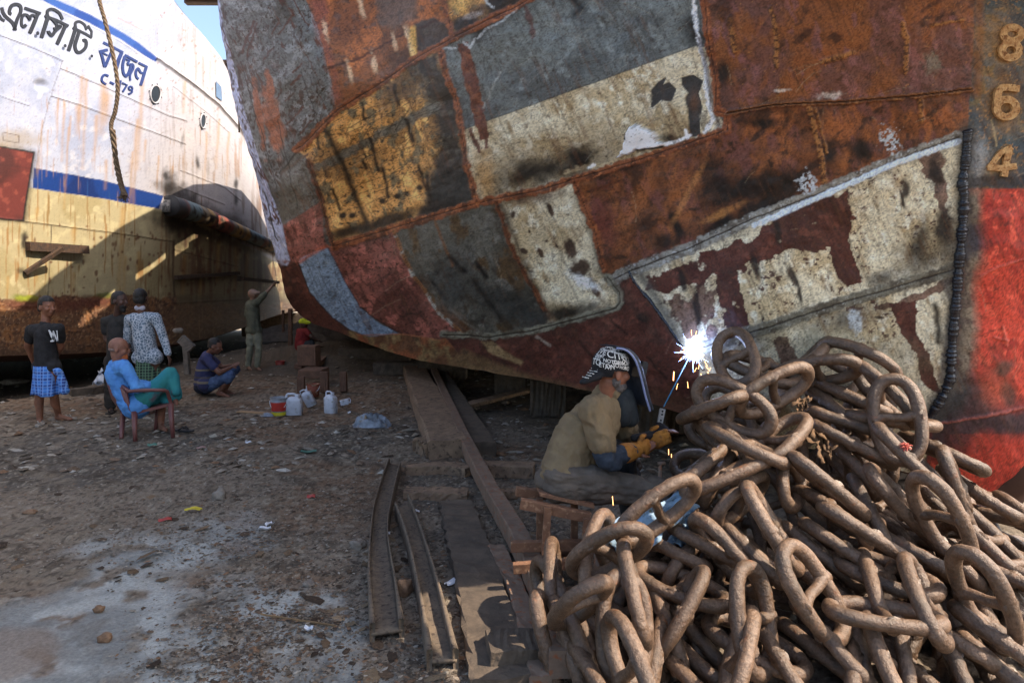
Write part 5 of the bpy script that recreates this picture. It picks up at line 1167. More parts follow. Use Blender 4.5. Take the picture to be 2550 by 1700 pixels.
def torso(Q, extra=.028, sleeve=.5, up_r=.125, low_r=.13, hem=0.0, sh_r=.09, slr=.058):
    sh = (Q['shL'] + Q['shR']) / 2; pel = Q['pel'] + Vector((0, 0, hem))
    it = [('c', Q['shL'] * .8 + Q['shR'] * .2 - Vector((0, 0, .01)), Q['shR'] * .8 + Q['shL'] * .2 - Vector((0, 0, .01)), sh_r, sh_r), ('c', sh - Vector((0, 0, .08)), pel, up_r + extra * .4, low_r + extra * .4), ('c', Q['hipL'] + Vector((0, 0, .03 + hem)), Q['hipR'] + Vector((0, 0, .03 + hem)), low_r * .86 + extra * .3, low_r * .86 + extra * .3), ('c', sh, sh + Vector((0, 0, .05)), .068, .064)]
    for q in 'LR':
        a = Q['sh' + q]; b = Q['el' + q]
        if sleeve <= 1: it.append(('c', a, a + (b - a) * sleeve, slr + .012, slr + .006))
        else:
            w = Q['wr' + q]; it += [('c', a, b, slr + .01, slr), ('c', b, b + (w - b) * (sleeve - 1), slr, slr - .012)]
    return it
def skirt(name, c0, r0, c1, r1, matl, parent, folds=9, amp=.018, seed=2, rings=14, n=64):
    c0 = Vector(c0); c1 = Vector(c1); V_ = []
    for i in range(rings + 1):
        t = i / rings; c = c0.lerp(c1, t)
        for k in range(n):
            a = 2 * math.pi * k / n; rr_ = amp * (.3 + t) * (math.sin(a * folds + seed + 1.2 * math.sin(2 * a)) + .6 * math.sin(a * (folds * 2 + 1) + t * 3 + seed))
            V_.append((c.x + math.cos(a) * (r0[0] + (r1[0] - r0[0]) * t + rr_), c.y + math.sin(a) * (r0[1] + (r1[1] - r0[1]) * t + rr_), c.z + .012 * math.sin(a * 3 + seed) * t))
    I = np.arange((rings + 1) * n).reshape(rings + 1, n); J_ = np.roll(I, -1, 1)
    F_ = np.stack([I[:-1], J_[:-1], J_[1:], I[1:]], -1).reshape(-1, 4)[:, ::-1]
    o = link_mesh(name, np_mesh(name, np.array(V_), F_), matl, parent); md = o.modifiers.new('thickness', 'SOLIDIFY'); md.thickness = .006; return o
def plaid(name, base, c1, c2, sc_=11, rot_=0.0, lw=.34):
    m, nt, b = nodes_of(name); tc = NN(nt, 'ShaderNodeTexCoord'); mp = NN(nt, 'ShaderNodeMapping'); mp.inputs['Rotation'].default_value = (0, rot_, 0); nt.links.new(tc.outputs['Object'], mp.inputs[0])
    prev = None
    nz = NN(nt, 'ShaderNodeTexNoise'); nz.inputs['Scale'].default_value = 6; nt.links.new(mp.outputs[0], nz.inputs[0])
    cur = NN(nt, 'ShaderNodeMix', data_type='RGBA'); cur.inputs[0].default_value = 0; cur.inputs[6].default_value = L4(base)
    out = cur.outputs[2]
    for dr, c, s_, th in (('X', c1, sc_, lw), ('Z', c1, sc_, lw), ('X', c2, sc_ * 2.3, lw * .6), ('Z', c2, sc_ * 2.3, lw * .6)):
        wv = NN(nt, 'ShaderNodeTexWave', wave_type='BANDS', bands_direction=dr); wv.inputs['Scale'].default_value = s_ / 3.1; wv.inputs['Distortion'].default_value = .6; nt.links.new(mp.outputs[0], wv.inputs[0])
        r_ = NN(nt, 'ShaderNodeMapRange'); r_.inputs[1].default_value = 1 - th; r_.inputs[2].default_value = 1 - th * .7; r_.inputs[4].default_value = .75; nt.links.new(wv.outputs[1], r_.inputs[0])
        x = NN(nt, 'ShaderNodeMix', data_type='RGBA'); nt.links.new(r_.outputs[0], x.inputs[0]); nt.links.new(out, x.inputs[6]); x.inputs[7].default_value = L4(c); out = x.outputs[2]
    nt.links.new(out, b.inputs['Base Color']); b.inputs['Roughness'].default_value = .9
    bp = NN(nt, 'ShaderNodeBump'); bp.inputs['Strength'].default_value = .3; bp.inputs['Distance'].default_value = .01; nt.links.new(nz.outputs[0], bp.inputs['Height']); nt.links.new(bp.outputs[0], b.inputs['Normal'])
    return m
def cloth_m(name, c1, c2=None, s=14): return mat(name, c1, c2, scale=s, rough=.92, bump=.5, bscale=35, bdist=.006, spec=.2)
M_HAIR = mat('black_hair', (20, 18, 18), (34, 30, 28), scale=60, rough=.6, bump=.8, bscale=200, bdist=.004)
def slipper(label, c, d, matl, k=1.0):
    d = Vector((d[0], d[1], 0)).normalized(); n = Vector((-d.y, d.x, 0)); bm = bmesh.new(); A = []
    for i in range(16):
        a = 2 * math.pi * i / 16; A.append((math.cos(a) * .13 * k, math.sin(a) * .045 * k * (1 + .2 * math.cos(a))))
    prism(bm, A, c, d, n, .02)
    root = tag(obj('slipper', bm, matl, None, False), label, 'slipper')
    bm = bmesh.new(); 
    for q in (-1, 1): tube(bm, [c + d * .07 + Vector((0, 0, .03)), c + n * q * .03 + d * .02 + Vector((0, 0, .055)), c + n * q * .045 - d * .03 + Vector((0, 0, .02))], .008, 5)
    obj('strap', bm, matl, root); return root

# young man in a black T-shirt
gA = gz(130, 1048); dA = gA.y
rt, Q, it, fr = person('young man with folded hands behind him in black T-shirt and bright blue checked lungi', dA, dict(head=(117,765,0), shL=(80,822,.05), shR=(146,818,-.08), elL=(69,862,.12), elR=(152,864,.05), wrL=(84,903,.24), wrR=(128,905,.2), pel=(118,915,0), hipL=(106,925,.02), hipR=(131,925,-.02), knL=(98,985,.02), knR=(134,985,-.04), anL=(99,1046,.02), anR=(146,1034,.1), toL=(108,1062,-.12), toR=(176,1044,.02)), face=(.86, -.35, 0), skinc=(112, 74, 56), sk='brown_skin')
hair('hair', Q['head'], (.86, -.35, 0), rt, M_HAIR, 1.12, 0, .018, .0); eyes(Q['head'], (.86, -.35, 0), rt)
M_BT = cloth_m('black_cotton', (34, 34, 36), (46, 46, 48)); M_BT2 = cloth_m('faded_black_cotton', (40, 40, 40), (54, 52, 50))
sh = fuse('t_shirt', torso(Q, .02, .55, .115, .118, .03), M_BT, rt, .012, 4, .010, seed=4)
M_BLUEL = plaid('blue_checked_cotton', (52, 112, 190), (40, 52, 110), (110, 150, 210))
skirt('lungi', Q['pel'] + Vector((0, 0, .03)), (.150, .15), Vector((Q['pel'].x + .01, Q['pel'].y, Q['pel'].z - .34)), (.185, .17), M_BLUEL, rt, 5, .016, 2)
fuse('lungi_knot', [('c', P(150, 930, dA - .14), P(161, 972, dA - .12), .03, .05), ('e', P(143, 925, dA - .15), (.05, .04, .04))], M_BLUEL, rt, .012, 3, .012, (20, 20, 20), 5)
M_WHITE = mat('white_print', (205, 205, 205), (180, 182, 186), scale=30, rough=.8, bump=0)
bm = bmesh.new(); dd = dA - .165
def flat(poly, d, m_=None):
    b_ = bmesh.new(); lo = [b_.verts.new(P(x, y, d)) for x, y in poly]; hi = [b_.verts.new(P(x, y, d - .012)) for x, y in poly]; b_.faces.new(lo); b_.faces.new(hi[::-1])
    for i in range(len(lo)): b_.faces.new((lo[i], hi[i], hi[(i + 1) % len(lo)], lo[(i + 1) % len(lo)]))
    return b_
lt = empty('shirt_print', P(135, 836, dd)); lt.parent = rt; lt.matrix_parent_inverse = Matrix.Translation(-rt.location)
for pl in ([(125,851),(125,848),(129,847),(131,826),(134,826),(135,850),(128,851)], [(131,824),(134,823),(144,848),(141,850)], [(139,824),(143,822),(143,824),(145,848),(142,849),(141,826)], [(120,822),(124,821),(130,830),(136,845),(133,848),(126,838)]): obj('print_stroke', flat(pl, dd), M_WHITE, lt, False)
M_SLW = mat('grey_white_rubber', (158, 150, 140), (110, 104, 96), scale=30, rough=.8)
slipper('grey white slipper under the front foot of the young man in black', gz(103, 1058, .0), (.25, -1), M_SLW); slipper('long grey slipper under the trailing foot of the young man in black', gz(166, 1043, .0), (1, -.15), M_SLW, 1.15)

# bearded man in black
gB = gz(288, 1022); dB = gB.y
rt, Q, it, fr = person('bearded man in black T-shirt and dark jeans, half hidden behind the patterned shirt', dB, dict(head=(298,749,0), shL=(265,800,.1), shR=(318,796,.05), elL=(266,845,.1), elR=(322,850,.1), wrL=(292,866,-.05), wrR=(318,868,-.05), pel=(292,892,0), hipL=(280,900,0), hipR=(306,900,0), knL=(274,955,-.02), knR=(304,958,.02), anL=(276,1014,0), anR=(306,1008,.1), toL=(276,1030,-.14), toR=(314,1018,.05)), face=(.9, -.2, 0), skinc=(74, 52, 44), sk='dark_skin')
hair('hair', Q['head'], (.9, -.2, 0), rt, M_HAIR, 1.1, 0, .008, .0); eyes(Q['head'], (.9, -.2, 0), rt)
f, s, up, M = fr; fuse('beard', [('e', Q['head'] - up * .075 + f * .045, (.05, .055, .045), M), ('e', Q['head'] - up * .12 + f * .05, (.035, .04, .045), M), ('e', Q['head'] - up * .04 + f * .01, (.03, .066, .05), M)], M_HAIR, rt, .009, 3, .005, (40, 40, 40))
fuse('t_shirt', torso(Q, .02, .55, .115, .12, -.03), M_BT2, rt, .012, 4, .010, seed=9)
M_DJ = cloth_m('dark_denim', (46, 44, 42), (62, 58, 54))
jl = []
for q in 'LR': jl += [('c', Q['hip' + q], Q['kn' + q], .098, .074), ('c', Q['kn' + q], Q['an' + q] + Vector((0, 0, .03)), .072, .066)]
fuse('jeans', jl + [('c', Q['hipL'], Q['hipR'], .11, .11)], M_DJ, rt, .012, 3, .010, (6, 6, 14), 7)
slipper('dark sandal of the bearded man in black', gz(277, 1029, .0), (.1, -1), mat('dark_rubber', (52, 46, 42), (36, 34, 32), rough=.8))

# man with patterned shirt, seen from behind
gC = gz(372, 1028); dC = gC.y
rt, Q, it, fr = person('man seen from behind in blue grey patterned long-sleeved shirt and green checked lungi', dC, dict(head=(350,742,0), shL=(322,795,.02), shR=(388,791,-.02), elL=(318,845,.1), elR=(407,842,-.02), wrL=(336,875,.26), wrR=(419,884,-.08), pel=(366,890,0), hipL=(352,898,.02), hipR=(382,898,-.02), knL=(354,960,.04), knR=(382,960,0), anL=(356,1018,.06), anR=(378,1020,.02), toL=(352,1030,.2), toR=(384,1033,.12)), face=(-.15, 1, .0), skinc=(84, 58, 46), sk='dark_skin_b')
hair('hair', Q['head'], (-.15, 1, 0), rt, M_HAIR, 1.1, 0, .006, -.03)
m, nt, b = nodes_of('paisley_shirt'); tc = NN(nt, 'ShaderNodeTexCoord'); vo = NN(nt, 'ShaderNodeTexVoronoi', feature='DISTANCE_TO_EDGE'); vo.inputs['Scale'].default_value = 26; vo2 = NN(nt, 'ShaderNodeTexVoronoi'); vo2.inputs['Scale'].default_value = 60
nt.links.new(tc.outputs['Object'], vo.inputs[0]); nt.links.new(tc.outputs['Object'], vo2.inputs[0]); ad = NN(nt, 'ShaderNodeMath', operation='MULTIPLY'); nt.links.new(vo.outputs[0], ad.inputs[0]); nt.links.new(vo2.outputs[0], ad.inputs[1])
rp = NN(nt, 'ShaderNodeValToRGB'); rp.color_ramp.elements[0].position = .02; rp.color_ramp.elements[0].color = L4((178, 184, 192)); rp.color_ramp.elements[1].position = .07; rp.color_ramp.elements[1].color = L4((92, 108, 122)); nt.links.new(ad.outputs[0], rp.inputs[0]); nt.links.new(rp.outputs[0], b.inputs['Base Color']); b.inputs['Roughness'].default_value = .9
t_ = torso(Q, .03, 1.9, .13, .135, .02, .095); fuse('patterned_shirt', t_, m, rt, .012, 4, .010, seed=12)
fuse('collar', [('c', Q['head'] - Vector((0, 0, .135)) + Vector((-.035, -.03, 0)), Q['head'] - Vector((0, 0, .135)) + Vector((.035, -.03, 0)), .04, .04)], cloth_m('pale_collar', (176, 172, 182), (150, 146, 156)), rt, .01, 3)
skirt('lungi', Q['pel'] + Vector((0, 0, .05)), (.135, .115), Vector((Q['pel'].x + .01, Q['pel'].y, Q['pel'].z - .52)), (.20, .18), plaid('green_checked_cotton', (38, 62, 52), (22, 32, 30), (96, 124, 96)), rt, 7, .014, 3)
slipper('brown sandal of the man in the patterned shirt', gz(376, 1029, .0), (.1, 1), mat('brown_rubber', (88, 62, 50), (64, 48, 40), rough=.8))

# seated old man and his chair
gD = gz(350, 1085); dD = gD.y
rt, Q, it, fr = person('old bald man with orange beard seated cross-legged in light blue shirt and teal lungi', dD, dict(head=(294,868,.06), shL=(284,915,.26), shR=(312,914,-.10), elL=(330,955,.3), elR=(342,966,-.16), wrL=(368,958,.2), wrR=(377,960,.02), pel=(338,1003,.08), hipL=(342,1005,.2), hipR=(342,1008,-.02), knL=(404,985,.22), knR=(424,932,.08), anL=(401,1056,.25), anR=(436,990,.1), toL=(414,1072,.1), toR=(440,1006,.0)), face=(.88, .42, -.12), skinc=(120, 82, 66), sk='brown_skin_b', hands={'R': (Vector((1, .2, -.1)), Vector((0, -.3, 1)))})
f, s, up, M = fr; fuse('beard', [('e', Q['head'] - up * .078 + f * .06, (.05, .045, .04), M), ('e', Q['head'] - up * .11 + f * .075, (.035, .035, .04), M)], mat('orange_beard', (188, 106, 58), (150, 84, 50), scale=60, rough=.9, bump=.8, bscale=200), rt, .009, 3, .005, (40, 40, 40))
fuse('white_fringe', [('e', Q['head'] - f * .035 - up * .012, (.066, .0785, .030), M)], mat('cropped_grey_hair', (128, 110, 102), (104, 86, 78), scale=80, rough=.9, bump=.6, bscale=250), rt, .008, 2)
M_SB = cloth_m('light_blue_shirt', (90, 146, 206), (74, 124, 186), 9)
fuse('blue_shirt', torso(Q, .04, 1.85, .135, .14, -.03, .1, .062) + [('c', Q['pel'] + Vector((-.02, -.1, .0)), Q['pel'] + Vector((.12, -.12, -.02)), .08, .06)], M_SB, rt, .012, 3, .011, (14, 14, 16), 14)
M_TL = mat('teal_patchwork_cotton', (36, 118, 134), (44, 116, 112), scale=3.2, rough=.9, bump=.4, bscale=30, detail=1, c3=(104, 78, 92), s3=4.5)
fuse('lungi', [('c', Q['hipR'], Q['knR'], .115, .085), ('c', Q['hipL'], Q['knL'], .11, .085), ('c', Q['knR'], Q['anR'] + Vector((0, 0, .03)), .085, .075), ('c', Q['knL'], Q['knR'], .08, .08), ('c', Q['knR'] + Vector((.03, 0, -.02)), P(438, 975, dD + .02), .07, .05), ('c', Q['knL'], P(420, 1000, dD + .15), .07, .06)], M_TL, rt, .012, 4, .008, (12, 12, 6), 17)
M_PL = mat('brown_plastic', (92, 52, 50), (108, 70, 66), scale=5, rough=.42, bump=.15, bscale=30)
ch = empty('armchair', gD, 'maroon brown plastic armchair under the old man in blue', 'chair')
FT = [(302,1091), (337,1099), (387,1073), (431,1090)]; fts = [gz(a, b) for a, b in FT]
# frame corners from the feet: back-left, back-right(near), front far, front near
BLf, BNf, FFf, FNf = fts[0], fts[1], fts[2], fts[3]
zs = .43; seat = [P(308, 1022, dD + .30), P(335, 1025, dD - .12), P(397, 1000, dD + .32), P(425, 1004, dD - .05)]
tops = [P(283, 958, dD + .30), P(322, 975, dD - .16), P(408, 966, dD + .34), P(416, 970, dD - .12)]
for ft, st_, arm in zip(fts, seat, (0, 0, 1, 1)):
    bm = bmesh.new(); tube(bm, [ft, ft.lerp(st_, .5) + Vector((0, -.005, 0)), st_], [.022, .028, .034], 8); obj('leg', bm, M_PL, ch)
bm = bmesh.new(); c = [s_ for s_ in seat]; lo = [bm.verts.new(v - Vector((0, 0, .03))) for v in (c[0], c[1], c[3], c[2])]; hi = [bm.verts.new(v) for v in (c[0], c[1], c[3], c[2])]
bm.faces.new(lo[::-1]); bm.faces.new(hi)
for i in range(4): bm.faces.new((lo[i], lo[(i + 1) % 4], hi[(i + 1) % 4], hi[i]))
obj('seat', bm, M_PL, ch, False)
bk = [[P(268, 942, dD + .26), P(296, 955, dD + .02), P(318, 978, dD - .18)], [P(282, 990, dD + .30), P(306, 1000, dD + .05), P(326, 1015, dD - .14)], [P(305, 1024, dD + .30), P(322, 1030, dD + .08), P(336, 1030, dD - .12)]]
bm = bmesh.new(); vs = [[bm.verts.new(p) for p in smoothpts(r_, 5)] for r_ in bk]
for A, B in zip(vs[:-1], vs[1:]):
    for k in range(len(A) - 1): bm.faces.new((A[k], A[k + 1], B[k + 1], B[k]))
o = obj('backrest', bm, M_PL, ch); md = o.modifiers.new('thickness', 'SOLIDIFY'); md.thickness = .025
bm = bmesh.new(); tube(bm, smoothpts([P(268, 941, dD + .27), P(290, 950, dD + .1), P(320, 973, dD - .2)], 5), .02, 8); obj('back_rail', bm, M_PL, ch)
for pts in ([P(318, 974, dD - .19), P(345, 972, dD - .22), P(390, 971, dD - .18), P(414, 973, dD - .12), P(420, 985, dD - .08), P(427, 1010, dD - .05)], [P(270, 944, dD + .28), P(320, 958, dD + .42), P(385, 965, dD + .38), P(400, 1000, dD + .32)]):
    bm = bmesh.new(); tube(bm, smoothpts(pts, 5), .02, 8); obj('armrest', bm, M_PL, ch)
slipper('black slipper lying beside the front leg of the armchair', gz(456, 1073, .0), (1, -.2), mat('black_rubber', (26, 26, 30), (36, 36, 40), rough=.6), 1.1)

# squatting man
gE = gz(555, 985); dE = gE.y
rt, Q, it, fr = person('man squatting in navy striped polo shirt and denim shorts', dE, dict(head=(535,862,0), shL=(516,888,.22), shR=(514,893,-.12), elL=(555,915,.26), elR=(546,928,-.2), wrL=(580,908,.18), wrR=(576,914,-.05), pel=(508,958,.04), hipL=(512,962,.14), hipR=(514,962,-.08), knL=(586,918,.2), knR=(574,934,-.1), anL=(560,972,.2), anR=(546,976,-.08), toL=(590,984,.15), toR=(572,988,-.12)), face=(.9, .15, -.25), skinc=(104, 70, 56), sk='brown_skin_c', voxel=.012)
hair('hair', Q['head'], (.9, .15, -.2), rt, M_HAIR, 1.1, 0, .008, .01); eyes(Q['head'], (.9, .15, -.25), rt)
m = mat('navy_cotton', (40, 44, 76), (50, 54, 86), scale=14, rough=.9); ms = bpy.data.materials.new('navy_striped'); 
m, nt, b = nodes_of('navy_striped_cotton'); tc = NN(nt, 'ShaderNodeTexCoord'); sp = NN(nt, 'ShaderNodeSeparateXYZ'); nt.links.new(tc.outputs['Object'], sp.inputs[0])
z0 = P(508, 930, dE).z; rp = NN(nt, 'ShaderNodeValToRGB'); mr = NN(nt, 'ShaderNodeMapRange'); mr.inputs[1].default_value = z0 - .25; mr.inputs[2].default_value = z0 + .25; nt.links.new(sp.outputs[2], mr.inputs[0]); nt.links.new(mr.outputs[0], rp.inputs[0]); rp.color_ramp.interpolation = 'CONSTANT'
e = rp.color_ramp.elements; e[0].color = L4((42, 46, 80)); e[1].position = .22; e[1].color = L4((104, 96, 84))
for ps, c in ((.29, (42, 46, 80)), (.37, (62, 58, 62)), (.42, (42, 46, 80)), (.60, (112, 102, 84)), (.66, (46, 50, 86))): x = e.new(ps); x.color = L4(c)
nt.links.new(rp.outputs[0], b.inputs['Base Color']); b.inputs['Roughness'].default_value = .9
fuse('polo_shirt', torso(Q, .035, .6, .125, .14, .0, .1), m, rt, .012, 3, .010, (8, 8, 8), 21)
M_DN = cloth_m('washed_denim', (84, 104, 138), (50, 62, 92), 7)
fuse('shorts', [('c', Q['hipR'], Q['hipR'].lerp(Q['knR'], .95), .10, .08), ('c', Q['hipL'], Q['hipL'].lerp(Q['knL'], 1.0), .10, .08), ('c', Q['knR'], Q['knR'].lerp(Q['anR'], .25), .075, .07)], M_DN, rt, .012, 3, .010, (14, 14, 14), 23)
fuse('trouser_seat', [('e', Q['pel'] - Vector((0, 0, .03)), (.15, .16, .12))], cloth_m('dark_seat', (34, 38, 52), (44, 48, 62)), rt, .014, 3, .01, seed=3)

# far worker reaching up, and the man in the yellow cap
gF = gz(630, 921); dF = gF.y
M_OL = cloth_m('olive_work_clothes', (88, 88, 74), (68, 70, 60), 8)
rt, Q, it, fr = person('worker in dusty olive clothes reaching up to the white ship with one arm', dF, dict(head=(630,735,0), shL=(619,758,.1), shR=(638,754,-.05), elL=(616,785,.15), elR=(657,735,-.05), wrL=(628,806,.2), wrR=(677,713,0), pel=(633,822,0), hipL=(626,828,0), hipR=(639,828,0), knL=(622,870,-.05), knR=(645,868,-.05), anL=(618,912,0), anR=(641,914,0), toL=(626,921,-.1), toR=(650,922,-.05)), face=(.7, .7, .2), skinc=(112, 84, 68), sk='dusty_skin', voxel=.014)
fuse('work_shirt', torso(Q, .03, 1.2, .125, .12, .02, .09), M_OL, rt, .014, 3, .014, seed=31)
jl = []
for q in 'LR': jl += [('c', Q['hip' + q], Q['kn' + q], .092, .066), ('c', Q['kn' + q], Q['an' + q] + Vector((0, 0, .04)), .066, .056)]
fuse('trousers', jl, cloth_m('olive_trousers', (98, 100, 88), (120, 120, 104), 8), rt, .014, 3, .014, (10, 10, 8), 33)
fuse('cap', [('e', Q['head'] + Vector((0, 0, .05)), (.1, .09, .075)), ('c', Q['head'] + Vector((.05, -.03, .05)), Q['head'] + Vector((.14, -.04, .055)), .05, .03)], cloth_m('faded_cap', (140, 118, 106), (110, 92, 84)), rt, .012, 3)
gG = gz(752, 868); dG = gG.y
rt, Q, it, fr = person('crouching man in red shirt and yellow green cap under the stern', dG, dict(head=(755,806,0), shL=(745,826,.1), shR=(764,825,-.1), elL=(760,842,.1), elR=(776,838,-.2), wrL=(776,846,.1), wrR=(790,846,-.15), pel=(750,860,.05), hipL=(748,862,.1), hipR=(753,862,-.05), knL=(772,852,.2), knR=(776,855,-.1), anL=(764,868,.1), anR=(766,870,-.1), toL=(775,872,.1), toR=(777,873,-.1)), face=(.95, -.2, -.1), skinc=(70, 50, 42), sk='dark_skin_c', voxel=.016)
fuse('red_shirt', torso(Q, .04, .5, .14, .14, 0, .1), cloth_m('dark_red_cotton', (122, 44, 44), (96, 36, 38)), rt, .016, 3, .012, seed=41)
fuse('cap', [('e', Q['head'] + Vector((0, 0, .05)), (.105, .095, .08)), ('c', Q['head'] + Vector((.05, -.03, .04)), Q['head'] + Vector((.17, -.05, .03)), .06, .035)], cloth_m('yellow_green_cap', (196, 206, 50), (170, 190, 60)), rt, .014, 3)
fuse('trousers', [('c', Q['hipL'], Q['knL'], .1, .08), ('c', Q['hipR'], Q['knR'], .1, .08), ('c', Q['knL'], Q['anL'], .08, .06), ('c', Q['knR'], Q['anR'], .08, .06)], cloth_m('black_trousers', (36, 38, 42), (50, 52, 56)), rt, .016, 3, .01)
# ------------------------------------------------------------------ the welder
dW = 4.0
FW = Vector((.90, .42, -.06)).normalized()
J = dict(head=(1524,926,.02), shL=(1540,1015,.24), shR=(1478,1022,-.12), elL=(1572,1120,.30), elR=(1512,1140,-.16), wrL=(1636,1086,.16), wrR=(1578,1122,-.04), pel=(1402,1190,.04), hipL=(1420,1195,.16), hipR=(1408,1202,-.08), knL=(1562,1150,.34), knR=(1628,1228,-.10), anL=(1566,1300,.36), anR=(1640,1390,-.02), toL=(1600,1325,.34), toR=(1690,1410,.0))
rt, Q, it, fr = person('seated welder in brown shirt, printed cap and orange gloves holding a face shield', dW, J, skinc=(128, 84, 64), sk='welder_skin', voxel=.007, face=FW, arms=(.05, .04, .03), hk=1.06)
f, s, up, M = fr; H = Q['head']; NEAR = -s if s.y > 0 else s
M_BRS = mat('brown_work_shirt', (128, 110, 82), (106, 90, 68), scale=7, rough=.95, bump=.6, bscale=60, bdist=.005, c3=(118, 100, 76), s3=26)
ti = [('c', Q['shL'].lerp(Q['shR'], .1), Q['shR'].lerp(Q['shL'], .1), .088, .095), ('c', P(1488, 1040, dW + .06), P(1448, 1090, dW + .06), .145, .165), ('c', P(1448, 1090, dW + .06), P(1412, 1172, dW + .04), .165, .16), ('c', P(1405, 1180, dW - .02), P(1400, 1190, dW + .14), .145, .14), ('c', P(1412, 1150, dW + .02), P(1470, 1165, dW + .08), .13, .10), ('c', P(1505, 985, dW + .06), P(1518, 976, dW + .05), .075, .068), ('c', P(1540, 1030, dW + .2), P(1560, 1075, dW + .22), .085, .07),
      ('c', Q['shR'], Q['shR'].lerp(Q['elR'], .72), .078, .075), ('c', Q['shL'], Q['shL'].lerp(Q['elL'], .7), .07, .065), ('c', P(1512, 1030, dW - .04), P(1508, 1095, dW - .1), .075, .055)]
shirt = fuse('work_shirt', ti, M_BRS, rt, .007, 2, .015, (13, 10, 9), 51)
M_NV = mat('dark_blue_undersleeve', (52, 62, 76), (34, 40, 50), scale=8, rough=.85, bump=.5, bscale=50, bdist=.005)
fuse('undersleeve', [('c', Q['shR'].lerp(Q['elR'], .62), Q['elR'], .064, .066), ('c', Q['elR'], Q['elR'].lerp(Q['wrR'], .92), .066, .05), ('c', Q['elR'] + Vector((-.02, 0, .03)), Q['elR'] + Vector((.03, 0, -.03)), .062, .055)], M_NV, rt, .008, 3, .009, (16, 16, 20), 53)
fuse('undersleeve', [('c', Q['shL'].lerp(Q['elL'], .6), Q['elL'], .06, .058), ('c', Q['elL'], Q['elL'].lerp(Q['wrL'], .9), .058, .05)], M_NV, rt, .009, 3, .009, (16, 16, 20), 54)
M_TR = mat('grey_brown_trousers', (100, 90, 80), (78, 70, 62), scale=6, rough=.92, bump=.5, bscale=50, c3=(94, 84, 76), s3=20)
fuse('trousers', [('c', Q['hipR'] + Vector((-.01, 0, .01)), Q['knR'], .115, .075), ('c', Q['knR'], Q['anR'] + Vector((0, 0, .05)), .09, .07), ('c', Q['pel'] + Vector((-.03, 0, -.01)), Q['pel'] + Vector((.08, .1, -.02)), .13, .12), ('c', Q['hipL'], Q['knL'] + Vector((0, 0, -.03)), .10, .085)], M_TR, rt, .0075, 2, .016, (9, 9, 24), 55)
fuse('leather_apron', [('c', P(1548, 1135, dW + .18), P(1560, 1205, dW + .2), .085, .07), ('c', P(1530, 1120, dW + .12), P(1545, 1150, dW + .14), .07, .07), ('c', P(1566, 1180, dW + .3), P(1570, 1290, dW + .34), .075, .06)], mat('dark_apron', (40, 44, 50), (30, 32, 36), scale=9, rough=.8, bump=.4), rt, .009, 3, .008, seed=57)
# gloves: right hand closed round the holder, left hand beneath it
M_GL = mat('orange_leather_glove', (176, 118, 48), (150, 94, 36), scale=12, rough=.8, bump=.4, bscale=60, c3=(120, 78, 36), s3=24)
def glove(w, el, grip, r=.0125):
    d = (w - el).normalized(); side = Vector((0, 0, 1)); side = (side - d * side.dot(d)).normalized(); n = d.cross(side).normalized()
    if n.y > 0: n = -n
    it = [('c', w - d * .07, w + d * .03, .060, .044), ('e', w + d * .075, (.062, .052, .036), Matrix((d, side, n)).transposed())]
    for i, (o_, l) in enumerate(((.033, .085), (.012, .095), (-.010, .09), (-.031, .072))):
        b = w + d * .115 + side * o_; m = b + (d * .55 - n * .8).normalized() * l * .42; m2 = m + (d * -.3 - n * .9).normalized() * l * .3; e_ = m2 + (-d * .9 + n * .1).normalized() * l * .3
        it += [('c', b - d * .03, b, r * 1.05, r), ('c', b, m, r, r), ('c', m, m2, r, r * .95), ('c', m2, e_, r * .95, r * .85)]
    b = w + d * .05 + side * .04; m = b + (side * .8 + d * .6).normalized() * .04; it += [('c', b, m, .016, .0145), ('c', m, m + (d - n * .3).normalized() * .035, .0145, .012)]
    return it
fuse('glove', glove(Q['wrR'], Q['elR'], None, .0145), M_GL, rt, .0055, 2, .003, (30, 30, 30), 61); fuse('glove', glove(P(1612, 1106, dW + .10), P(1560, 1128, dW + .2), None, .0145), M_GL, rt, .0055, 2, .003, (30, 30, 30), 62)
# beard, scarf, cap, shield
M_GB = mat('grey_beard', (120, 112, 108), (84, 78, 76), scale=60, rough=.9, bump=.8, bscale=220)
fuse('beard', [('e', H - up * .085 + f * .04, (.058, .055, .04), M), ('e', H - up * .05 + f * .0, (.035, .078, .045), M)], M_GB, rt, .008, 3, .005, (50, 50, 50))
fuse('scarf', [('c', P(1556, 985, dW + .05), P(1568, 1040, dW + .06), .045, .055), ('c', P(1545, 1000, dW + .03), P(1548, 1040, dW + .02), .045, .05)], mat('dark_green_scarf', (44, 50, 52), (30, 34, 38), scale=16, rough=.9), rt, .009, 3, .008, seed=63)
capc = H + up * .045 - f * .012
M_CAP = mat('black_cap_cloth', (24, 24, 26), (34, 34, 36), scale=40, rough=.9, bump=.3)
cp = fuse('printed_cap', [('e', capc, (.120, .104, .108), M), ('c', capc - f * .075 - up * .055 + s * .03, capc - f * .185 - up * .105 + s * .02, .03, .012), ('c', capc - f * .075 - up * .055 - s * .03, capc - f * .185 - up * .105 - s * .02, .03, .012), ('c', capc - f * .075 - up * .055, capc - f * .195 - up * .108, .03, .013)], M_CAP, rt, .007, 4)
me = cp.data; bm = bmesh.new(); bm.from_mesh(me)
bmesh.ops.delete(bm, geom=[v for v in bm.verts if (v.co - capc).dot(up) < -.035 and (v.co - capc).dot(f) > -.03 or (v.co - capc).dot(up) < -.07 and (v.co - capc).dot(f) > -.085], context='VERTS'); bm.to_mesh(me); bm.free()
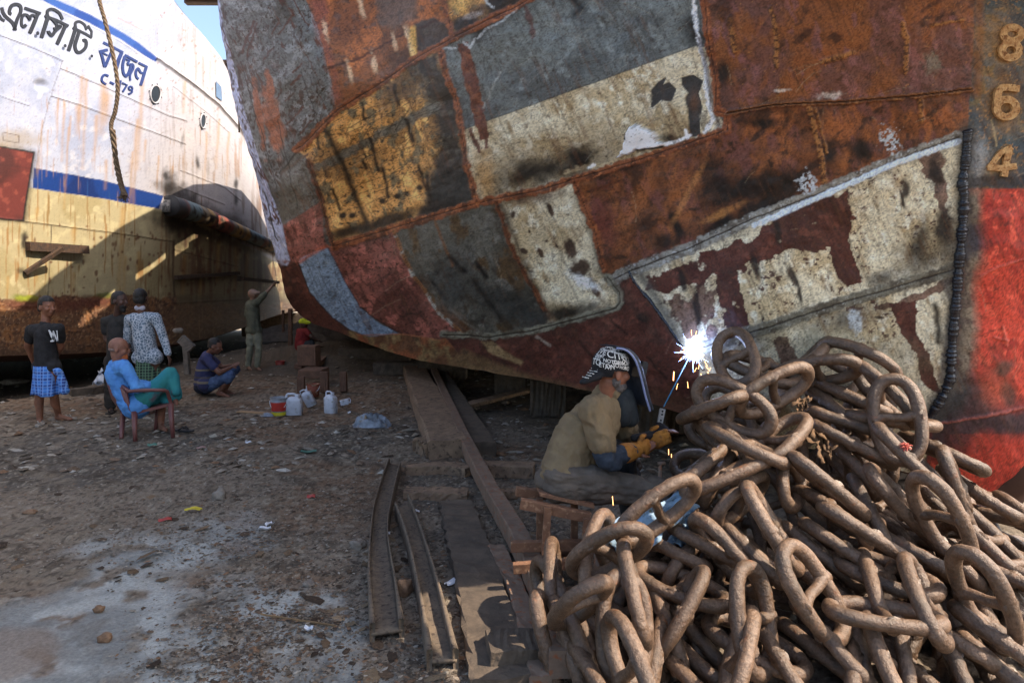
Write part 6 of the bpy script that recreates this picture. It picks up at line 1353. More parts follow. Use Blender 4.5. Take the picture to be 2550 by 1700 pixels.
# white lettering printed over the cap
words = [("OTX", -1.15, .70, .02), ("KDT", .9, .62, .02), ("PORT", -.85, .25, .013), ("IT", 1.0, .3, .03), ("TORD", -.1, .80, .012), ("SO", .1, -.1, .02), ("AT", -.3, -.28, .022), ("NO", .85, -.1, .02), ("TOK", -.9, .95, .020), ("NOT", -.35, 1.0, .018), ("KING", .15, .92, .016), ("TO", .62, .95, .022), ("NOTHING", -.55, .68, .014), ("K1SSE", .25, .66, .015), ("JVE", -.92, .42, .032), ("CITE", -.25, .36, .042), ("IN", .62, .45, .03), ("SSI1", -.95, .10, .018), ("NOTOK", -.4, .06, .018), ("OSSIX", .15, .10, .018), ("LOV", .66, .14, .02), ("TO", -1.05, -.16, .028), ("ETON", -.62, -.22, .022), ("HOT", .5, -.12, .016)]
bm = bmesh.new(); away = Vector((0, 1, 0)); vd = (capc - Vector((0, 0, CH))).normalized(); ru = vd.cross(Vector((0, 0, 1))).normalized(); uu = ru.cross(vd)
for w_, lon, lat, size in words:
    cu = bpy.data.curves.new('t', 'FONT'); cu.body = w_; cu.size = size * 1.5; cu.offset = .0006; cu.align_x = 'LEFT'; to = bpy.data.objects.new('t', cu); COL.objects.link(to)
    dg = bpy.context.evaluated_depsgraph_get(); tm = bpy.data.meshes.new_from_object(to.evaluated_get(dg)); vs = []
    for v in tm.vertices:
        a = lon + v.co.x / .105; b_ = lat + v.co.y / .105 + a * -.18
        dr = (ru * math.sin(a) * math.cos(b_) - vd * math.cos(a) * math.cos(b_) + uu * math.sin(b_))
        l = Vector((dr.dot(f) / .1215, dr.dot(s) / .1055, dr.dot(up) / .1095)).length; vs.append(bm.verts.new(capc + dr * (1 / l + .0015)))
    for p in tm.polygons:
        try: bm.faces.new([vs[i] for i in p.vertices])
        except ValueError: pass
    bpy.data.objects.remove(to); bpy.data.meshes.remove(tm); bpy.data.curves.remove(cu)
for k in range(26):
    t_ = k / 26; a = capc - f * (.10 + .085 * (k % 5) / 5) - up * (.040 + .062 * (k % 5) / 5 - .012) + s * (.035 - .07 * (k // 5) / 5); 
    tube(bm, [a, a + (f * rs.uniform(-.5, .5) + s * rs.uniform(-.6, .6)).normalized() * .012], .0028, 4)
pr = obj('cap_print', bm, mat('white_cap_print', (214, 212, 206), (190, 188, 182), scale=40, rough=.8, bump=0), rt, False); pr['kind'] = 'stuff'
pr.parent = cp; pr.matrix_parent_inverse = Matrix.Translation(-cp.location) if cp.parent is None else Matrix.Identity(4)
sp_ = smoothpts([P(1531, 862, dW + .03), P(1556, 868, dW + .04), P(1577, 892, dW + .06), P(1592, 938, dW + .09), P(1602, 980, dW + .11), P(1613, 1015, dW + .13)], 5)
shd = empty('face_shield', sp_[8], 'dark curved welding shield with pale edge held before the welder', 'face shield'); dep = Vector((-.30, .95, 0)).normalized()
bm = bmesh.new(); Rws = []
for i, p in enumerate(sp_):
    t_ = i / (len(sp_) - 1); Rws.append([bm.verts.new(p + dep * o_ - Vector((.9, .42, 0)) * bend) for o_, bend in ((-.105, .05), (-.09, .012), (0, -.004), (.09, .012), (.105, .05))])
for A, B in zip(Rws[:-1], Rws[1:]):
    for k in range(4): bm.faces.new((A[k], A[k + 1], B[k + 1], B[k]))
o = obj('shield_shell', bm, mat('black_shield', (44, 48, 56), (60, 66, 78), scale=20, rough=.4, bump=.2), shd); md = o.modifiers.new('thickness', 'SOLIDIFY'); md.thickness = .005
bm = bmesh.new(); tube(bm, [p + dep * -.105 - Vector((.9, .42, 0)) * .045 for p in sp_], .0065, 6); obj('shield_rim', bm, mat('pale_rim', (146, 156, 196), (120, 132, 170), rough=.4, bump=0), shd)
bm = bmesh.new(); c = P(1592, 918, dW + .07); box(bm, c, (.03, .11, .10), (0, .2, .3)); box(bm, c + Vector((.02, 0, 0)), (.015, .09, .08), (0, .2, .3)); obj('lens_frame', bm, mat('black_plastic', (26, 28, 34), (36, 38, 46), rough=.4, bump=0), shd, False)
# electrode holder, rod, cable and arc
arc = hp(1730, 872, .03)
hA = P(1650, 1018, 4.16); hB = P(1642, 1058, 4.12)
eh = empty('electrode_holder', hB, 'perforated grey electrode holder with dark grip in the orange gloves', 'welding holder')
bm = bmesh.new(); beam(bm, hB, hA, .032, .022, up=(0, 1, 0)); obj('jaw', bm, mat('pale_holder', (164, 164, 160), (126, 126, 124), scale=30, rough=.6), eh, False)
bm = bmesh.new()
for k in (.12, .32, .68, .88): ell_(bm, hB.lerp(hA, k) + Vector((0, -.013, 0)), (.006, .004, .006))
o = obj('holes', bm, M_BLK, eh); o['kind'] = 'stuff'
fuse('grip', [('c', hB, P(1660, 1078, 4.1), .022, .03), ('c', P(1655, 1075, 4.1), P(1610, 1086, 4.06), .032, .026), ('c', P(1610, 1086, 4.06), P(1578, 1090, 4.05), .026, .02)], mat('dark_rag', (44, 42, 44), (34, 32, 34), scale=30, rough=.95), eh, .006, 3, .004, (40, 40, 40))
bm = bmesh.new(); tube(bm, [P(1653, 1012, 4.17), arc.lerp(P(1653, 1012, 4.17), .10)], .0042, 8); tag(obj('welding_rod', bm, mat('blue_electrode', (58, 132, 172), (48, 112, 150), rough=.5, bump=0)), 'thin blue welding rod running from the holder to the arc', 'welding rod')
def emis(name, c, st):
    m = bpy.data.materials.new(name); m.use_nodes = True; nt = m.node_tree; nt.nodes.clear(); e = NN(nt, 'ShaderNodeEmission'); e.inputs[0].default_value = (c[0], c[1], c[2], 1); e.inputs[1].default_value = st
    o = NN(nt, 'ShaderNodeOutputMaterial'); nt.links.new(e.outputs[0], o.inputs[0]); return m
ar = empty('welding_arc', arc, 'blinding blue-white welding arc with sparks flying off the hull', 'welding arc')
bm = bmesh.new(); bmesh.ops.create_icosphere(bm, subdivisions=3, radius=.022)
for v in bm.verts: v.co = v.co * (1 + .12 * math.sin(v.co.x * 190) * math.sin(v.co.z * 160)) + arc + Vector((0, -.02, 0))
obj('arc_core', bm, emis('arc_light', (.8, .88, 1.0), 60), ar)
E1 = emis('blue_white_glare', (.28, .42, 1.0), 12); E2 = emis('orange_sparks', (1.0, .42, .14), 5); wr = random.Random(8)
bm = bmesh.new()
for k in range(36):
    a = 2 * math.pi * (k + wr.uniform(-.2, .2)) / 36; L_ = wr.uniform(.06, .10) * (2.1 if k % 3 == 0 else 1); dv = Vector((math.cos(a), -.15 + wr.uniform(-.3, .15), math.sin(a))).normalized()
    tube(bm, [arc + Vector((0, -.02, 0)) + dv * .02, arc + dv * L_ * .6 + Vector((0, -.02, 0)), arc + dv * L_ + Vector((0, -.02, 0))], [.0016, .0008, .0002], 4)
o = obj('spatter', bm, E1, ar); o['kind'] = 'stuff'  # thin glowing rays modelled round the arc, imitating its starburst glare
bm = bmesh.new()
for (x, y, l) in [(1678,925,22),(1742,905,14),(1745,930,12),(1735,915,10),(1755,900,12),(1762,925,12),(1758,912,8),(1712,950,16),(1688,955,14),(1728,850,-26),(1722,835,-14),(1698,890,6),(1525,1235,22),(1672,1130,18),(1665,1118,14),(1740,940,8),(1770,915,9),(1703,868,8),(1750,880,10)]:
    p = P(x, y, 4.35 if x > 1600 else 3.75); q = P(x + wr.uniform(-6, 7) - (6 if x == 1678 else 0), y + l, 4.35 if x > 1600 else 3.75); tube(bm, [p, q], (.0024 if x == 1678 else .0010), 4)
o = obj('flying_sparks', bm, E2, ar); o['kind'] = 'stuff'
pl = bpy.data.lights.new('arc_light', 'POINT'); pl.energy = 1.8; pl.color = (.38, .52, 1.0); pl.shadow_soft_size = .03; po = bpy.data.objects.new('arc_light', pl); COL.objects.link(po); po.location = arc + Vector((-.02, -.16, 0))
# ------------------------------------------------------------------ timbers, rails, containers and litter
M_WD = mat('old_wood', (136, 112, 90), (104, 86, 70), scale=9, rough=.9, bump=.7, bscale=50, bdist=.008, c3=(80, 66, 54), s3=22)
M_WDD = mat('dark_wood', (92, 80, 68), (66, 58, 50), scale=9, rough=.92, bump=.7, bscale=50, bdist=.008)  # darker tone of the old wood
M_IR = mat('rusty_iron', (124, 104, 88), (98, 82, 70), scale=14, rough=.8, bump=.6, bscale=90, bdist=.004, c3=(126, 78, 52), s3=30)
M_STW = mat('stool_wood', (128, 92, 68), (104, 74, 56), scale=12, rough=.85, bump=.5, bscale=80, bdist=.004, c3=(146, 112, 86), s3=34)
def sweep(pts, w, h, nz=.004, n=10, taper=None, seed=1):
    """rounded rectangular section along a path, surface a little uneven"""
    pts = smoothpts(pts, n) if len(pts) > 2 else [Vector(pts[0]).lerp(Vector(pts[1]), i / 14) for i in range(15)]
    sec = [(-.5, -.44), (-.5, 0), (-.5, .44), (-.44, .5), (0, .5), (.44, .5), (.5, .44), (.5, 0), (.5, -.44), (.44, -.5), (-.44, -.5)]
    bm = bmesh.new(); r = random.Random(seed); rings = []
    for i, p in enumerate(pts):
        t = (pts[min(i + 1, len(pts) - 1)] - pts[max(i - 1, 0)]).normalized(); y = Vector((0, 0, 1)).cross(t).normalized(); z = t.cross(y); k = taper(i / (len(pts) - 1)) if taper else 1
        rings.append([bm.verts.new(p + y * (a * w * k + r.uniform(-nz, nz)) + z * (b * h + r.uniform(-nz, nz))) for a, b in sec])
    m = len(sec)
    for A, B in zip(rings[:-1], rings[1:]):
        for k in range(m): bm.faces.new((A[k], A[(k + 1) % m], B[(k + 1) % m], B[k]))
    bm.faces.new(rings[0][::-1]); bm.faces.new(rings[-1]); return bm
def timber(name, pp, w, h, lift, m, label, cat='timber', group=None, nz=.005, seed=1, taper=None):
    o = obj(name, sweep([gz(x, y, lift) for x, y in pp], w, h, nz, 10, taper, seed), m, None, False); return tag(o, label, cat, group)
timber('timber_beam', [(1118,1140),(1028,925)], .42, .22, .08, M_WD, 'thick weathered timber baulk running under the hull left of the long rail', nz=.010)
timber('timber_beam', [(1205,1135),(1085,925)], .26, .18, .06, M_WDD, 'dark timber baulk running under the hull right of the long rail', nz=.010, seed=2)
timber('long_rail', [(1078,935),(1140,1085),(1212,1240),(1290,1385),(1350,1530),(1400,1720)], .115, .13, .12, M_IR, 'long rusty rail running from under the hull past the stool', 'rail', nz=.003, seed=3)
timber('timber_beam', [(1235,1380),(1290,1500),(1345,1720)], .10, .08, .03, M_IR, 'black charred timber lying along the lower left of the long rail', nz=.006, seed=4)
timber('plank', [(1010,1182),(1110,1176),(1170,1184)], .17, .09, .04, M_WD, 'pointed plank crossing left of the long rail near its middle', 'plank', seed=5, taper=lambda t: .35 + .65 * min(1, t * 3))
timber('plank', [(1195,1180),(1330,1184)], .19, .12, .05, M_WD, 'thick plank lying right of the long rail behind the welder', 'plank', seed=6)
timber('plank', [(1008,1236),(1165,1240)], .18, .07, .03, M_WD, 'worn plank end left of the long rail above the big worn beam', 'plank', seed=7, nz=.008)
timber('plank', [(1205,1238),(1350,1236)], .12, .06, .03, M_WD, 'thin plank on the ground just behind the stool', 'plank', seed=8)
timber('timber_beam', [(1135,1262),(1158,1340),(1200,1490),(1250,1720)], .27, .10, .01, M_WDD, 'broad half buried worn beam between the channels and the long rail', nz=.012, seed=9)
timber('timber_block', [(1215,1660),(1345,1652)], .20, .10, .08, M_WDD, 'dark wooden block on the broad worn beam at the bottom edge', 'block', seed=10)
timber('timber_block', [(1060,1120),(1095,1135)], .30, .16, .06, M_WD, 'splintered lump at the near end of the thick timber baulk', 'block', seed=11, nz=.03)
# two curved steel channels
def channel(name, Lp, Rp, label, seed):
    L_ = smoothpts([gz(x, y, .0) for x, y in Lp], 8); R__ = smoothpts([gz(x, y, .0) for x, y in Rp], 8); n = min(len(L_), len(R__))
    def rs_(P_): return [P_[min(int(i * (len(P_) - 1) / (n - 1)), len(P_) - 1)] for i in range(n)]
    L_ = rs_(L_); R__ = rs_(R__); r = random.Random(seed)
    root = empty(name, L_[-1], label, 'steel channel')
    for P_, s_ in ((L_, 1), (R__, -1)):
        bm = bmesh.new(); rows = []
        for i in range(n):
            acr = (R__[i] - L_[i]).normalized() * s_; t = .016
            p = P_[i]; z_ = .022 + .004 * math.sin(i * .5)
            rows.append([bm.verts.new(p + acr * a + Vector((0, 0, b + r.uniform(-.001, .001)))) for a, b in ((-.008, -.01), (-.008, .075 + z_), (-.002, .085 + z_), (t, .085 + z_), (t + .004, .078 + z_), (t, .0))])
        for A, B in zip(rows[:-1], rows[1:]):
            for k in range(5): bm.faces.new((A[k], A[k + 1], B[k + 1], B[k]))
        bm.faces.new(rows[0]); bm.faces.new(rows[-1][::-1]); obj('flange', bm, M_CHN, root)
    bm = bmesh.new(); rows = []
    for i in range(n):
        a, b = L_[i], R__[i]; rows.append([bm.verts.new(a.lerp(b, k / 6) + Vector((0, 0, .035 + (r.uniform(-.006, .008) if i < n * .8 else 0)))) for k in range(7)])
    for A, B in zip(rows[:-1], rows[1:]):
        for k in range(6): bm.faces.new((A[k], A[k + 1], B[k + 1], B[k]))
    o = obj('web', bm, M_CHN, root); md = o.modifiers.new('thickness', 'SOLIDIFY'); md.thickness = .018
    return root
M_CHN = mat('weathered_channel_steel', (110, 96, 80), (84, 74, 64), scale=20, rough=.85, bump=.6, bscale=110, bdist=.004, c3=(62, 52, 46), s3=34)
channel('steel_channel', [(969,1165),(945,1235),(928,1310),(918,1444),(925,1601)], [(998,1177),(978,1262),(966,1349),(986,1483),(1003,1590)], 'left curved rusty steel channel lying open side up', 4)
channel('steel_channel', [(984,1284),(1013,1368),(1044,1521),(1067,1672)], [(1017,1261),(1051,1349),(1090,1483),(1138,1668)], 'right curved rusty steel channel ending lowest in the picture', 5)
def rock(c, r, m, label=None, cat='stone', sq=(1, 1, .7), seed=1, name='stone', rough_=.25):
    bm = bmesh.new(); bmesh.ops.create_icosphere(bm, subdivisions=3, radius=1); q = random.Random(seed); ph = [q.uniform(0, 6) for _ in range(6)]
    for v in bm.verts:
        p = v.co; k = 1 + rough_ * (math.sin(p.x * 3 + ph[0]) * math.sin(p.y * 3.3 + ph[1]) + .5 * math.sin(p.z * 6 + ph[2]) * math.sin(p.x * 5 + ph[3])); 
        p2 = Vector([math.copysign(abs(a) ** .8, a) for a in p]) * k; v.co = Vector((p2.x * r * sq[0], p2.y * r * sq[1], p2.z * r * sq[2])) + c
    return tag(obj(name, bm, m), label, cat)
M_STN = mat('grey_stone', (130, 122, 112), (98, 90, 82), scale=18, rough=.9, bump=.6, bscale=80); M_STB = mat('brown_stone', (132, 104, 80), (100, 78, 60), scale=18, rough=.9, bump=.6, bscale=80)
rock(gz(1007, 1478, .03), .048, M_STB, 'rounded brown stone lying between the two steel channels', sq=(.9, 1, 1.1), seed=2)
rock(gz(890, 1362, .015), .038, M_STN, 'pale grey stone left of the steel channels', sq=(1.3, 1, .8), seed=3); rock(gz(548, 1240, .02), .05, M_STN, 'grey lump of concrete in the middle of the yard', sq=(1, 1, 1.1), seed=4)
rock(gz(262, 1592, .01), .026, M_STB, 'brown stone on the pale patch at the lower left', sq=(1.2, 1, .9), seed=5); rock(gz(246, 1520, .01), .022, M_STB, 'small brown stone left of centre on the pale patch', sq=(1.3, 1, .8), seed=6)
rock(gz(75, 1278, .01), .035, M_STB, 'flat brown clod at the left side of the yard', sq=(1.5, 1, .5), seed=7); rock(gz(770, 1455, .005), .03, M_STN, 'small pale stone near the left channel', sq=(1, 1, .6), seed=8)
rock(gz(35, 958, .06), .2, M_STN, 'flat concrete slab at the left edge under the white ship', 'slab', sq=(1.2, .8, .28), seed=9, name='slab')
# stool
st = empty('wooden_stool', gz(1370, 1400), 'rough wooden stool frame under the welder', 'stool')
def bar(a, b, w, h, name, root, m=M_STW, seed=1): return obj(name, sweep([a, b], w, h, .0015, 4, None, seed), m, root, False)
bar(P(1296, 1252, 3.80), P(1470, 1288, 3.78), .055, .055, 'seat_rail', st); bar(P(1285, 1222, 4.1), P(1440, 1240, 4.14), .055, .05, 'seat_rail', st, seed=2)
bm = bmesh.new(); q = [P(1345, 1245, 3.80), P(1480, 1275, 3.78), P(1470, 1232, 4.14), P(1335, 1222, 4.10)]
lo = [bm.verts.new(v + Vector((0, 0, .022))) for v in q]; hi = [bm.verts.new(v + Vector((0, 0, .04))) for v in q]; bm.faces.new(lo[::-1]); bm.faces.new(hi)
for i in range(4): bm.faces.new((lo[i], lo[(i + 1) % 4], hi[(i + 1) % 4], hi[i]))
obj('seat_board', bm, M_STW, st, False)
for (a, b, c, d, e) in ((1364,1262,1356,1408,3.76), (1344,1240,1344,1380,4.06), (1462,1290,1456,1412,3.74), (1430,1250,1430,1385,4.08)): bar(P(a, b, e), P(c, d, e), .042, .042, 'leg', st, seed=a)
bar(P(1272, 1360, 3.84), P(1465, 1356, 3.84), .04, .06, 'stretcher', st, seed=4); bar(P(1278, 1414, 3.66), P(1465, 1398, 3.68), .045, .055, 'foot_rail', st, seed=5); bar(P(1290, 1376, 4.06), P(1450, 1378, 4.06), .04, .045, 'foot_rail', st, seed=6)
# containers
M_JUG = mat('white_plastic', (196, 200, 210), (172, 176, 188), scale=6, rough=.45, bump=.1, bscale=20, c3=(150, 148, 146), s3=18)
def jug(c, w, h, label, tilt=(0, 0, 0), rim=True, m=None):
    root = empty('plastic_jug', c, label, 'jug'); Mx = Matrix.Translation(c) @ Euler(tilt).to_matrix().to_4x4(); bm = bmesh.new()
    def add(fn): 
        n0 = len(bm.verts); fn(); bm.verts.ensure_lookup_table(); bmesh.ops.transform(bm, matrix=Mx, verts=bm.verts[n0:])
    def body():
        rings = []
        for z_, k in ((0, .94), (.02, 1), (.66, 1), (.72, .98), (.84, .62), (.87, .42)):
            r_ = []
            for i in range(20):
                a = 2 * math.pi * i / 20; x = math.copysign(abs(math.cos(a)) ** .45, math.cos(a)); y = math.copysign(abs(math.sin(a)) ** .45, math.sin(a)); r_.append(bm.verts.new((x * w / 2 * k, y * w * .34 * k, z_ * h)))
            rings.append(r_)
        for A, B in zip(rings[:-1], rings[1:]):
            for i in range(20): bm.faces.new((A[i], A[(i + 1) % 20], B[(i + 1) % 20], B[i]))
        bm.faces.new(rings[0][::-1]); bm.faces.new(rings[-1])
    add(body); obj('jug_body', bm, m or M_JUG, root)
    bm = bmesh.new(); add(lambda: tube(bm, [(w * .22, 0, h * .80), (w * .22, 0, h * .98)], w * .13, 10)); obj('neck', bm, m or M_JUG, root)
    bm = bmesh.new(); add(lambda: tube(bm, smoothpts([(-w * .44, 0, h * .68), (-w * .42, 0, h * .95), (-w * .2, 0, h * 1.0), (w * .08, 0, h * .97), (w * .12, 0, h * .84)], 4), w * .07, 8)); obj('handle', bm, m or M_JUG, root)
    return root
jug(gz(733, 1032), .225, .29, 'square white plastic jug between the paint bucket and the tilted jug', (0, 0, .1))
jug(gz(824, 1028), .18, .30, 'white plastic jug with a handle standing to the right', (0, 0, -.5)); jug(gz(778, 1014, .03), .15, .27, 'white plastic jug leaning to the left against the rusty pot', (.2, -.42, 0))
jug(gz(848, 1014, .06), .09, .15, 'small white bottle lying on its side behind the right jug', (0, 1.35, .2))
def can(c, r, h, label, m, name='bucket', handle=True, band=None, tilt=(0, 0, 0), cat='bucket'):
    root = empty(name, c, label, cat); Mx = Matrix.Translation(c) @ Euler(tilt).to_matrix().to_4x4()
    def T(p): return Mx @ Vector(p)
    def wall(z0_, z1_, k0, k1, off, mm, nm):
        bm = bmesh.new(); rg = [[bm.verts.new(T((math.cos(a) * r * k * off, math.sin(a) * r * k * off, z_))) for a in [2 * math.pi * i / 24 for i in range(24)]] for z_, k in ((z0_, k0), (z1_, k1))]
        if off == 1: rg.append([bm.verts.new(T((math.cos(a) * r * k1 * .93, math.sin(a) * r * k1 * .93, z1_))) for a in [2 * math.pi * i / 24 for i in range(24)]]); rg.append([bm.verts.new(T((math.cos(a) * r * .8, math.sin(a) * r * .8, h * .5))) for a in [2 * math.pi * i / 24 for i in range(24)]])
        for A, B in zip(rg[:-1], rg[1:]):
            for i in range(24): bm.faces.new((A[i], A[(i + 1) % 24], B[(i + 1) % 24], B[i]))
        if off == 1: bm.faces.new(rg[0][::-1]); bm.faces.new(rg[-1])
        return obj(nm, bm, mm, root)
    wall(0, h, .86, 1, 1, m, 'can_wall')
    bm = bmesh.new(); tube(bm, [T((math.cos(a) * r * 1.02, math.sin(a) * r * 1.02, h)) for a in [2 * math.pi * i / 24 for i in range(24)]], r * .05, 6, closed=True); obj('rim', bm, m, root)
    for z0_, z1_, col in (band or ()): wall(z0_ * h, z1_ * h, .86 + .14 * z0_, .86 + .14 * z1_, 1.012, col, 'painted_label')
    if handle:
        bm = bmesh.new(); tube(bm, [T((math.cos(a) * r * 1.05, -math.sin(a) * r * .5 - .02, h * .85 - math.sin(a) * h * .5)) for a in [math.pi * i / 12 for i in range(13)]], .006, 6); obj('handle', bm, mat('white_handle', (196, 196, 198), (170, 170, 174), bump=0), root)
    return root
M_PK = mat('grey_paint_bucket', (140, 144, 150), (112, 114, 118), scale=12, rough=.5); M_RL = mat('red_label', (176, 52, 40), (150, 42, 34), rough=.5, bump=0); M_YL = mat('yellow_label', (196, 186, 50), (176, 160, 40), rough=.5, bump=0); M_RD = mat('red_oxide_paint', (148, 48, 38), (104, 40, 32), scale=20, rough=.5)
can(gz(696, 1033), .115, .24, 'grey paint bucket with red label and white handle, leftmost container', M_PK, 'paint_bucket', band=((.28, .78, M_RL), (.02, .22, M_YL)))
can(gz(781, 990, .02), .10, .20, 'rusty red brown pot behind the leaning white jug', mat('rusty_red_pot', (128, 66, 48), (100, 56, 42), scale=20, rough=.7, c3=(150, 120, 96), s3=20), 'rusty_pot', cat='pot')
can(gz(698, 917), .10, .16, 'small red tin standing alone near the far worker', M_RD, 'red_tin', False, cat='tin')
# wooden blocks and offcuts behind the jugs
M_BK = mat('brown_block_wood', (108, 80, 64), (86, 64, 52), scale=8, rough=.9, bump=.6, bscale=50)
def blk(pts, d, h, dep, label, name='wood_block', lift=0, m=M_BK, seed=1, cat='block'):
    """upright board or block whose near lower edge runs between two pixels"""
    a = P(pts[0][0], pts[0][1], d); b = P(pts[1][0], pts[1][1], d); a.z = b.z = a.z
    c = (a + b) / 2 + Vector((0, dep / 2, h / 2)); L_ = (b - a).length
    o = obj(name, sweep([c - Vector((L_ / 2, 0, 0)), c + Vector((L_ / 2, 0, 0))], dep, h, .004, 4, None, seed), m, None, False); return tag(o, label, cat, None)
blk([(741,912),(786,912)], 12.6, .38, .35, 'tall brown wood block at the back of the offcut pile'); timber('offcut', [(742,925),(778,893)], .14, .10, .10, M_BK, 'short board leaning over the middle of the offcut pile', 'offcut', seed=13)
timber('offcut', [(782,930),(822,890)], .14, .12, .12, M_BK, 'slanting board on the right of the offcut pile', 'offcut', seed=14); blk([(742,942),(800,942)], 11.6, .14, .5, 'low wide block in the front of the offcut pile', seed=3)
blk([(740,978),(757,978)], 11.0, .26, .08, 'upright board left of the rusty pot', 'offcut', seed=4, cat='offcut'); blk([(797,978),(816,978)], 11.0, .34, .12, 'upright board right of the rusty pot', 'offcut', seed=5, cat='offcut'); blk([(846,975),(862,975)], 11.1, .32, .10, 'upright board standing alone to the right of the pile', 'offcut', seed=6, cat='offcut')
blk([(756,1000),(766,1000)], 10.6, .12, .1, 'small dark offcut in front of the rusty pot', 'offcut', seed=7, m=M_WDD, cat='offcut')
# shoring under both hulls
def post(x, y, w, label, top=1.0, d=None):
    b = gz(x, y); o = obj('shoring_post', sweep([b, b + Vector((.03, 0, top))], w, w * .8, .006, 4, None, x), M_BK, None, False); tag(o, label, 'post')
bq = gz(468, 932); sp2 = empty('shoring_post', bq, 'grey wooden prop with a forked top under the white ship', 'post'); obj('prop', sweep([bq, bq + Vector((-.03, 0, .66))], .11, .09, .005, 4), mat('grey_prop_wood', (112, 104, 96), (88, 82, 76), scale=9, rough=.9), sp2, False)
obj('wedge', sweep([P(450, 842, 12.4), P(478, 868, 12.4)], .10, .16, .006, 4), mat('grey_prop_wood', 0 and 0 or (112, 104, 96)), sp2, False); rock(P(443, 823, 12.4), .06, M_STN, 'pale round knob resting above the forked prop', 'knob', sq=(1.3, 1, .8), seed=12, name='knob')
post(723, 868, .12, 'thin post standing under the far end of the white ship', 1.1); post(705, 850, .08, 'thinner leaning post farther under the white ship', 1.0)
def shore(x, y, w, h, dep, label, seed, m=M_WDD, lift=0):
    c = gz(x, y) + Vector((0, dep / 2, h / 2 + lift)); o = obj('keel_block', sweep([c - Vector((w / 2, 0, 0)), c + Vector((w / 2, 0, 0))], dep, h, .012, 4, None, seed), m, None, False); tag(o, label, 'block')
shore(1365, 1040, .46, .52, .4, 'large dark keel block standing behind the welder', 1); shore(1270, 985, .5, .42, .5, 'dark keel block farther back behind the welder', 2); shore(1100, 945, .9, .42, .5, 'wide dark keel block behind the timber baulks', 3)
shore(1600, 1110, .5, .5, .4, 'dark keel block in front of the welder under the hull', 4); shore(930, 905, 1.6, .34, .4, 'long dark timber lying under the blue plate', 5); shore(1000, 935, 1.1, .25, .5, 'lower dark timber beside the thick baulk', 6)
shore(1700, 1085, .6, .55, .5, 'dark block under the hull behind the left of the chain', 7); shore(2200, 1200, .9, .4, .6, 'dark block under the red bow behind the chain', 8)
shore(705, 838, 3.4, .95, .6, 'dark timber cribbing far under the bow of the white ship', 9)  # added to hide a bright strip of ground between the hulls
timber('plank', [(1150,1030),(1320,985)], .2, .05, .10, M_WD, 'loose plank leaning among the blocks behind the welder', 'plank', seed=16); timber('plank', [(1200,1005),(1265,1012)], .06, .04, .06, M_WD, 'thin pale lath in the dark behind the welder', 'plank', seed=17)
timber('log', [(175,985),(225,980),(272,972)], .16, .12, .05, M_WDD, 'dark log on the ground behind the seated man', 'log', seed=18)
# iron stake between welder and chain
stk = gz(1642, 1262); bm = bmesh.new(); tube(bm, [stk, stk + Vector((0, 0, .36))], .014, 8); tube(bm, [stk + Vector((-.02, 0, .35)), stk + Vector((.04, 0, .355))], .016, 8); tag(obj('iron_stake', bm, M_IR), 'thin bent iron stake rising beside the gloves', 'stake')
# sack, plastic, cardboard and paper litter
M_SCK = mat('white_sack', (186, 194, 208), (160, 168, 180), scale=10, rough=.6); M_PLS = mat('grey_plastic_sheet', (138, 146, 158), (84, 90, 98), scale=8, rough=.45, c3=(120, 104, 84), s3=9)
cloth('sack', [(229,972),(246,932),(282,938),(280,968)], lambda x, y: float(gz(x, 970).y) + (970 - y) * .004, M_SCK, 'white plastic sack lying behind the seated man', 'sack', .09, 21)
def heap(name, x, y, w, h, m, label, cat, seed):
    c = gz(x, y); bm = bmesh.new(); q = random.Random(seed); n = 34; g = {}
    for i in range(n):
        for j in range(n):
            u = i / (n - 1) * 2 - 1; v = j / (n - 1) * 2 - 1; e = max(0, 1 - (u * u + v * v)) ** .6
            nzv = fb(np.array([u * 2.2 + seed]), np.array([v * 2.2 + seed]), seed, 4)[0]; rg_ = 1 - abs(nzv - .5) * 5
            xx = u * w * (1 + .35 * (fb(np.array([u * 2. + 7]), np.array([v * 2.]), seed + 3, 3)[0] - .5)); yy = v * w * .6
            g[i, j] = bm.verts.new(c + Vector((xx, yy, h * e * (.35 + .65 * rg_) + .004)))
    for i in range(n - 1):
        for j in range(n - 1): bm.faces.new((g[i, j], g[i + 1, j], g[i + 1, j + 1], g[i, j + 1]))
    return tag(obj(name, bm, m), label, cat)
heap('plastic_sheet', 925, 1060, .24, .17, M_PLS, 'crumpled grey plastic sheet on the ground right of the jugs', 'plastic sheet', 31); heap('rag', 664, 1036, .09, .05, M_PLS, 'small crumpled rag beside the paint bucket', 'rag', 33)
heap('crumpled_bag', 700, 800, .9, .3, mat('pale_plastic', (190, 196, 204), (150, 156, 164), scale=3, rough=.6), 'pale crumpled plastic far off under the white ship', 'plastic sheet', 35)
heap('rubble_heap', 640, 815, 1.5, .35, M_WDD, 'dark rubble heap beneath the bow of the white ship', 'rubble', 36); heap('rubble_heap', 790, 842, 2.2, .6, mat('rubble', (92, 82, 74), (66, 60, 54), scale=4, rough=.95, bump=.8, bscale=14, bdist=.03), 'dark rubble heap under the blue plate of the hull', 'rubble', 38)  # first heap is added to darken the bright gap between the hulls
timber('cardboard_strip', [(594,1026),(676,1031)], .10, .012, .012, mat('cardboard', (164, 132, 98), (140, 112, 82), scale=14, rough=.9), 'flat strip of cardboard left of the paint bucket', 'cardboard', nz=.001, seed=20)
timber('stick', [(848,1012),(880,1030),(915,1042)], .02, .02, .02, M_WDD, 'thin dark stick leading to the crumpled plastic sheet', 'stick', nz=.001, seed=21)
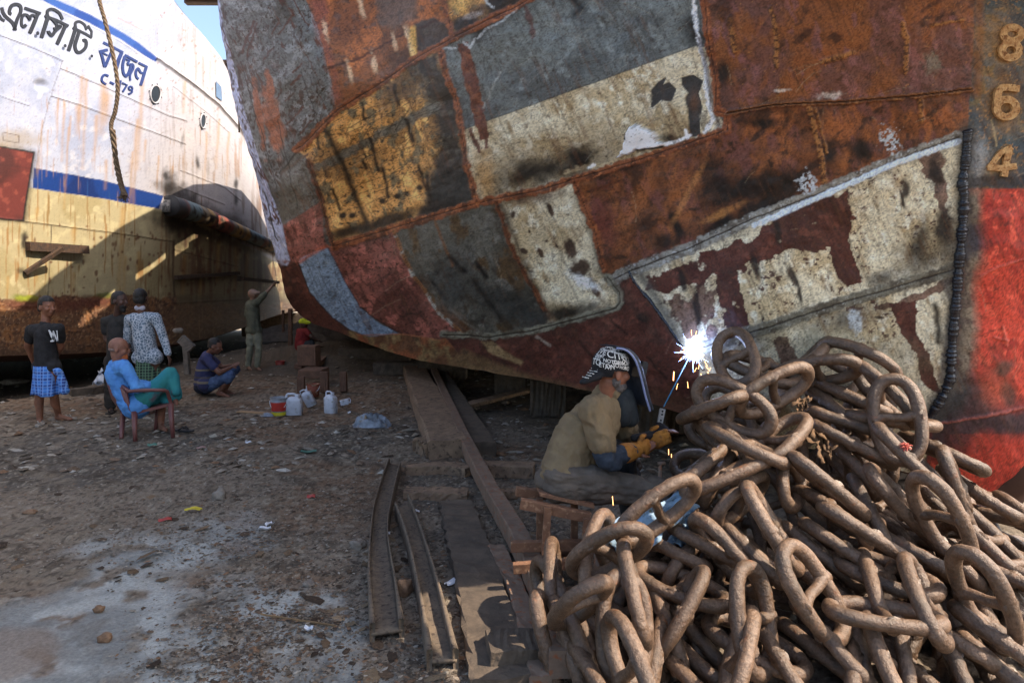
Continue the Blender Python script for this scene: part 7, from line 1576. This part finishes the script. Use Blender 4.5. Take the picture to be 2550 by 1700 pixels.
def scrap(x, y, w, l, ang, m, label, cat='paper scrap', name='paper_scrap', seed=1, curl=.02):
    c = gz(x, y, .012); bm = bmesh.new(); q = random.Random(seed); g = {}; a = R(ang)
    for i in range(7):
        for j in range(5):
            u = (i / 6 - .5) * l; v = (j / 4 - .5) * w * (1 - .5 * abs(i / 6 - .5)); z_ = curl * (math.sin(i * 1.1 + seed) * .6 + math.cos(j * 1.7 + seed)) * .5 + curl * .6
            g[i, j] = bm.verts.new(c + Vector((u * math.cos(a) - v * math.sin(a) + q.uniform(-.004, .004), u * math.sin(a) + v * math.cos(a), z_)))
    for i in range(6):
        for j in range(4): bm.faces.new((g[i, j], g[i + 1, j], g[i + 1, j + 1], g[i, j + 1]))
    return tag(obj(name, bm, m), label, cat)
M_PAP = mat('white_paper', (206, 208, 214), (184, 186, 192), scale=20, rough=.8, bump=0); M_YEL = mat('yellow_plastic', (196, 176, 40), (160, 140, 36), rough=.5); M_RDP = mat('red_plastic', (160, 58, 50), (130, 50, 44), rough=.5); M_GRP = mat('green_plastic', (72, 112, 96), (56, 92, 80), rough=.5)
for a in ((1135,1452,.05,.14,40,M_PAP,'crumpled white paper lying beside the broad worn beam'), (672,1312,.05,.06,60,M_PAP,'white paper scrap in mid yard, the upper of two'), (660,1323,.04,.08,10,M_PAP,'white paper scrap in mid yard, the lower of two'), (957,1336,.03,.08,0,M_PAP,'white paper scrap lying inside the left channel'), (1035,1279,.04,.06,20,M_PAP,'white scrap at the far end of the right channel'), (768,1574,.03,.05,-20,M_PAP,'tiny white scrap near the bottom centre of the yard'), (482,1273,.06,.12,5,M_YEL,'bright yellow plastic scrap in mid yard','plastic scrap'), (412,1298,.05,.09,20,M_RDP,'red and grey plastic scrap left of the yellow one','plastic scrap'), (768,1129,.08,.16,10,M_GRP,'flat green plastic piece in front of the grey plastic sheet','plastic scrap'), (380,1111,.05,.10,0,M_GRP,'green plastic scrap in front of the armchair','plastic scrap'), (776,1240,.06,.07,0,M_RDP,'small round reddish lid on the ground left of the channels','lid'), (1168,1288,.06,.12,0,mat('pink_scrap',(150,120,112),(120,100,94)),'pale pink scrap on the worn beam','plastic scrap'), (618,1105,.04,.06,0,M_PAP,'tiny white scrap in front of the cardboard strip'), (870,1030,.03,.04,0,M_PAP,'tiny white scrap beside the grey plastic sheet'), (500,1118,.05,.09,30,mat('pink_scrap', (150, 120, 112)),'pinkish scrap at mid left of the yard','plastic scrap')):
    scrap(*a[:7], *(a[7:8] or ('paper scrap',)), name=(a[7].replace(' ', '_') if len(a) > 7 else 'paper_scrap'), seed=a[0])
timber('twig', [(650,1534),(740,1548),(835,1562)], .008, .008, .012, mat('dry_twig', (130, 104, 74), (104, 84, 60)), 'thin dry twig on the ground left of the channels', 'twig', nz=.0005, seed=24)

# gravel, flakes of rust and wood chips all over the yard
def scatter(name, n, seed, smin, smax, flat_, cols, label_mat, region):
    r = np.random.RandomState(seed); k = 0
    px = r.uniform(region[0], region[2], n); py = region[1] + (region[3] - region[1]) * r.uniform(0, 1, n) ** region[4]
    y = -(py - 850) / FPX; vy = y * math.sin(TH) + math.cos(TH); vz = y * math.cos(TH) - math.sin(TH); t = -CH / vz
    X = (px - 1275) / FPX * t; Y = vy * t; dens = fb(X * 1.6, Y * 1.6, seed + 5, 3)
    keep = (dens > r.uniform(.25, .62, n)) & (np.hypot((X + 2.5) / 1.1, (Y - 3.0) / 1.2) + r.uniform(-.1, .5, n) > 1.0); X = X[keep]; Y = Y[keep]; n = len(X)
    s_ = smin * (smax / smin) ** (r.uniform(0, 1, n) ** 2.2)
    base = np.array([(1,0,0),(.3,.9,0),(-.8,.6,0),(-.9,-.5,0),(.2,-1,0),(.1,0,1),(-.1,.1,-.6)], float); FA = np.array([(0,1,5),(1,2,5),(2,3,5),(3,4,5),(4,0,5),(1,0,6),(2,1,6),(3,2,6),(4,3,6),(0,4,6)])
    jit = 1 + r.uniform(-.35, .35, (n, 7, 3)); P_ = base[None] * jit; P_[:, :, 2] *= flat_ * r.uniform(.5, 1.5, (n, 1)); P_[:, :, 0] *= r.uniform(.8, 2.0, (n, 1))
    a = r.uniform(0, 2 * math.pi, n); ca, sa = np.cos(a)[:, None], np.sin(a)[:, None]; x = P_[:, :, 0] * ca - P_[:, :, 1] * sa; yy = P_[:, :, 0] * sa + P_[:, :, 1] * ca; tx = r.uniform(-.5, .5, (n, 1)); z_ = P_[:, :, 2] + x * tx * .6
    Zg = gh(X, Y) + (fb(X * 9, Y * 9, 7, 4) - .5) * .035 + (fb(X * 28, Y * 28, 8, 3) - .5) * .014
    V_ = np.stack([X[:, None] + x * s_[:, None], Y[:, None] + yy * s_[:, None], Zg[:, None] + (z_ + flat_ * .25) * s_[:, None]], -1).reshape(-1, 3)
    F_ = (FA[None] + (np.arange(n) * 7)[:, None, None]).reshape(-1, 3); me = np_mesh(name, V_, F_, False)
    cl = np.array([s2l(c) for c in cols]); ci = cl[r.randint(0, len(cols), n)] * r.uniform(.6, .98, (n, 1)); c4 = np.ones((n * 7, 4), np.float32); c4[:, :3] = np.repeat(ci, 7, 0)
    at = me.color_attributes.new('Col', 'FLOAT_COLOR', 'POINT'); at.data.foreach_set('color', c4.ravel()); o = link_mesh(name, me, M_GR); o['kind'] = 'stuff'; return o
DC = [(134, 122, 108), (112, 102, 90), (92, 82, 72), (150, 138, 124), (120, 102, 86), (134, 106, 84), (160, 152, 140), (100, 90, 80), (128, 116, 102), (118, 106, 94)]
scatter('gravel', 52000, 3, .003, .012, .5, DC + [(150, 142, 130)], None, (-200, 930, 1700, 1760, 1.0))
scatter('rust_flakes', 16000, 5, .004, .019, .16, DC[:6] + [(84, 74, 66)], None, (500, 1000, 1600, 1760, .9))
scatter('far_gravel', 12000, 7, .014, .06, .4, DC + [(156, 148, 134), (176, 170, 160)], None, (0, 800, 2700, 1180, 1.3))
scatter('wood_chips', 900, 9, .012, .05, .12, [(120, 100, 80), (96, 80, 66), (140, 122, 100), (76, 64, 54)], None, (-100, 930, 1650, 1760, .9))
